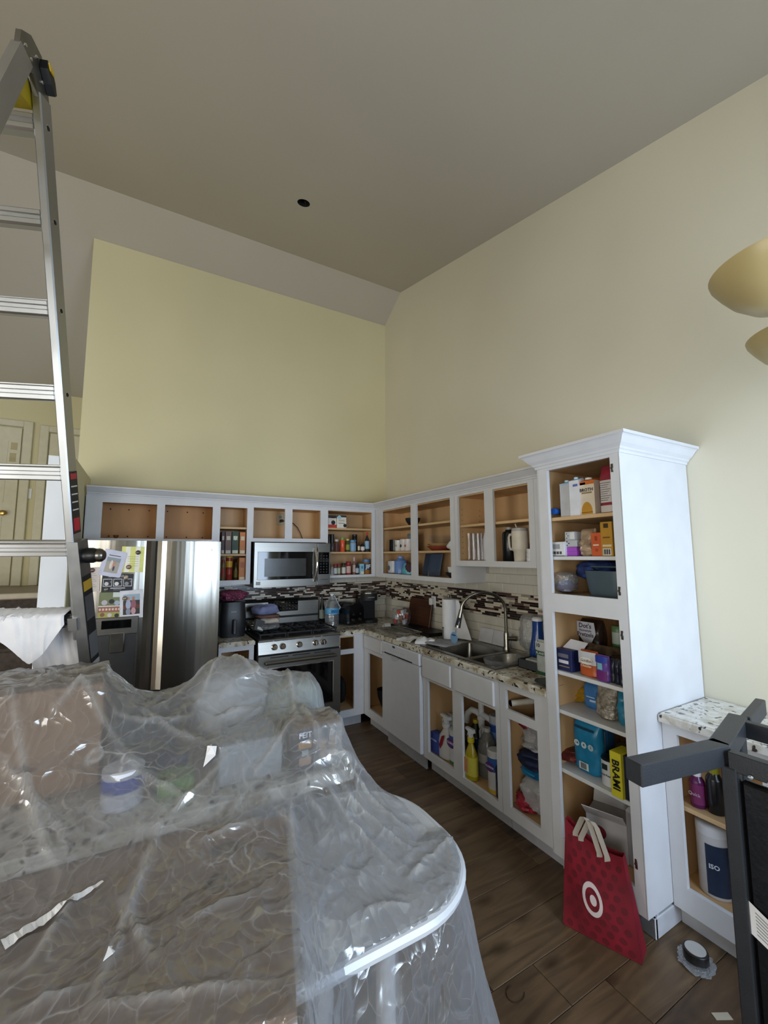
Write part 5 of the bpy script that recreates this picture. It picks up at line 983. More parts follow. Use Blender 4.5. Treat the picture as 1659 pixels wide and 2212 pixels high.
def ringm(r0, r1, cu, cv, a0=0, a1=2*math.pi):
    q = MB(); n = 28; k = 1.12
    vs = [onbag(cu+r*math.cos(a0+(a1-a0)*i/n), cv+k*r*math.sin(a0+(a1-a0)*i/n), .003) for i in range(n+1) for r in (r0, r1)]
    q.add(vs, [(2*i, 2*i+1, 2*i+3, 2*i+2) for i in range(n)]); return q
ringm(.105, .15, .46, .45).obj('logo_ring', C('d9c9c9', .5), sbg, fix=False); ringm(.0, .05, .475, .45).obj('logo_dot', C('d9c9c9', .5), sbg, fix=False)
for uo in ((.2, .62), (.3, .75)):
    p0, p1 = Vector(onbag(uo[0], .97)), Vector(onbag(uo[1], .95)); q = MB()
    side = Vector((.362, -.932, 0)); mid_ = (p0+p1)/2+Vector((-.0, 0, .11))
    pts = [p0-Vector((0, 0, .05)), p0, p0.lerp(mid_, .7)+Vector((0, 0, .02)), mid_, p1.lerp(mid_, .7)+Vector((0, 0, .02)), p1, p1-Vector((0, 0, .05))]
    q.add([tuple(p+side*s_*.012+Vector((-.004, 0, 0))) for p in pts for s_ in (-1, 1)], [(2*i, 2*i+1, 2*i+3, 2*i+2) for i in range(6)], 0, True); q.obj('handle', C('b9b0a4', .7), sbg, fix=False)
# --- under the sink
U = .145; XU = -.55
IT('box', 'detergent_box', 'blue detergent box under the sink', 'box', 925, 948, 1583, U, 'x', XU, d=.06, body='3d52a8', panels=((-.3, .3, .6, .68, 'aab4dc'),))
IT('box', 'sponge_box', 'brown carton behind the blue detergent box', 'box', 928, 952, 1560, U, 'x', -.38, d=.08, body='4a2c20')
def spray(name, label, u0, u1, vt, zb, xx, body, trig, band=None, bm=None, txt=None, capcol=None):
    c_, w_, h_ = fit(u0, u1, vt, zb, 'x', xx); t = thing(name, label, 'spray bottle', (c_[0]+w_*.3, c_[1], zb+.0008), RW)
    hb = h_*.74; MB().lathe([(.9, 0), (1, .02), (1, .55), (.9, .68), (.5, .86), (.36, .95), (.36, 1.)], seg=20).obj('body', bm or C(body, .25), t); o = LAST[0]; o.scale = (w_/2, w_*.35, hb)
    MB().cyl(0, 0, hb*.98, h_*.82, w_*.22, seg=14).obj('collar', C(capcol or trig, .35), t)
    MB().prism([(-.42*w_, h_*.95), (-.40*w_, h_), (.3*w_, h_), (.34*w_, h_*.93), (.12*w_, h_*.9), (.1*w_, h_*.82), (-.12*w_, h_*.82), (-.14*w_, h_*.93)], -.011, .011, ax='y').obj('trigger_head', C(trig, .35), t)
    MB().prism([(-.14*w_, h_*.93), (-.2*w_, h_*.93), (-.32*w_, h_*.83), (-.27*w_, h_*.82)], -.006, .006, ax='y').obj('trigger', C(trig, .35), t)
    if band:
        MB().lathe([(1.02, .12), (1.02, .62)], seg=20).obj('label', C(band, .5), t); o = LAST[0]; o.scale = (w_/2, w_*.35, hb)
    return t, w_, h_
t, w_, h_ = spray('spray_bottle', 'white spray bottle with red label and trigger under the sink', 943, 969, 1549, U, XU, 'd0d0d4', 'd4d6d8'); MB().prism([(-w_*.2, h_*.3), (w_*.05, h_*.55), (w_*.28, h_*.6), (w_*.1, h_*.35), (-w_*.1, h_*.22)], -w_*.37, -w_*.35, ax='y').obj('label', C('8e1f30', .5), t)
t, w_, h_ = spray('spray_bottle', 'grey trigger spray bottle half hidden behind the wipes canister', 958, 984, 1547, U, -.42, 'b6babc', 'b9bdbd')
def wipes(u0, u1, vt, xx, lab, base_c):
    return IT('can', 'wipes_canister', lab, 'canister', u0, u1, vt, U, 'x', xx, body='d3d4d8', cap='c9cacc', bands=((.52, .84, '2f5aa4'), (0.02, .1, base_c)), txt=('CLOROX', 'e4e6f0', .62))
t, w_, h_, _ = wipes(964, 986, 1579, XU, 'white and blue wipes canister with green foot under the sink', '3f8a5c'); MB().lathe([(0, -.001), (w_*.42, -.001), (w_*.42, 0)], ax='y', seg=20).obj('logo', C('5a3a80', .4), t); o = LAST[0]; o.location = (0, -w_*.5, h_*.62); o.scale = (1, 1, .7)
t, w_, h_, _ = wipes(1048, 1071, 1624, -.57, 'white and blue wipes canister with yellow foot beside the clear jug', 'c9a82c'); MB().lathe([(0, -.001), (w_*.42, -.001), (w_*.42, 0)], ax='y', seg=20).obj('logo', C('5a3a80', .4), t); o = LAST[0]; o.location = (0, -w_*.5, h_*.62); o.scale = (1, 1, .7)
M_yel = mat('yellow_cleaner', 'c3ae1c', .12, var=.1, trans=.3)
t, w_, h_ = spray('spray_bottle', 'yellow cleaner spray bottle with white trigger under the sink', 1000, 1023, 1577, U, -.58, 'b8a420', 'd8dade', band='c9c04a', bm=M_yel, capcol='c9b82a'); MB().box(-w_*.35, w_*.05, -w_*.38, -w_*.365, h_*.14, h_*.42).obj('label_panel', C('c98a5c', .5), t)
c_, w_, h_ = fit(1022, 1054, 1578, U, 'x', -.5); t = thing('water_jug', 'clear plastic jug with loop handle under the sink', 'jug', (c_[0]+w_/2, c_[1], U+.0008), RW)
MB().lathe([(w_*.42, 0), (w_*.47, .01), (w_*.47, h_*.25), (w_*.44, h_*.28), (w_*.47, h_*.31), (w_*.47, h_*.55), (w_*.4, h_*.72), (w_*.2, h_*.86), (w_*.14, h_*.93)], seg=22).obj('body', mat('clear_jug_plastic', 'b4b6b4', .15, var=.1, trans=.6, alpha=.75), t); MB().cyl(0, 0, h_*.92, h_, w_*.16, seg=14).obj('cap', C('b9bab8', .4), t)
MB().tube([(-w_*.14, 0, h_*.92), (-w_*.36, 0, h_*.97), (-w_*.5, 0, h_*.85), (-w_*.45, 0, h_*.62)], .008).obj('handle', C('b9bab8', .3), t); MB().lathe([(w_*.476, h_*.32), (w_*.476, h_*.5)], seg=22).obj('label', C('a9a6a2', .5), t)
IT('can', 'wipes_canister', 'tall blue and yellow canister behind the wipes under the sink', 'canister', 1053, 1076, 1549, U, 'x', -.37, body='5f86bc', cap='b9bcc4', bands=((.02, .45, 'c9a52a'), (.72, .84, '2c4a94')))
IT('bottle', 'cleaner_bottle', 'dark green bottle with yellow cap at the back under the sink', 'bottle', 1000, 1028, 1559, U, 'x', -.36, body='16241c', cap='c9b42a', neck=.3, capr=.3, shoulder=.6, lab='1d3a5c')
IT('bottle', 'cleaner_bottle', 'navy blue detergent bottle at the frame edge under the sink', 'bottle', 1065, 1087, 1634, U, 'x', -.575, body='101c40', cap='0e1632', neck=.4, capr=.4, shoulder=.7)
pt = thing('drain_trap', 'white plastic drain trap pipes under the sink', 'pipe', (-.33, -2.005, .29))
MB().tube([(0, .03, .43), (0, .03, .16)], .022, 12).obj('tailpiece', M_whitep, pt); MB().tube([(0, .03, .18), (0, .03, .11), (0, .01, .06), (0, -.03, .04), (0, -.07, .06), (0, -.08, .11)], .024, 12).obj('trap_bend', M_whitep, pt)
MB().tube([(0, .03, .17), (0, .07, .19), (0, .13, .19), (0, .18, .15), (.0, .20, .08)], .023, 12).obj('waste_arm', M_whitep, pt); MB().tube([(0, .03, .19), (0, -.06, .18), (0, -.12, .16)], .022, 12).obj('side_arm', M_whitep, pt); MB().cyl(0, .03, .15, .18, .031, seg=14).obj('slip_nut', M_whitep, pt)
# --- bags in the drawer cabinet
dt = thing('rolled_poster', 'white cardboard tube lying in the empty drawer slot', 'tube', (-.56, -2.50, .745)); MB().tube([(0, 0, .0), (.2, -.12, .025), (.36, -.22, .03)], .018, 12).obj('tube', C('c4bfb4', .5), dt); MB().lathe([(.019, -.004), (.012, -.004)], ax='x', seg=12).obj('tube_end', C('5a5248', .6), dt)
DB = 'carrier bags stuffed in the drawer cabinet'
o = tag(crumple(.21, .20, .22, 71, .4).obj('carrier_bag', M_bagw), 'crumpled white carrier bag at the top of the stuffed cabinet', 'bag', DB); o.location = (-.44, -2.615, .475)
o = tag(crumple(.26, .12, .22, 72, .25).obj('tote_pouch', mat('navy_fabric', '141c3c', .6, var=.2)), 'dark navy tote squeezed between the white carrier bags', 'bag'); o.location = (-.45, -2.615, .395)
o = tag(crumple(.2, .07, .2, 73, .3).obj('tissue_pack', mat('bright_blue_film', '2c84b4', .3, var=.4, scale=14)), 'bright blue plastic pack under the navy tote', 'pack'); o.location = (-.455, -2.60, .345)
o = tag(crumple(.23, .24, .23, 74, .3).obj('carrier_bag', M_bagw), 'large white carrier bag at the bottom of the stuffed cabinet', 'bag', DB); o.location = (-.46, -2.625, .152)
o = tag(crumple(.14, .12, .14, 75, .35).obj('carrier_bag', mat('red_white_print_bag', '9a2436', .4, var=.8, scale=24)), 'red and white printed bag at the foot of the white bags', 'bag'); o.location = (-.515, -2.565, .152)
o = tag(crumple(.07, .07, .12, 76, .3).obj('carrier_bag', mat('red_white_print_bag2', '8c2030', .4, var=.8, scale=30)), 'red printed bag handle poking up at the top of the stuffed cabinet', 'bag'); o.location = (-.5, -2.56, .60)
# --- small cabinet beyond the pantry
p_ = at_z(1501, .5205, 'x', -.37); t, w_, h_, _ = IT('bottle', 'vitamin_bottle', 'purple supplement bottle with white cap beyond the pantry', 'bottle', 1486, 1519, 1664, .5205, 'x', -.36, body='5a1c50', cap='d4d6dc', neck=.62, capr=.62, caph=.2, shoulder=.82, lab='742a5c', labz=(.1, .6), txt=('Quick', 'd9c4d4'))
IT('bottle', 'vitamin_bottle', 'black supplement bottle with yellow-green cap behind the metal frame', 'bottle', 1522, 1560, 1655, .5205, 'x', -.35, body='16161a', cap='8c8a24', neck=.62, capr=.62, caph=.2, shoulder=.82)
t, w_, h_, _ = IT('can', 'protein_tub', 'white and navy protein powder tub beyond the pantry', 'tub', 1499, 1572, 1790, .1845, 'x', -.37, body='c6c4c6', cap='d2d2d6', bands=(), caph=.14)
MB().grid(lambda u, v: (w_*.508*math.sin(-.1+1.5*u), -w_*.508*math.cos(-.1+1.5*u), h_*(.05+.7*v)), 10, 2).obj('label', C('1d2c44', .4), t); text('ISO', .02, C('c9ced8', .5), t, (w_*.2, -w_*.515, h_*.46), wide=w_*.3, rot=(math.pi/2, 0, .35), bold=.03)
# ------------------------------------------------------------------ countertop things
CT = CZ1+.001
c_, w_, h_ = fit(475, 535, 1302, CT, 'y', -.42); af = thing('air_fryer', 'black air fryer with a pull handle beside the refrigerator', 'air fryer', (c_[0], -.29, CT))
aw = w_*.97
def sq(a, r): return (abs(math.cos(a))**.5*(1 if math.cos(a) > 0 else -1)*r, abs(math.sin(a))**.5*(1 if math.sin(a) > 0 else -1)*r)
MB().grid(lambda u, v: (*[q*(1 if i == 0 else 1.0) for i, q in enumerate(sq(2*math.pi*u, aw/2*(.93+.07*math.sin(math.pi*min(v*1.2, 1)))))], h_*v), 36, 10, wrap=True).add([(*sq(2*math.pi*i/36, aw/2*.93), h_) for i in range(36)], [list(range(36))]).obj('body', mat('air_fryer_black', '232427', .38), af)
MB().box(-.014, .014, -aw/2-.045, -aw/2+.02, h_*.1, h_*.52, b=.006).obj('handle', mat('air_fryer_handle', '3d3e42', .35), af); MB().box(-aw*.13, aw*.08, -aw/2-.002, -aw/2+.004, h_*.72, h_*.74).obj('brand_strip', C('a4a4a6', .3), af)
o = tag(crumple(.26, .11, .26, 81, .3).obj('oven_mitt', mat('magenta_print_cloth', '7d3c54', .85, var=1.2, scale=80, bump=.3)), 'magenta patterned oven mitt heaped on the air fryer', 'oven mitt'); o.location = (c_[0]-.0, -.29, CT+h_+.001)
def fold(w, d, h, seed, n=5): 
    b_ = MB()
    for k in range(n):
        b_.grid(lambda u, v: ((u-.5)*w*(1-.06*k)+.006*nz(u*4, v*4, seed+k), (v-.5)*d*(1-.05*k), h*(k+.5)/n+.008*nz(u*3+seed, v*3, k)), 9, 9)
    return b_
def towel(name, label, w, d, h, m, loc, rot, seed):
    b_ = MB(); n, mm = 22, 12
    def f(u, v):
        a = 2*math.pi*u; x = abs(math.cos(a))**.45*(1 if math.cos(a) > 0 else -1); y_ = abs(math.sin(a))**.45*(1 if math.sin(a) > 0 else -1); p = math.pi*(v-.5); c = max(0., math.cos(p))**.35
        k = 1+.14*nz(x*2.5+seed, y_*2.5, v*4)
        return (w/2*x*c*k, d/2*y_*c*k, max(0, h*(.5+.5*math.sin(p))*(1+.32*nz(x*2.2+seed, y_*2.2, 3))))
    b_.grid(f, n, mm, wrap=True); o = tag(b_.obj(name, m), label, 'towel'); o.location = loc; o.rotation_euler[2] = rot; return o
tx, ty = rx+.13, -.33; zt = .962
towel('dish_towel', 'grey and white striped towel at the bottom of the pile on the range', .19, .2, .045, mat('striped_towel', '77777c', .9, var=.6, scale=40, stretch=(1, 6, 1)), (tx+.015, ty-.05, zt), .2, 1)
towel('dish_towel', 'cream towel in the pile on the range', .2, .19, .05, mat('cream_towel', 'c9bfb4', .9, var=.15), (tx+.04, ty-.01, zt+.046), -.2, 2)
towel('dish_towel', 'dusty brown towel in the pile on the range', .22, .17, .03, mat('brown_towel', '7a5a50', .9, var=.1), (tx+.02, ty, zt+.097), .1, 3)
towel('dish_towel', 'periwinkle blue towel on top of the pile on the range', .22, .19, .085, mat('blue_towel', '7d86ac', .9, var=.12, bump=.3), (tx-.0, ty, zt+.127), .3, 4)
gl_ = thing('work_glove_tag', 'grey boxed package with white label leaning by the towels', 'package', (rx+.035, -.46, .962)); MB().box(-.045, .045, -.02, .02, 0, .10, b=.004).obj('pack', C('55585c', .5), gl_); MB().box(-.02, .04, -.0225, -.02, .01, .035).obj('label', C('d4d4d2', .5), gl_); gl_.rotation_euler = (-.2, .35, .3)
o = tag(crumple(.1, .06, .1, 88, .3).obj('foil_wad', mat('foil', 'c9c6c0', .3, .9, var=.2)), 'wad of crumpled foil behind the towels on the range', 'foil'); o.location = (rx+.05, -.2, .962)
# right of the range
IT('bottle', 'olive_oil_bottle', 'dark olive oil bottle with pourer behind the range', 'bottle', 691.5, 703.5, 1287, CT, 'y', -.14, body='15180f', cap='1a1a16', neck=.26, capr=.3, caph=.1, shoulder=.58, lab='8f9488', labz=(.2, .5))
c_, w_, h_ = fit(705, 735, 1283, CT, 'y', -.30); t = thing('water_jug', 'clear ribbed gallon water jug with blue label on the counter', 'jug', (c_[0]+.01, -.235, CT))
prof = [(.40, 0), (.47, .02)]+[(.47-.025*(k % 2), .04+.28*k/7) for k in range(8)]+[(.485, .34), (.485, .56), (.45, .6), (.40, .68), (.22, .84), (.14, .9), (.14, .97)]
MB().lathe([(r_*w_, z*h_) for r_, z in prof], seg=26).obj('body', film('pet_bottle', haze=.28, gloss=.6, rough=.06, white=(.8, .85, .9), bump=.2), t); MB().lathe([(w_*.492, h_*.36), (w_*.492, h_*.55)], seg=26).obj('label', C('5fa4cf', .4), t); MB().cyl(0, 0, h_*.95, h_, w_*.16, seg=14).obj('cap', C('d0d8e0', .4), t)
MB().tube([(w_*.16, 0, h_*.92), (w_*.5, .0, h_*.62), (w_*.62, 0, h_*.55), (w_*.5, 0, h_*.47)], .006).obj('handle', C('d6dce2', .3), t); MB().box(-w_*.25, w_*.2, -w_*.5, -w_*.49, h_*.41, h_*.5).obj('label_print', C('2f74ac', .4), t)
uc = thing('utensil_jar', 'clear jar of clear plastic spoons behind the water jug', 'utensil jar', (c_[0]+.09, -.075, CT)); MB().lathe([(.04, 0), (.045, .01), (.045, .12), (.042, .12), (.04, .012), (0, .012)], seg=18).obj('jar', M_glass, uc)
for k, (a, ln) in enumerate(((.3, .27), (-.2, .25), (.55, .24))): q = MB().tube([(.01*k-.01, 0, .02), (.01*k-.01+a*.2, 0, ln*.8)], .005, 6); q.lathe([(0, -.006), (.022, 0), (0, .006)], .01*k-.01+a*.23, 0, ln*.9, ax='y', seg=12); q.obj('spoon', M_glass, uc)
c_, w_, h_ = fit(739, 783, 1302, CT, 'y', -.33); ts = thing('toaster', 'glossy black two-slot toaster', 'toaster', (c_[0], -.24, CT), .25)
prof_ = [(-w_*.42, .012), (-w_*.42, h_*.65)]+[(-w_*.42*math.cos(a*math.pi/16), h_*.65+h_*.35*math.sin(a*math.pi/16)) for a in range(1, 16)]+[(w_*.42, h_*.65), (w_*.42, .012)]
MB().prism(prof_, -.13, .13, ax='y', sm=True).obj('body', mat('gloss_black', '0d0e10', .12, coat=.5), ts)
for k in (-1, 1): MB().box(k*w_*.16-.014, k*w_*.16+.014, -.1, .1, h_*.955, h_*.985).obj('slot', C('2a2a2c', .6), ts); MB().box(k*w_*.2-.016, k*w_*.2+.016, -.15, -.13, h_*.45, h_*.55, b=.005).obj('lever', M_black, ts); MB().cyl(k*w_*.2, h_*.25, -.142, -.129, .014, ax='y', seg=14).obj('dial', M_chrome, ts)
c_, w_, h_ = fit(786, 822, 1275, CT, 'y', -.32); cm_ = thing('coffee_maker', 'black single-serve coffee maker with silver top ring', 'coffee maker', (c_[0], -.2, CT))
MB().box(-w_*.45, w_*.45, -.02, .12, .02, h_*.72, b=.012).obj('tank', M_matblack, cm_); MB().lathe([(w_*.46, h_*.68), (w_*.46, h_*.9), (w_*.40, h_*.97), (0, h_*.97)], 0, -.04, seg=26).obj('brew_head', M_matblack, cm_); MB().lathe([(w_*.47, h_*.9), (w_*.47, h_*.935), (w_*.42, h_*.975)], 0, -.04, seg=26).obj('ring', M_steelh, cm_); MB().lathe([(w_*.46, 0), (w_*.46, .03), (w_*.40, .035), (0, .035)], 0, -.05, seg=26).obj('drip_tray', M_matblack, cm_); MB().box(-w_*.3, w_*.1, -.04-w_*.47, -.04-w_*.45, h_*.77, h_*.795).obj('brand_strip', C('8c8c8c', .4), cm_)
# glass jar of pods
jp = at_z(855, CT, 'x', -.33); jr = thing('pod_jar', 'clear glass jar of coffee pods with knobbed lid', 'jar', (-.27, float(jp[1]), CT+.034))
MB().lathe([(.06, 0), (.085, .01), (.098, .06), (.098, .12), (.085, .155), (.08, .155), (.092, .12), (.092, .06), (.08, .014), (0, .01)], seg=26).obj('jar', M_glass, jr); MB().lathe([(.09, .156), (.088, .162), (.05, .18), (.018, .188), (.016, .2), (.024, .212), (.014, .225), (0, .226)], seg=22).obj('lid', M_glass, jr)
for k in range(12):
    a = k*2.4; rr = .055 if k < 9 else .02; zz = .013+.046*(k//4)
    o = MB().lathe([(.017, 0), (.022, .036), (.024, .038), (.024, .041), (0, .041)], rr*math.cos(a), rr*math.sin(a), zz, seg=12).obj('coffee_pod', C(('d9d6d2', 'b8433c', 'cfcac4', '8c6a5a')[k % 4], .4), jr)
pl_ = thing('pod_tray', 'black tray under the pod jar', 'tray', (-.25, float(jp[1])-.06, CT)); MB().box(-.12, .12, -.17, .17, 0, .02, b=.008).obj('tray', M_black, pl_); MB().frame(-.125, .125, -.175, .175, [(-.11, .11, -.16, .16)], 0, .012).obj('rim', M_black, pl_); LAST[0].rotation_euler = (-math.pi/2, 0, 0); LAST[0].location = (0, 0, .032)
# wire rack
rk = thing('cooling_rack', 'steel wire cooling rack lying on the counter', 'rack', (-.455, -1.01, CT+.002)); b = MB()
for k in range(15): b.tube([(-.13, -.2+.0285*k, .03), (.13, -.2+.0285*k, .03)], .002, 5)
b.obj('wire', M_chrome, rk); MB().tube([(-.135, -.2, .03), (.135, -.2, .03), (.135, .2, .03), (-.135, .2, .03)], .003, 6, closed=True).obj('rim', M_chrome, rk)
for sx in (-.12, .12):
    for sy in (-.17, .17): MB().tube([(sx, sy-.02, .03), (sx, sy, .002), (sx, sy+.02, .03)], .0025, 5).obj('foot', M_chrome, rk)
sh_ = thing('baking_pan', 'dark oven pan beneath the cooling rack', 'pan', (-.21, -1.145, CT)); b = MB(); b.frame(-.1, .1, -.15, .15, [(-.094, .094, -.144, .144)], 0, .028); b.frame(-.1, .1, -.15, .15, [], .0, .003); b.obj('pan', M_black, sh_); sh_.children[0].rotation_euler = (-math.pi/2, 0, 0); sh_.children[0].location = (0, 0, .028)
rl_ = thing('plastic_ring', 'pale plastic roll lying at the counter corner', 'roll', (-.43, -.74, CT+.03)); MB().lathe([(.028, -.03), (.03, -.03), (.03, .04), (.028, .04), (.024, .04), (.022, -.03), (.028, -.03)], ax='x', seg=20).obj('ring', C('b9b7b0', .4), rl_)
# cutting board against the tiles
M_wal = mat('walnut', '4a2c1c', .4, var=.35, scale=5, stretch=(.3, 1, 6))
cbp = [at(u, v, 'x', -.06) for u, v in ((884, 1289), (931, 1293), (931, 1350))]
cbd = thing('cutting_board', 'large walnut cutting board leaning on the backsplash', 'cutting board', (-.085, (cbp[0][1]+cbp[1][1])/2, CT), RW); wc = abs(cbp[0][1]-cbp[1][1]); hc_ = float(cbp[0][2]-CT)
MB().box(-wc/2, wc/2, -.011, .011, 0, hc_, b=.004).obj('board', M_wal, cbd); MB().box(-wc/2-.12, -wc/2+.01, -.011, .011, hc_*.42, hc_*.58, b=.004).obj('board_handle', M_wal, cbd); cbd.rotation_euler = (-.18, 0, RW)
# outlet with a plug-in
pw_ = at(937, 1300, 'x', -.012); wo = thing('wall_outlet', 'white outlet with a plug-in air freshener on the backsplash', 'outlet', (-.0105, float(pw_[1]), float(pw_[2])-.06), RW)
MB().box(-.036, .036, -.006, 0, 0, .115, b=.002).obj('plate', M_whitep, wo); MB().box(-.022, .022, -.05, -.006, .03, .10, b=.008).obj('plug_in', M_whitep, wo); MB().lathe([(.014, 0), (.016, .03), (.012, .034)], 0, -.03, .0, seg=12).obj('oil_vial', M_glass, wo)
# paper towel holder
c_, w_, h_ = fit(947, 975, 1295, CT+.012, 'x', -.27); pt_ = thing('paper_towel_holder', 'upright paper towel holder with a half-used roll', 'paper towel holder', (-.22, float(c_[1]), CT))
MB().lathe([(.085, 0), (.088, .004), (.085, .012), (0, .012)], seg=28).obj('base', M_black, pt_); MB().cyl(0, 0, .01, h_+.03, .006, seg=10).obj('spindle', M_steeld, pt_); MB().lathe([(0, h_+.02), (.013, h_+.03), (.010, h_+.05), (0, h_+.056)], seg=14).obj('finial', M_steeld, pt_)
MB().tube([(-.075, -.012, .012), (-.075, -.012, .10)], .004).lathe([(0, 0), (.009, .008), (0, .018)], -.075, -.012, .1, seg=10).obj('tension_arm', M_steeld, pt_)
ro = MB().lathe([(.018, .014), (.058, .014), (.058, h_+.012), (.018, h_+.012), (.018, .014)], seg=30).obj('towel_roll', M_paper, pt_)
MB().grid(lambda u, v: (.0+.058*math.cos(-.7-.0)+.05*u*(1-v)+.0, -.058*.6-.13*u*(1.1-.75*v), .016+(h_-.01)*v+.004*nz(u*3, v*3, 5)), 8, 10).obj('loose_sheet', M_paper, pt_)
# papers and folded towel on the counter
def crpaper(name, label, w, d, h, loc, rot, seed, m):
    b_ = MB().grid(lambda u, v: ((u-.5)*w+.01*nz(u*3, v*3, seed), (v-.5)*d+.01*nz(u*3, v*3, seed+9), .002+h*max(0, nz(u*2.4+seed, v*2.4, seed)*.9+.45)*math.sin(math.pi*u)**.3), 12, 12); o = tag(b_.obj(name, m), label, 'paper' if 'paper' in label else 'towel'); o.location = loc; o.rotation_euler[2] = rot; return o
crpaper('paper_sheet', 'crumpled white paper sheet lying flat on the counter', .22, .16, .03, (-.50, -1.30, CT), .3, 3, mat('white_paper_soft', 'dcdcdc', .8)); crpaper('paper_sheet', 'folded white paper peaked like a tent beside the grey towel', .16, .16, .07, (-.46, -1.47, CT), .8, 12, M_paper)
towel('dish_towel', 'folded grey striped towel beside the sink', .22, .26, .022, mat('grey_striped_towel', '9d9fa6', .9, var=.3, scale=40, stretch=(8, 1, 1), bump=.2), (-.40, -1.62, CT+.007), .15, 6)
# tag hung on the spray head
hd_w = (fx_+hd.x-.03, fy_+hd.y+.014, CZ1+.007+.15); tgp = thing('hang_tag', 'round pale blue hang tag on the faucet head', 'tag', (hd_w[0]-.028, hd_w[1]+.01, hd_w[2]-.10), RW); MB().lathe([(0, -.0012), (.042, -.0012), (.042, .0012), (0, .0012)], 0, 0, .045, ax='y', seg=24).obj('disc', C('7fa8cc', .5), tgp); MB().box(-.022, .022, -.0025, -.0012, .06, .07).obj('print', C('2b4c78', .5), tgp); MB().tube([(0, 0, .087), (.01, .015, .12)], .0012, 5).obj('string', C('d8d8d8', .5), tgp)
# spare tiles leaning behind the sink
for k, (u0, u1, lab) in enumerate(((1036, 1064, 'loose marble tile leaning behind the sink, nearer the paper towels'), (1065, 1102, 'loose marble tile leaning behind the sink, nearer the faucet pipe'))):
    p0 = at_z(u0, CT, 'x', -.045); p1 = at_z(u1, CT, 'x', -.045); w_ = abs(p1[1]-p0[1]); o = MB().box(-w_/2, w_/2, -.005, .005, 0, .115, b=.001); o = solo(o, 'loose_tile', mat('marble_tile', 'cfd0d4', .2, var=.12, scale=9), lab, 'tile', 'spare marble tiles behind the sink'); o.location = (-.055, (p0[1]+p1[1])/2, CT+.007); o.rotation_euler = (-.3, 0, RW)
# grey patch of marble mosaic sheet on the backsplash near the pantry
ms = thing('mosaic_sample', 'pale grey marble mosaic sample patch on the backsplash by the pantry', 'tile sample', (-.0095, -2.36, 1.22), RW)
for i in range(6):
    for j in range(10):
        if R.random() < .12: continue
        MB().box(.005+i*.05+(.02 if j % 2 else 0), .052+i*.05+(.02 if j % 2 else 0), -.004, 0, .022*j, .0205+.022*j).obj('mosaic_piece', C(R.choice(('b4b6bc', 'a4a6ae', 'c2c3c8')), .3), ms)
# carrier bag, blue bottle, caddy, wipes pouch by the pantry
o = tag(crumple(.11, .30, .16, 91, .28).obj('carrier_bag', M_bagf), 'limp clear carrier bag hanging behind the faucet', 'bag'); o.location = (-.075, -2.225, CT+.007)
c_, w_, h_ = fit(1141, 1172, 1338, CT, 'x', -.19); t = thing('soap_bottle', 'cobalt blue dish soap bottle with white cap', 'bottle', (-.13, float(c_[1])+.02, CT+.007), RW); MB().lathe([(.42*w_, 0), (.5*w_, .01), (.5*w_, h_*.22), (.36*w_, h_*.5), (.3*w_, h_*.7), (.3*w_, h_*.92)], seg=22).obj('body', mat('cobalt_plastic', '123f8c', .18, coat=.4), t); MB().lathe([(.31*w_, h_*.91), (.31*w_, h_*.97), (.22*w_, h_)], seg=20).obj('cap', M_whitep, t)
ca = thing('sponge_caddy', 'dark grey caddy with sponges at the sink edge', 'caddy', (-.33, -2.49, CT), RW)
b = MB(); b.frame(-.085, .085, 0, .055, [], -.06, -.055).frame(-.085, .085, 0, .055, [], .055, .06).box(-.085, .085, -.06, .06, 0, .004).box(-.085, -.08, -.06, .06, 0, .055).box(.08, .085, -.06, .06, 0, .055); b.obj('tray', mat('caddy_grey', '3d3f45', .5), ca)
so = solo(MB().box(-.05, .05, -.035, .035, 0, .03, b=.006), 'sponge', mat('pale_sponge', 'a9adac', .9, var=.25, bump=.4), 'pale sponge in the dark grey caddy', 'sponge'); so.location = (-.33, -2.49, CT+.03); so.rotation_euler[2] = RW+.1
t, w_, h_, d_ = IT('pouch', 'wipes_pouch', 'white pouch with green stripe leaning against the pantry', 'pouch', 1157, 1186, 1385, CT, 'x', -.40, d=.06, body='b4bab6', seed=95, crump=.05, panels=((-.48, .48, .56, .68, '2f5c44'), (-.48, .48, .0, .08, '2f5c44'), (-.48, .48, .7, .95, 'cfd2d2')), txt=(('PLANET', 0, .62, .7, 'd4dcd4'), ('10', -.2, .85, .25, '2c2c2c')))
str_ = thing('mesh_colander', 'translucent grey strainer basket hung over the small sink bowl', 'strainer', (-.40, -2.27, CT)); MB().grid(lambda u, v: (.17*(1-.25*v)*math.cos(2*math.pi*u)*(1+.1*math.cos(4*math.pi*u)), .10*(1-.2*v)*math.sin(2*math.pi*u)*(1+.1*math.cos(2*math.pi*u)), .04*(1-.3*abs(math.sin(2*math.pi*u)))-.10*v), 30, 6, wrap=True).obj('basket', film('smoky_plastic', tint=(.6, .6, .62), haze=.5, gloss=.4, rough=.15, white=(.4, .4, .42), bump=.1), str_); str_.children[0].scale = (.8, 1, 1)
pk = solo(MB().lathe([(0, 0), (.05, .002), (.075, .012), (.08, .014)], seg=24), 'small_dish', C('1c1c1e', .4), 'small black dish at the counter end by the pantry', 'dish'); pk.location = (-.52, -2.755, CT)
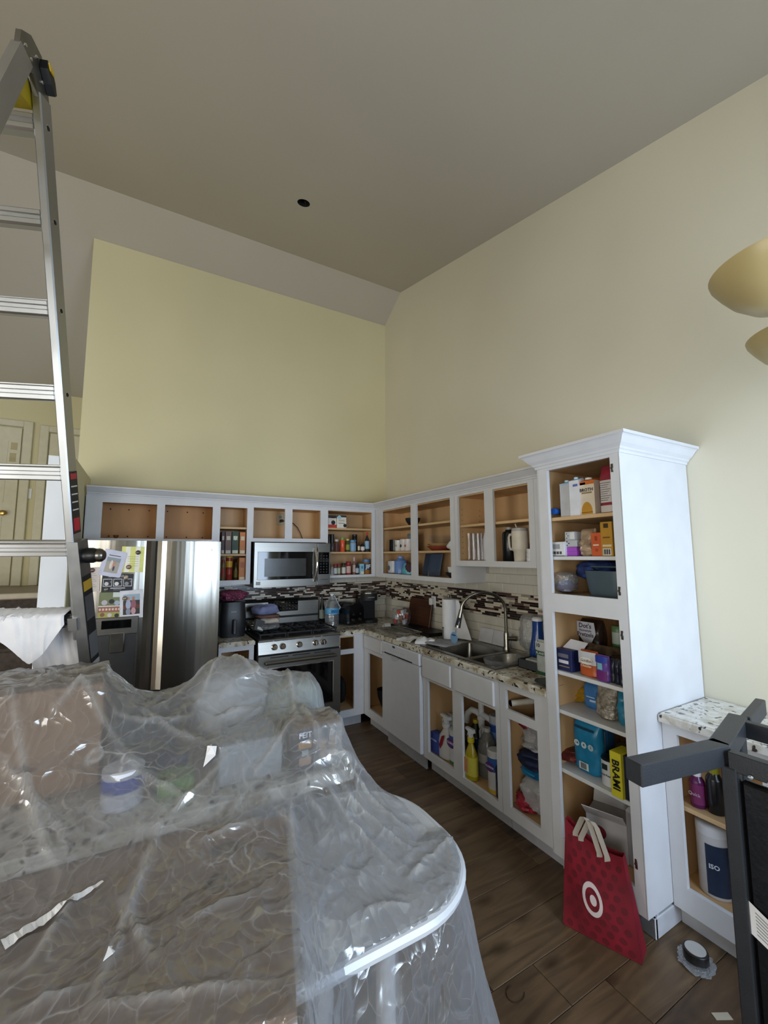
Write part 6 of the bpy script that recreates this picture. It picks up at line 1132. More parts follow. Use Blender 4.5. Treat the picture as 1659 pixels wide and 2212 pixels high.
# dark things inside the corner base cabinets
IT('bottle', 'wine_bottle', 'dark wine bottle standing in the corner base cabinet', 'bottle', 799, 806, 1460, .18, 'x', -.5, body='12100f', cap='5a4a3c', neck=.32, capr=.34, shoulder=.62, lab='6a665e')
IT('bowl', 'stock_pot', 'black pot in the corner base cabinet', 'pot', 807, 826, 1492, .18, 'x', -.52, m=M_black)
o = tag(crumple(.1, .3, .3, 97, .1).obj('dark_sack', C('0d0c0e', .8)), 'black sack stuffed into the corner cabinet beside the range', 'sack'); o.location = (-.78, -.38, .166)

# ------------------------------------------------------------------ island, table and what stands on them under the plastic
il = thing('kitchen_island', 'white kitchen island under the plastic sheeting', 'island', (0, 0, 0))
MB().box(-3.3, -1.95, -2.79, -2.46, .1, CZ0-.002).obj('body', M_white, il); MB().box(-3.28, -1.97, -2.74, -2.5, 0, .1).obj('plinth', M_matblack, il)
for k in range(3): MB().box(-3.25+k*.43, -2.86+k*.43, -2.80, -2.791, .16, .84, b=.004).obj('back_panel', M_white, il)
slab('island_countertop', 'granite island countertop with speckled edge under the plastic', [(-3.36, -3.05), (-1.875, -3.05), (-1.875, -2.42), (-3.36, -2.42)], granite('speckled_granite', 'd6d4cc', '1d1a18', 'a49c8e'))
def rrect(x0, x1, y0, y1, r, n=10, sides=(1, 1)):
    pts = []
    for cx_, cy_, a0, rr in ((x1-r*sides[1], y1-r*sides[1], 0, r*sides[1]), (x0+r*sides[0], y1-r*sides[0], 90, r*sides[0]), (x0+r*sides[0], y0+r*sides[0], 180, r*sides[0]), (x1-r*sides[1], y0+r*sides[1], 270, r*sides[1])):
        for k in range(n+1): a = math.radians(a0+90*k/n); pts.append((cx_+rr*math.cos(a), cy_+rr*math.sin(a)))
    return pts
TX0, TX1, TY0, TY1, TZ = -2.96, -1.655, -3.497, -2.885, .75
tb = thing('dining_table', 'white table with broad rounded end beside the island', 'table', (0, 0, 0))
tp = rrect(TX0, TX1, TY0, TY1, .25, 12, (.3, 1)); M_tw = mat('white_laminate', 'd4d7dc', .3, var=.02)
MB().prism(tp, TZ-.032, TZ, sm=False).obj('table_top', M_tw, tb)
rm = rrect(TX0-.004, TX1+.004, TY0-.004, TY1+.004, .254, 12, (.3, 1)); MB().tube([(x, y, TZ-.014) for x, y in rm], .0165, 8, closed=True).obj('edge_band', M_tw, tb)
for x, y in ((-2.85, -3.4), (-2.85, -3.0), (-1.95, -3.4), (-1.95, -3.0)): MB().cyl(x, y, 0, TZ-.032, .025, seg=14).obj('leg', M_tw, tb)
# boxes
def cbox(name, label, x0, x1, y0, y1, z0, z1, m=None, loc=None, rot=0.):
    cx_, cy_ = (x0+x1)/2, (y0+y1)/2; t = thing(name, label, 'box', (cx_, cy_, z0), rot); w_, d_ = x1-x0, y1-y0
    MB().box(-w_/2, w_/2, -d_/2, d_/2, 0, z1-z0, b=.003).obj('carton', m or M_card, t); return t, w_, d_, z1-z0
G1 = CZ1+.001
bA, w_, d_, h_ = cbox('cardboard_box', 'brown cardboard box standing on the island under plastic', -3.2, -2.63, -2.76, -2.47, G1, 1.232)
MB().box(-w_/2, w_/2, -.002, .002, h_, h_+.0012).obj('flap_seam', C('6a5442', .9), bA); MB().box(-w_/2, w_/2, -.028, .028, h_+.0004, h_+.001).obj('packing_tape', C('a08a6c', .3), bA)
ang = -math.radians(14.5)
bB, w_, d_, h_ = cbox('flat_carton', 'wide flat cardboard carton with recycling marks on the table', -2.55-.36, -2.55+.36, -3.30-.285, -3.30+.285, TZ+.001, .862, M_cardd, rot=ang)
for a, b_ in ((-w_/2+.002, -.0025), (.0025, w_/2-.002)): MB().box(a, b_, -d_/2+.002, d_/2-.002, h_, h_+.003, b=.001).obj('flap', M_cardd, bB)
M_ink = C('1c1614', .8)
def oncart(u, v):
    p = at(u, v, 'z', .865); dx, dy = p[0]+2.55, p[1]+3.30; c, s_ = math.cos(-ang), math.sin(-ang); return (dx*c-dy*s_, dx*s_+dy*c)
mk1, mk2 = oncart(490, 1835), oncart(470, 1905)
q = MB()
for k in range(3):
    a0 = math.radians(90+120*k); a1 = math.radians(90+120*(k+1)); c_ = mk2
    pa = Vector((c_[0]+.035*math.cos(a0), c_[1]+.035*math.sin(a0), h_+.0035)); pb = Vector((c_[0]+.035*math.cos(a1), c_[1]+.035*math.sin(a1), h_+.0035)); q.bar(pa.lerp(pb, .15), pa.lerp(pb, .78), .011, .0008)
q.obj('recycling_mark', M_ink, bB)
mx_, my_ = mk1; zk_ = h_+.0035; q = MB().tube([(mx_+.036*math.cos(a*.55), my_+.022*math.sin(a*.55), zk_) for a in range(12)], .003, 5); q.bar((mx_-.045, my_, zk_), (mx_+.045, my_, zk_), .008, .0008)
for dx in (-.022, .022): q.bar((mx_+dx, my_-.022, zk_), (mx_+dx, my_+.022, zk_), .008, .0008)
q.obj('handling_mark', M_ink, bB)
bF, w_, d_, h_ = cbox('bulb_carton', 'light bulb carton with printed front at the island corner under plastic', -2.062, -1.902, -3.005, -2.885, G1, 1.056, C('7a7b80', .4))
MB().box(-w_/2, w_/2, -d_/2, d_/2, h_, h_+.0015).obj('top_face', M_card, bF); MB().box(-w_*.5, -w_*.16, -d_/2-.001, -d_/2, .0, h_).obj('printed_panel', C('4c4e54', .4), bF); MB().box(-w_*.48, -w_*.18, -d_/2-.0018, -d_/2-.001, h_*.55, h_*.72).obj('printed_panel', C('b08a5c', .4), bF); MB().box(-w_*.46, -w_*.2, -d_/2-.0018, -d_/2-.001, h_*.18, h_*.36).obj('printed_panel', C('b89a84', .4), bF); MB().box(-w_*.40, -w_*.26, -d_/2-.002, -d_/2-.001, h_*.38, h_*.52).obj('printed_panel', C('a9b4bc', .4), bF)
text('FEIT', .02, C('e6e8ee', .4), bF, (-w_*.33, -d_/2-.002, h_*.86), wide=w_*.28, bold=.03)
for k in (0, 1):
    xx = w_*(.06+.22*k); MB().prism([(xx+w_*.085*math.cos(a*math.pi/10), h_*.6+w_*.085*math.sin(a*math.pi/10)) for a in range(11)]+[(xx-w_*.05, h_*.22), (xx+w_*.05, h_*.22)], -d_/2-.0015, -d_/2, ax='y').obj('bulb_picture', C('b09a8c', .4), bF)
cbox('storage_box', 'pale grey storage box beside the bulb carton under plastic', -2.30, -2.10, -2.96, -2.80, G1, 1.035, C('aab0b4', .4))
t = thing('cleaner_tub', 'white tub with blue band on the island under plastic', 'tub', (-2.56, -2.9, G1)); k_canister(t, .11, .105, .11, body='c9ccd8', cap='d4d6de', bands=((.45, .8, '3a4fa8'),))
cbox('scrub_pack', 'small green pack on the island under plastic', -2.47, -2.37, -2.95, -2.86, G1, .965, C('6a8c4c', .5)); cbox('grey_bin_box', 'dark grey tool case on the island under plastic', -2.60, -2.40, -2.72, -2.50, G1, 1.09, C('4c5054', .5))
cbox('navy_box', 'small navy box beside the green pack under plastic', -2.46, -2.38, -2.84, -2.77, G1, .985, C('232c58', .5))
o = tag(crumple(.30, .29, .26, 101, .16).obj('stuffed_bag', mat('white_bag_fabric', 'c9cdd0', .7, var=.1)), 'tall stuffed white bag on the island under plastic', 'bag'); o.location = (-2.215, -2.6, G1)
o = tag(crumple(.26, .21, .24, 102, .16).obj('stuffed_bag', mat('pale_green_bag', 'b9c6bf', .7, var=.1)), 'lower pale green stuffed bag on the island under plastic', 'bag'); o.location = (-1.965, -2.62, G1)

# ------------------------------------------------------------------ clear plastic sheeting: a membrane relaxed over everything below it
HX0, HX1, HY0, HY1, CE = -3.4, -1.28, -4.05, -2.15, .0075
nx, ny = int((HX1-HX0)/CE)+1, int((HY1-HY0)/CE)+1
gx = HX0+CE*np.arange(nx); gy = HY0+CE*np.arange(ny); GX, GY = np.meshgrid(gx, gy)
obs = np.zeros((ny, nx))
def ob_box(x0, x1, y0, y1, z, cx_=None, cy_=None, rot=0.):
    if rot:
        c, s_ = math.cos(-rot), math.sin(-rot); X = (GX-cx_)*c-(GY-cy_)*s_; Y = (GX-cx_)*s_+(GY-cy_)*c; mk = (abs(X) <= (x1-x0)/2) & (abs(Y) <= (y1-y0)/2)
    else: mk = (GX >= x0) & (GX <= x1) & (GY >= y0) & (GY <= y1)
    obs[mk] = np.maximum(obs[mk], z)
def ob_blob(cx_, cy_, w, d, z0, h):
    q = 1-((GX-cx_)/(w/2))**2-((GY-cy_)/(d/2))**2; mk = q > 0; obs[mk] = np.maximum(obs[mk], z0+h*np.sqrt(q[mk])**.5)
# rounded table top
dxr = np.maximum(np.abs(GX-(TX0+TX1)/2)-((TX1-TX0)/2-.25), 0); dyr = np.maximum(np.abs(GY-(TY0+TY1)/2)-((TY1-TY0)/2-.25), 0)
tab = (np.hypot(dxr, dyr) <= .25+.006) | ((GX < -2.3) & (GX > TX0) & (GY > TY0-.006) & (GY < TY1)); obs[tab] = TZ+.004
ob_box(-3.36, -1.868, -3.056, -2.415, CZ1+.004); ob_box(-3.2, -2.63, -2.76, -2.47, 1.237)
ob_box(-.376, .376, -.30, .30, .868, -2.55, -3.30, ang); ob_box(-2.065, -1.899, -3.008, -2.882, 1.062); ob_box(-2.30, -2.10, -2.96, -2.80, 1.04)
ob_box(-2.60, -2.40, -2.72, -2.50, 1.095); ob_blob(-2.56, -2.9, .12, .12, G1, .11); ob_box(-2.47, -2.37, -2.95, -2.86, .97)
ob_blob(-2.215, -2.6, .34, .30, G1+.0, .31); ob_blob(-1.965, -2.62, .28, .26, G1, .225)
foot = obs > .3
# distance from the covered footprint (grid dilation)
dist = np.full(obs.shape, 9.); dist[foot] = 0
for _ in range(75):
    for sh_y, sh_x, c in ((0, 1, CE), (0, -1, CE), (1, 0, CE), (-1, 0, CE), (1, 1, CE*1.414), (1, -1, CE*1.414), (-1, 1, CE*1.414), (-1, -1, CE*1.414)):
        dist = np.minimum(dist, np.roll(np.roll(dist, sh_y, 0), sh_x, 1)+c)
th = np.arctan2(GY+3.2, GX+2.3)
fold_ = np.vectorize(lambda a: nz(math.cos(a)*5, math.sin(a)*5, 3.1)+.5*nz(math.cos(a)*14, math.sin(a)*14, 8.))(th)
marg = .22+.10*fold_; marg = np.where(GY > -2.5, .12, marg)
fixed = dist > marg
u_ = np.where(foot, obs, np.clip(.75*(1-dist/np.maximum(marg, .05)), .03, .75)); u_[fixed] = .03
for k in range(1100):
    a = .25*(np.roll(u_, 1, 0)+np.roll(u_, -1, 0)+np.roll(u_, 1, 1)+np.roll(u_, -1, 1))
    u_ = np.maximum(obs, u_+1.0*(a-u_)); u_[fixed] = .03
# sag a little between supports, then wrinkles and creases
def rid(x, y, s_, sd):
    return 1-abs(noise.noise(Vector((x*s_+sd, y*s_, sd))))*2
wr_ = np.zeros_like(u_)
for j in range(ny):
    for i in range(nx):
        if fixed[j, i]: continue
        x, y = gx[i], gy[j]
        wx = x+.05*noise.noise(Vector((x*3, y*3, 1.))); wy = y+.05*noise.noise(Vector((x*3, y*3, 9.)))
        xr_, yr_ = wx*.86+wy*.5, -wx*.5+wy*.86
        wr_[j, i] = .007*max(0, rid(xr_*.5, yr_, 9, 2.))**4+.005*max(0, rid(wx, wy*.6, 15, 7.))**5+.0022*max(0, rid(wx, wy, 42, 4.))**3
cre = [((235, 1470), (345, 1600), 1.2, .9), ((110, 1560), (250, 1640), 1.15, .95), ((0, 1620), (280, 1745), 1.0, .9), ((300, 1640), (450, 1655), .97, .97), ((460, 1640), (560, 1555), .95, 1.05), ((330, 1800), (480, 1710), .92, .92), ((420, 1540), (250, 1480), 1.1, 1.23), ((640, 1600), (560, 1700), 1.0, .93), ((690, 1660), (810, 1740), .95, .77), ((720, 1600), (900, 1850), 1.04, .76), ((600, 1760), (640, 1900), .9, .76), ((190, 2180), (590, 2140), .88, .86), ((20, 2195), (190, 2140), .88, .87), ((350, 1812), (200, 2160), .875, .875), ((520, 1450), (620, 1455), 1.2, 1.14), ((560, 1470), (550, 1540), 1.15, 1.0), ((620, 1455), (690, 1580), 1.14, 1.06), ((0, 1690), (130, 1900), .98, .9), ((700, 1640), (730, 1750), .98, .8), ((650, 1700), (740, 1790), .93, .77), ((490, 1428), (330, 1545), 1.2, 1.1), ((488, 1430), (420, 1600), 1.2, 1.0), ((500, 1430), (570, 1560), 1.2, 1.02), ((620, 1460), (645, 1570), 1.12, 1.05), ((715, 1585), (885, 1810), 1.03, .76), ((705, 1690), (850, 1890), .93, .76), ((665, 1720), (700, 1860), .92, .76), ((625, 1770), (640, 1990), .87, .76), ((0, 1780), (160, 1830), .93, .92), ((250, 1700), (430, 1760), .96, .92), ((60, 1480), (230, 1440), 1.24, 1.24), ((390, 2000), (560, 1930), .875, .875), ((260, 1960), (330, 2080), .875, .875), ((430, 1850), (560, 1800), .875, .875), ((60, 2100), (160, 1960), .875, .875), ((815, 2035), (785, 2212), .7, .55), ((818, 2035), (880, 2212), .7, .5), ((930, 1990), (990, 2160), .6, .3), ((880, 2010), (930, 2200), .65, .35)]
cz_ = np.zeros_like(u_)
for (ua, va), (ub, vb), za, zb2 in cre:
    a = at(ua, va, 'z', za); b_ = at(ub, vb, 'z', zb2); ax_, ay_ = a[0], a[1]; dx, dy = b_[0]-ax_, b_[1]-ay_; L2 = dx*dx+dy*dy
    t_ = np.clip(((GX-ax_)*dx+(GY-ay_)*dy)/L2, 0, 1); dd_ = np.hypot(GX-ax_-t_*dx, GY-ay_-t_*dy); cr1 = np.exp(-(dd_/.010)**1.2)*np.sin(math.pi*(.12+.76*t_)); wr_ += .016*cr1; cz_ = np.maximum(cz_, np.exp(-(dd_/.007)**2)*np.sin(math.pi*(.12+.76*t_)))
zz = u_+.004+wr_
keep = ~(fixed & np.roll(fixed, 1, 0) & np.roll(fixed, -1, 0) & np.roll(fixed, 1, 1) & np.roll(fixed, -1, 1))
cut = ((GX > -1.712) & (GY > -3.24)) | ((GX > -1.80) & (GY > -3.04)) | (GX < -3.38)
keep &= ~cut
jx = np.vectorize(lambda x, y, z: .012*noise.noise(Vector((x*6, y*6, z*4))))(GX, GY, zz)*(dist > 0)
idx = -np.ones(obs.shape, int); idx[keep] = np.arange(keep.sum())
V = np.stack([GX[keep]+jx[keep], GY[keep]+jx[keep], zz[keep]], 1)
q4 = keep[:-1, :-1] & keep[1:, :-1] & keep[:-1, 1:] & keep[1:, 1:]
jj, ii = np.nonzero(q4); F = np.stack([idx[jj, ii], idx[jj, ii+1], idx[jj+1, ii+1], idx[jj+1, ii]], 1)
me = bpy.data.meshes.new('plastic_sheet'); me.from_pydata(V.tolist(), [], F.tolist()); me.polygons.foreach_set('use_smooth', [True]*len(F)); me.materials.append(M_film); me.update(); ca_ = me.attributes.new('crease', 'FLOAT', 'POINT'); ca_.data.foreach_set('value', cz_[keep].astype(np.float32))
tag(link('plastic_sheet', me), 'wrinkled clear plastic sheeting draped over island and table', 'plastic sheet')
def sheet_z(x, y):
    i = int(round((x-HX0)/CE)); j = int(round((y-HY0)/CE)); return float(zz[min(max(j, 0), ny-1), min(max(i, 0), nx-1)])
# torn strip and scraps lying on the sheeting
def onsheet(u, v, z0=.9):
    z = z0
    for _ in range(12): p = at(u, v, 'z', z); z = .5*z+.5*sheet_z(p[0], p[1])
    return at(u, v, 'z', z)
p0, p1 = onsheet(6, 2042, .87), onsheet(222, 1908, .87); q = MB(); n = 26; sd = []
dirv = np.array((p1-p0)[:2]); nv = np.array((-dirv[1], dirv[0]))/np.linalg.norm(dirv)
for i in range(n+1):
    s_ = i/n; c_ = p0[:2]+dirv*s_; wdt = .014*(1-.75*s_)*(1+.5*nz(i*.7, 2)) + .002
    for sgn in (-1, 1):
        pp = c_+nv*sgn*(wdt+.004*nz(i*1.3, sgn*3.)); sd.append((pp[0], pp[1], sheet_z(pp[0], pp[1])+.004+.004*abs(nz(i*.9, sgn*5.))))
q.add(sd, [(2*i, 2*i+1, 2*i+3, 2*i+2) for i in range(n)]); solo(q, 'masking_paper_strip', M_paper, 'long torn strip of white masking paper on the plastic', 'paper strip', fix=False)
for k, (uu, vv, sc2, lab) in enumerate(((452, 1632, .032, 'torn white paper scrap caught in the plastic folds'), (235, 2062, .014, 'tiny white paper crumb on the plastic by the carton seam'))):
    p = onsheet(uu, vv); q = MB(); pts = [(p[0]+sc2*x, p[1]+sc2*y) for x, y in ((-.6, -.7), (.5, -.5), (.7, .2), (.25, .3), (.35, .9), (-.1, .8), (-.3, .1))]; q.add([(x, y, sheet_z(x, y)+.004+.006*(k2 % 2)) for k2, (x, y) in enumerate(pts)]+[(x, y, sheet_z(x, y)+.003+.006*(k2 % 2)) for k2, (x, y) in enumerate(pts)], [tuple(range(7)), tuple(range(13, 6, -1))]+[(i, (i+1) % 7, 7+(i+1) % 7, 7+i) for i in range(7)]); solo(q, 'paper_scrap', M_paper, lab, 'paper scrap')

# ------------------------------------------------------------------ folding ladder
r_ = Vector((.94, -.34, 0)).normalized(); Ux = Vector((-.105, -.2305, .966)); Ux = (Ux-r_*Ux.dot(r_)).normalized(); nn = Ux.cross(r_).normalized()
s0 = 1.386/Ux.z; foot_p = Vector((-2.766, -2.324, 1.386))-Ux*s0
LM = Matrix(((r_[0], nn[0], Ux[0], foot_p[0]), (r_[1], nn[1], Ux[1], foot_p[1]), (r_[2], nn[2], Ux[2], foot_p[2]), (0, 0, 0, 1)))
ld_ = bpy.data.objects.new('folding_ladder', None); COL.objects.link(ld_); ld_.matrix_world = LM; tag(ld_, 'aluminium folding ladder with hinge knob behind the island', 'ladder')
LW = .40; STOP = 3.285; SJ = 1.76
def rail(x, s_a, s_b, wx, wy, name, m=M_alu, par=ld_):
    b_ = MB(); b_.box(x-wx/2, x+wx/2, -wy/2, wy/2, s_a, s_b, b=.004); return b_.obj(name, m, par)
rings = [s0+.2935*k for k in range(-4, 7)]
for sx in (1, -1):
    x = .015 if sx > 0 else -LW-.015
    ra = rail(x, SJ-.4, STOP, .028, .062, 'upper_rail')
    for s_ in rings[4:]: MB().lathe([(.008, -.0012), (.011, 0), (.011, .0008), (.006, .0012)], x+sx*.0142, 0, s_, ax='x', seg=14).obj('rung_rivet', M_chrome, ra); MB().lathe([(0, 0), (.008, 0), (.008, .0006)], x+sx*.0152, 0, s_, ax='x', seg=12).obj('rung_hole', C('141414', .8), ra)
    b_ = MB(); xo = x+sx*.012
    b_.add([(xo-.02, -.037, SJ), (xo+.02, -.037, SJ), (xo+.02, .037, SJ), (xo-.02, .037, SJ), (xo-.02+sx*.05, -.037, 0), (xo+.02+sx*.05, -.037, 0), (xo+.02+sx*.05, .037, 0), (xo-.02+sx*.05, .037, 0)], [(0, 1, 2, 3), (4, 7, 6, 5), (0, 4, 5, 1), (1, 5, 6, 2), (2, 6, 7, 3), (3, 7, 4, 0)])
    rb = b_.obj('lower_rail', mat('lower_rail_aluminium', '8e9194', .4, 1., var=.1), ld_)
    MB().box(xo+sx*.05-.03, xo+sx*.05+.03, -.045, .045, -.0, .03, b=.006).obj('rubber_foot', M_black, ld_)
    if sx > 0:
        def lab(s_a, s_b, col, off=.0008):
            xa = xo+.02+.05*(1-s_a/SJ)+off; xb = xo+.02+.05*(1-s_b/SJ)+off
            return MB().add([(xa, -.03, s_a), (xa, .03, s_a), (xb, .03, s_b), (xb, -.03, s_b), (xa+.0006, -.03, s_a), (xa+.0006, .03, s_a), (xb+.0006, .03, s_b), (xb+.0006, -.03, s_b)], [(0, 1, 2, 3), (7, 6, 5, 4), (0, 4, 5, 1), (1, 5, 6, 2), (2, 6, 7, 3), (3, 7, 4, 0)]), col
        for a, b2, c, o_ in ((1.10, 1.62, '17171a', .0008), (1.56, 1.60, 'b4902c', .0018), (1.44, 1.54, '4a4a4c', .0018), (1.16, 1.22, 'c9c9c9', .0018), (1.24, 1.26, '8c8c8c', .0018), (1.28, 1.38, '5a5a5c', .0018), (1.12, 1.15, 'b0562c', .0018)): mbx, _ = lab(a, b2, c, o_); mbx.obj('warning_label', C(c, .4), rb)
        MB().box(.0292, .0302, -.026, .026, SJ+.03, SJ+.27).obj('warning_label', C('1c1a1c', .4), ra)
        for z0_, z1_, c in ((SJ+.24, SJ+.262, 'a02a34'), (SJ+.04, SJ+.09, 'a8222c'), (SJ+.12, SJ+.125, 'c9c4c4'), (SJ+.15, SJ+.155, 'c9c4c4'), (SJ+.18, SJ+.185, 'c9c4c4'), (SJ+.21, SJ+.215, 'c9c4c4')): MB().box(.0303, .031, -.02, .02, z0_, z1_).obj('label_print', C(c, .4), ra)
        kb = MB().lathe([(.026, 0), (.03, .01), (.03, .035), (.024, .05), (0, .052)], xo+.02, 0, SJ-.06, ax='x', seg=18).obj('lock_knob', M_black, ld_); MB().lathe([(.02, 0), (.026, .004), (.026, .016), (.018, .026), (0, .028)], xo+.068, .0, SJ-.06, ax='x', seg=16).obj('knob_cap', M_steeld, ld_)
    MB().box(x-.02 if sx > 0 else x-.012, x+.012 if sx > 0 else x+.02, -.045, -.032, s0-.025, s0+.025).obj('rung_bracket', M_alu, ld_)
for k, s_ in enumerate(rings):
    ex = .06*(1-s_/SJ) if s_ < SJ-.1 else 0
    b_ = MB(); xa, xb = -LW-ex, ex
    b_.box(xa, xb, -.02, .026, s_-.026, s_+.028, b=.006); b_.box(xa, xb, -.026, -.018, s_+.008, s_+.026, b=.003); b_.box(xa, xb, -.026, -.018, s_-.024, s_-.004, b=.003); b_.box(xa, xb, -.012, .022, s_+.026, s_+.032)
    b_.obj('rung', M_alu, ld_)
# hinge, knob and the second leg pair
for sx in (1, -1):
    x = .015 if sx > 0 else -LW-.015
    hp = MB().prism([(-.032, STOP-.02), (.032, STOP-.02), (.027, STOP+.07), (.006, STOP+.125), (-.045, STOP+.145), (-.095, STOP+.12), (-.112, STOP+.065), (-.09, STOP+.015), (-.045, STOP+.035)], x-.008, x+.008, ax='x'); hp.obj('hinge_plate', mat('hinge_steel', '8b8a84', .4, 1., var=.12), ld_)
    for yy, zq in ((-.055, .07), (-.025, .1), (-.08, .09), (0., .045)): MB().lathe([(0, .004), (.005, .003), (.006, 0)], x+sx*.008, yy, STOP+zq, ax='x', seg=10).obj('hinge_rivet', M_chrome, ld_)
    b_ = MB(); pth = [(-.012, STOP+.105), (.010, STOP+.10), (.026, STOP+.065), (.03, STOP+.03), (.02, STOP+.02), (.004, STOP+.045), (-.013, STOP+.08)]
    b_.prism(pth, x+sx*.01 if sx > 0 else x+sx*.034, x+sx*.034 if sx > 0 else x+sx*.01, ax='x'); b_.obj('hinge_knob', M_black, ld_)
    MB().prism([(-.011, STOP+.1), (.008, STOP+.096), (.016, STOP+.076), (-.004, STOP+.08)], x+sx*.0345 if sx > 0 else x+sx*.038, x+sx*.038 if sx > 0 else x+sx*.0345, ax='x').obj('knob_insert', C('c9a62a', .4), ld_)
MB().prism([(-.1, STOP-.05), (-.012, STOP-.05), (.0, STOP-.0), (-.05, STOP+.05)], -LW, -.002, ax='x').obj('hinge_guard', C('a8901c', .45), ld_)
H2 = LM @ Vector((0, -.08, STOP+.065)); ft2 = Vector((H2.x-nn.x*.95, H2.y-nn.y*.95, 0)); inv = LM.inverted(); ha = inv @ H2; fb_ = inv @ ft2
for sx in (1, -1):
    x = .012 if sx > 0 else -LW-.012
    MB().bar((x, ha.y, ha.z), (x+fb_.x-ha.x, fb_.y, fb_.z), .06, .028, up=(1, 0, 0)).obj('rear_rail', M_alu, ld_)
for k in range(1, 11):
    f = k/11.2; MB().bar((-LW+(fb_.x-ha.x)*f, ha.y+(fb_.y-ha.y)*f, ha.z+(fb_.z-ha.z)*f), ((fb_.x-ha.x)*f, ha.y+(fb_.y-ha.y)*f, ha.z+(fb_.z-ha.z)*f), .05, .035, up=(0, 0, 1)).obj('rear_rung', M_alu, ld_)
# white rag draped over a rung
rg_ = bpy.data.objects.new('drop_rag', None); COL.objects.link(rg_); rg_.matrix_world = LM @ Matrix.Translation((0, 0, s0)); tag(rg_, 'white cotton rag draped over a ladder rung', 'rag')
M_rag = mat('white_cotton', 'd8d8dc', .95, var=.06, scale=12, bump=.2, sheen=.3)
def ragf(u, v):
    x = -.285+.272*u; k = u**1.2
    L1 = .012+.17*max(0, math.sin(math.pi*min(1., .08+.86*k)))**1.3+.012*nz(u*5, 1); L0 = .29*min(1, max(0., (u-.22)/.12))+.03
    tot = L1+L0+.10; d_ = v*tot-L0     # path length, 0 at the back top edge of the rung
    wv = .010*nz(u*9+v, v*2, 3)+.007*nz(u*19, v*3, 5)
    if d_ < 0: return (x+.016*nz(u*3, v*5, 2), .042+abs(wv)+.03*abs(d_), .034+d_)
    if d_ < .1: return (x, .042-.9*d_, .04+.004*math.sin(d_*31)+abs(wv)*.6)
    e = d_-.1; return (x+.02*nz(u*2, 4)*e/.1+.008*nz(u*4, v*3, 7), -.05-.03*e-abs(wv), .036-e)
MB().grid(ragf, 34, 44).obj('cloth', M_rag, rg_, fix=False)
def ragf2(u, v):
    x = -.36+.11*u*(1-.55*v)+.01*v; e = v*.30; wv = .012*nz(u*7, v*6, 13)
    return (x+.012*nz(v*5, u*2, 3), -.05+wv-.01*e, .04-e)
MB().grid(ragf2, 12, 30).obj('cloth_tail', M_rag, rg_, fix=False)
b_ = MB().grid(lambda u, v: (-.34+.16*u, -.048+.09*v+.006*nz(u*8, v*4, 2), .04+.012*nz(u*9, v*5, 6)), 16, 8); b_.obj('cloth_fold', M_rag, rg_, fix=False)

# ------------------------------------------------------------------ black metal stand at the near side
ZF = 1.10; M_bm = mat('charcoal_powder_coat', '2a2c30', .45, var=.08, bump=.1, bscale=300)
fs = thing('metal_stand', 'charcoal square-tube metal stand with black panel beyond the pantry', 'metal frame', (0, 0, 0))
def q2(u, v): p = at(u, v, 'z', ZF); return Vector((p[0], p[1], 0))
A = (q2(1347, 1635)+q2(1387, 1653))/2; J = (q2(1537, 1594)+q2(1571, 1611))/2; B = (q2(1576.6, 1535)+q2(1612, 1552))/2; Cc = (q2(1622, 1515)+q2(1642, 1518))/2
zt = Vector((0, 0, ZF-.028))
MB().bar(A+zt, J+zt+(J-A).normalized()*.012, .05, .056, bev=.003).obj('top_tube', M_bm, fs); MB().bar(J+zt-(B-J).normalized()*.01, B+zt, .052, .056, bev=.003).obj('top_tube', M_bm, fs)
MB().bar(B+zt+Vector((.0, -.02, 0)), Cc+zt+(Cc-B)*.3, .03, .055, bev=.003).obj('top_tube', M_bm, fs)
dn = Vector((.02, -1, 0)).normalized(); s1 = B.lerp(J, .12); s2 = J+Vector((-.015, -.03, 0))
MB().bar(s1+zt, s1+dn*.62+zt, .03, .05, bev=.002).obj('cross_bar', M_bm, fs); MB().bar(s2+zt+Vector((0, 0, -.005)), s2+dn*.56+zt+Vector((0, 0, -.005)), .03, .05, bev=.002).obj('cross_bar', M_bm, fs)
for p in (s2, s2+dn*.53, s1, s1+dn*.58): MB().box(p.x-.018, p.x+.018, p.y-.018, p.y+.018, 0, ZF-.05, b=.003).obj('post', M_bm, fs)
MB().box(s2.x-.006, s2.x+.02, s2.y-.52, s2.y-.0185, .04, ZF-.075, b=.01).obj('panel', mat('black_panel', '0b0c10', .3, var=.2, bump=.1), fs)
MB().bar(s2+dn*.10+zt+Vector((-.022, 0, -.03)), s2+dn*.40+zt+Vector((-.022, 0, -.03)), .008, .012).obj('slide_rail', M_black, fs)
for f in (.05, .09, .3): MB().lathe([(0, -.004), (.006, -.003), (.007, 0)], s2.x-.016, s2.y-f, ZF-.055, ax='x', seg=10).obj('bolt', M_chrome, fs)
lp0 = at(1613, 1925, 'x', s2.x-.007); q = MB().grid(lambda u, v: (s2.x-.0075-.02*math.sin(math.pi*u*.5)*(1-v)*.6, float(lp0[1])-.16*u, float(lp0[2])-.02-.08*v-.07*u), 8, 5); o = q.obj('sticker', M_paper, fs, fix=False)
b_ = MB()
for k in range(7): b_.grid(lambda u, v: (s2.x-.0085-.02*math.sin(math.pi*(.1+.7*u)*.5)*(1-(.15+.11*k))*.6, float(lp0[1])-.16*(.1+.7*u), float(lp0[2])-.021-.08*(.15+.11*k)-.07*(.1+.7*u)-.002*v), 6, 2)
b_.obj('sticker_print', C('6a6e74', .6), fs, fix=False)
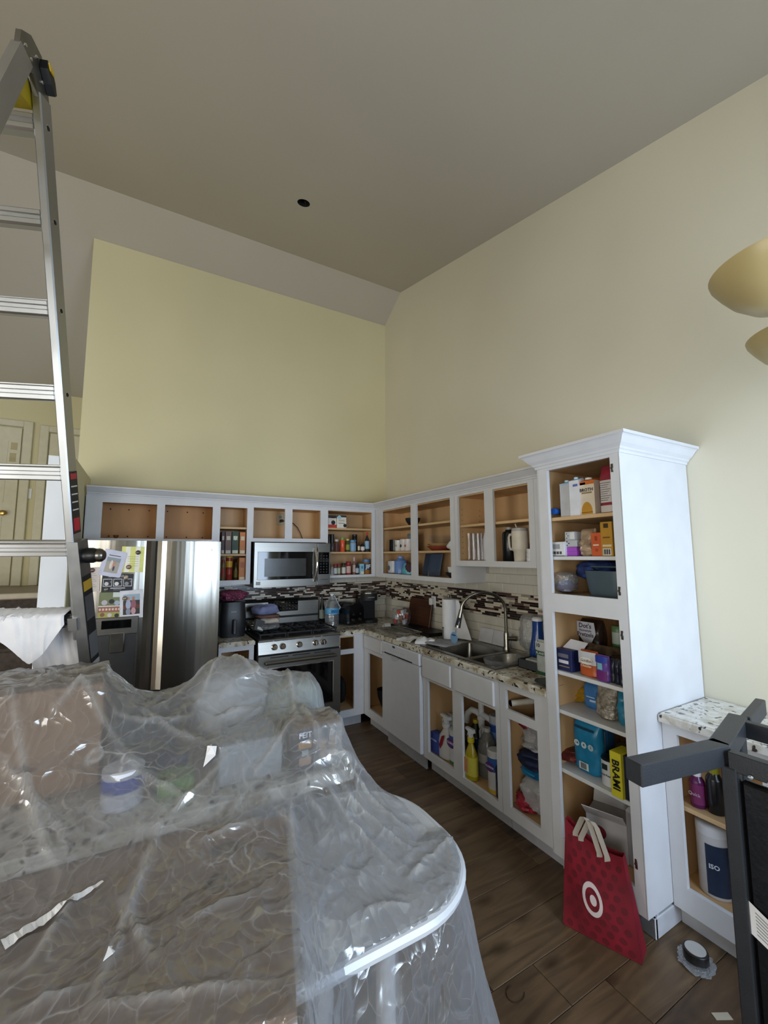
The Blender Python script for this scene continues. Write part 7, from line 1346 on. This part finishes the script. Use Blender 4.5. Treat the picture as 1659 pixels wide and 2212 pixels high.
# ------------------------------------------------------------------ chandelier shades, unlit
c1 = dp(1690, 578, 1.15); d2 = (c1[2]-CAMP[2])/ray(1738, 722)[2]; c2 = dp(1738, 722, d2)
hubx, huby = (c1[0]+c2[0])/2+.12, (c1[1]+c2[1])/2-.10
ch = thing('chandelier', 'unlit chandelier with cream alabaster bowl shades', 'chandelier', (hubx, huby, c1[2]))
M_alab = mat('alabaster_glass', 'b9a878', .35, var=.08, scale=6, trans=.0)
rad = math.hypot(c1[0]-hubx, c1[1]-huby); a1 = math.atan2(c1[1]-huby, c1[0]-hubx); a2 = math.atan2(c2[1]-huby, c2[0]-hubx)
for k, (px_, py_) in enumerate(((c1[0]-hubx, c1[1]-huby), (c2[0]-hubx, c2[1]-huby), (-(c1[0]+c2[0]-2*hubx)*.9, -(c1[1]+c2[1]-2*huby)*.9))):
    MB().lathe([(0, -.125), (.03, -.122), (.075, -.10), (.115, -.065), (.14, -.03), (.158, .0), (.161, .012), (.155, .014), (.152, .002), (.134, -.028), (.108, -.062), (.07, -.094), (0, -.115)], px_, py_, 0, seg=40).obj('glass_shade', M_alab, ch)
    MB().tube([(px_, py_, -.135), (px_*.75, py_*.75, -.17), (px_*.35, py_*.35, -.13), (0, 0, -.05)], .008).obj('arm', C('4a3f30', .4), ch); MB().lathe([(0, -.15), (.02, -.14), (.022, -.122), (0, -.12)], px_, py_, 0, seg=16).obj('shade_cup', C('4a3f30', .4), ch)
zc_ = cz(huby)-c1[2]; MB().lathe([(0, -.16), (.02, -.15), (.03, -.08), (.02, 0), (.014, .2), (.008, .25), (.008, zc_-.03)], seg=16).obj('stem', C('4a3f30', .4), ch); MB().lathe([(.008, zc_-.06), (.06, zc_-.035), (.065, zc_+.01)], seg=20).obj('ceiling_canopy', C('4a3f30', .4), ch)
# ------------------------------------------------------------------ small things on the floor
p = at(1503, 2062, 'z', .03); tr2 = thing('tape_roll', 'shrink-wrapped roll of black tape lying on the floor', 'tape', (p[0], p[1], 0)); tr2.rotation_euler = (.0, .0, .4)
MB().lathe([(.022, .001), (.042, .001), (.044, .004), (.044, .048), (.042, .05), (.022, .05), (.022, .001)], seg=30).obj('roll', mat('black_tape', '1b1a1a', .3), tr2); MB().lathe([(0, .0505), (.036, .0505), (.036, .053), (0, .053)], seg=28).obj('top_label', C('b4b2ae', .5), tr2)
o = crumple(.13, .02, .12, 111, .35).obj('wrap', M_bagf, tr2)
p = at(1112, 2148, 'z', 0); cu = solo(MB().tube([(.03*math.cos(a*.42+1.2)*(1+.03*a), .03*math.sin(a*.42+1.2), .0025) for a in range(12)], .0014, 6), 'wire_scrap', C('2a2018', .6), 'thin curled dark wire scrap on the floorboards', 'wire'); cu.location = (p[0], p[1], 0)
p = at(1560, 2196, 'z', 0); ps = solo(MB().box(-.03, .03, -.012, .012, .0005, .002), 'paper_scrap', C('b0a894', .8), 'small beige paper scrap on the floor by the metal stand', 'paper scrap'); ps.location = (p[0], p[1], 0); ps.rotation_euler[2] = -.5
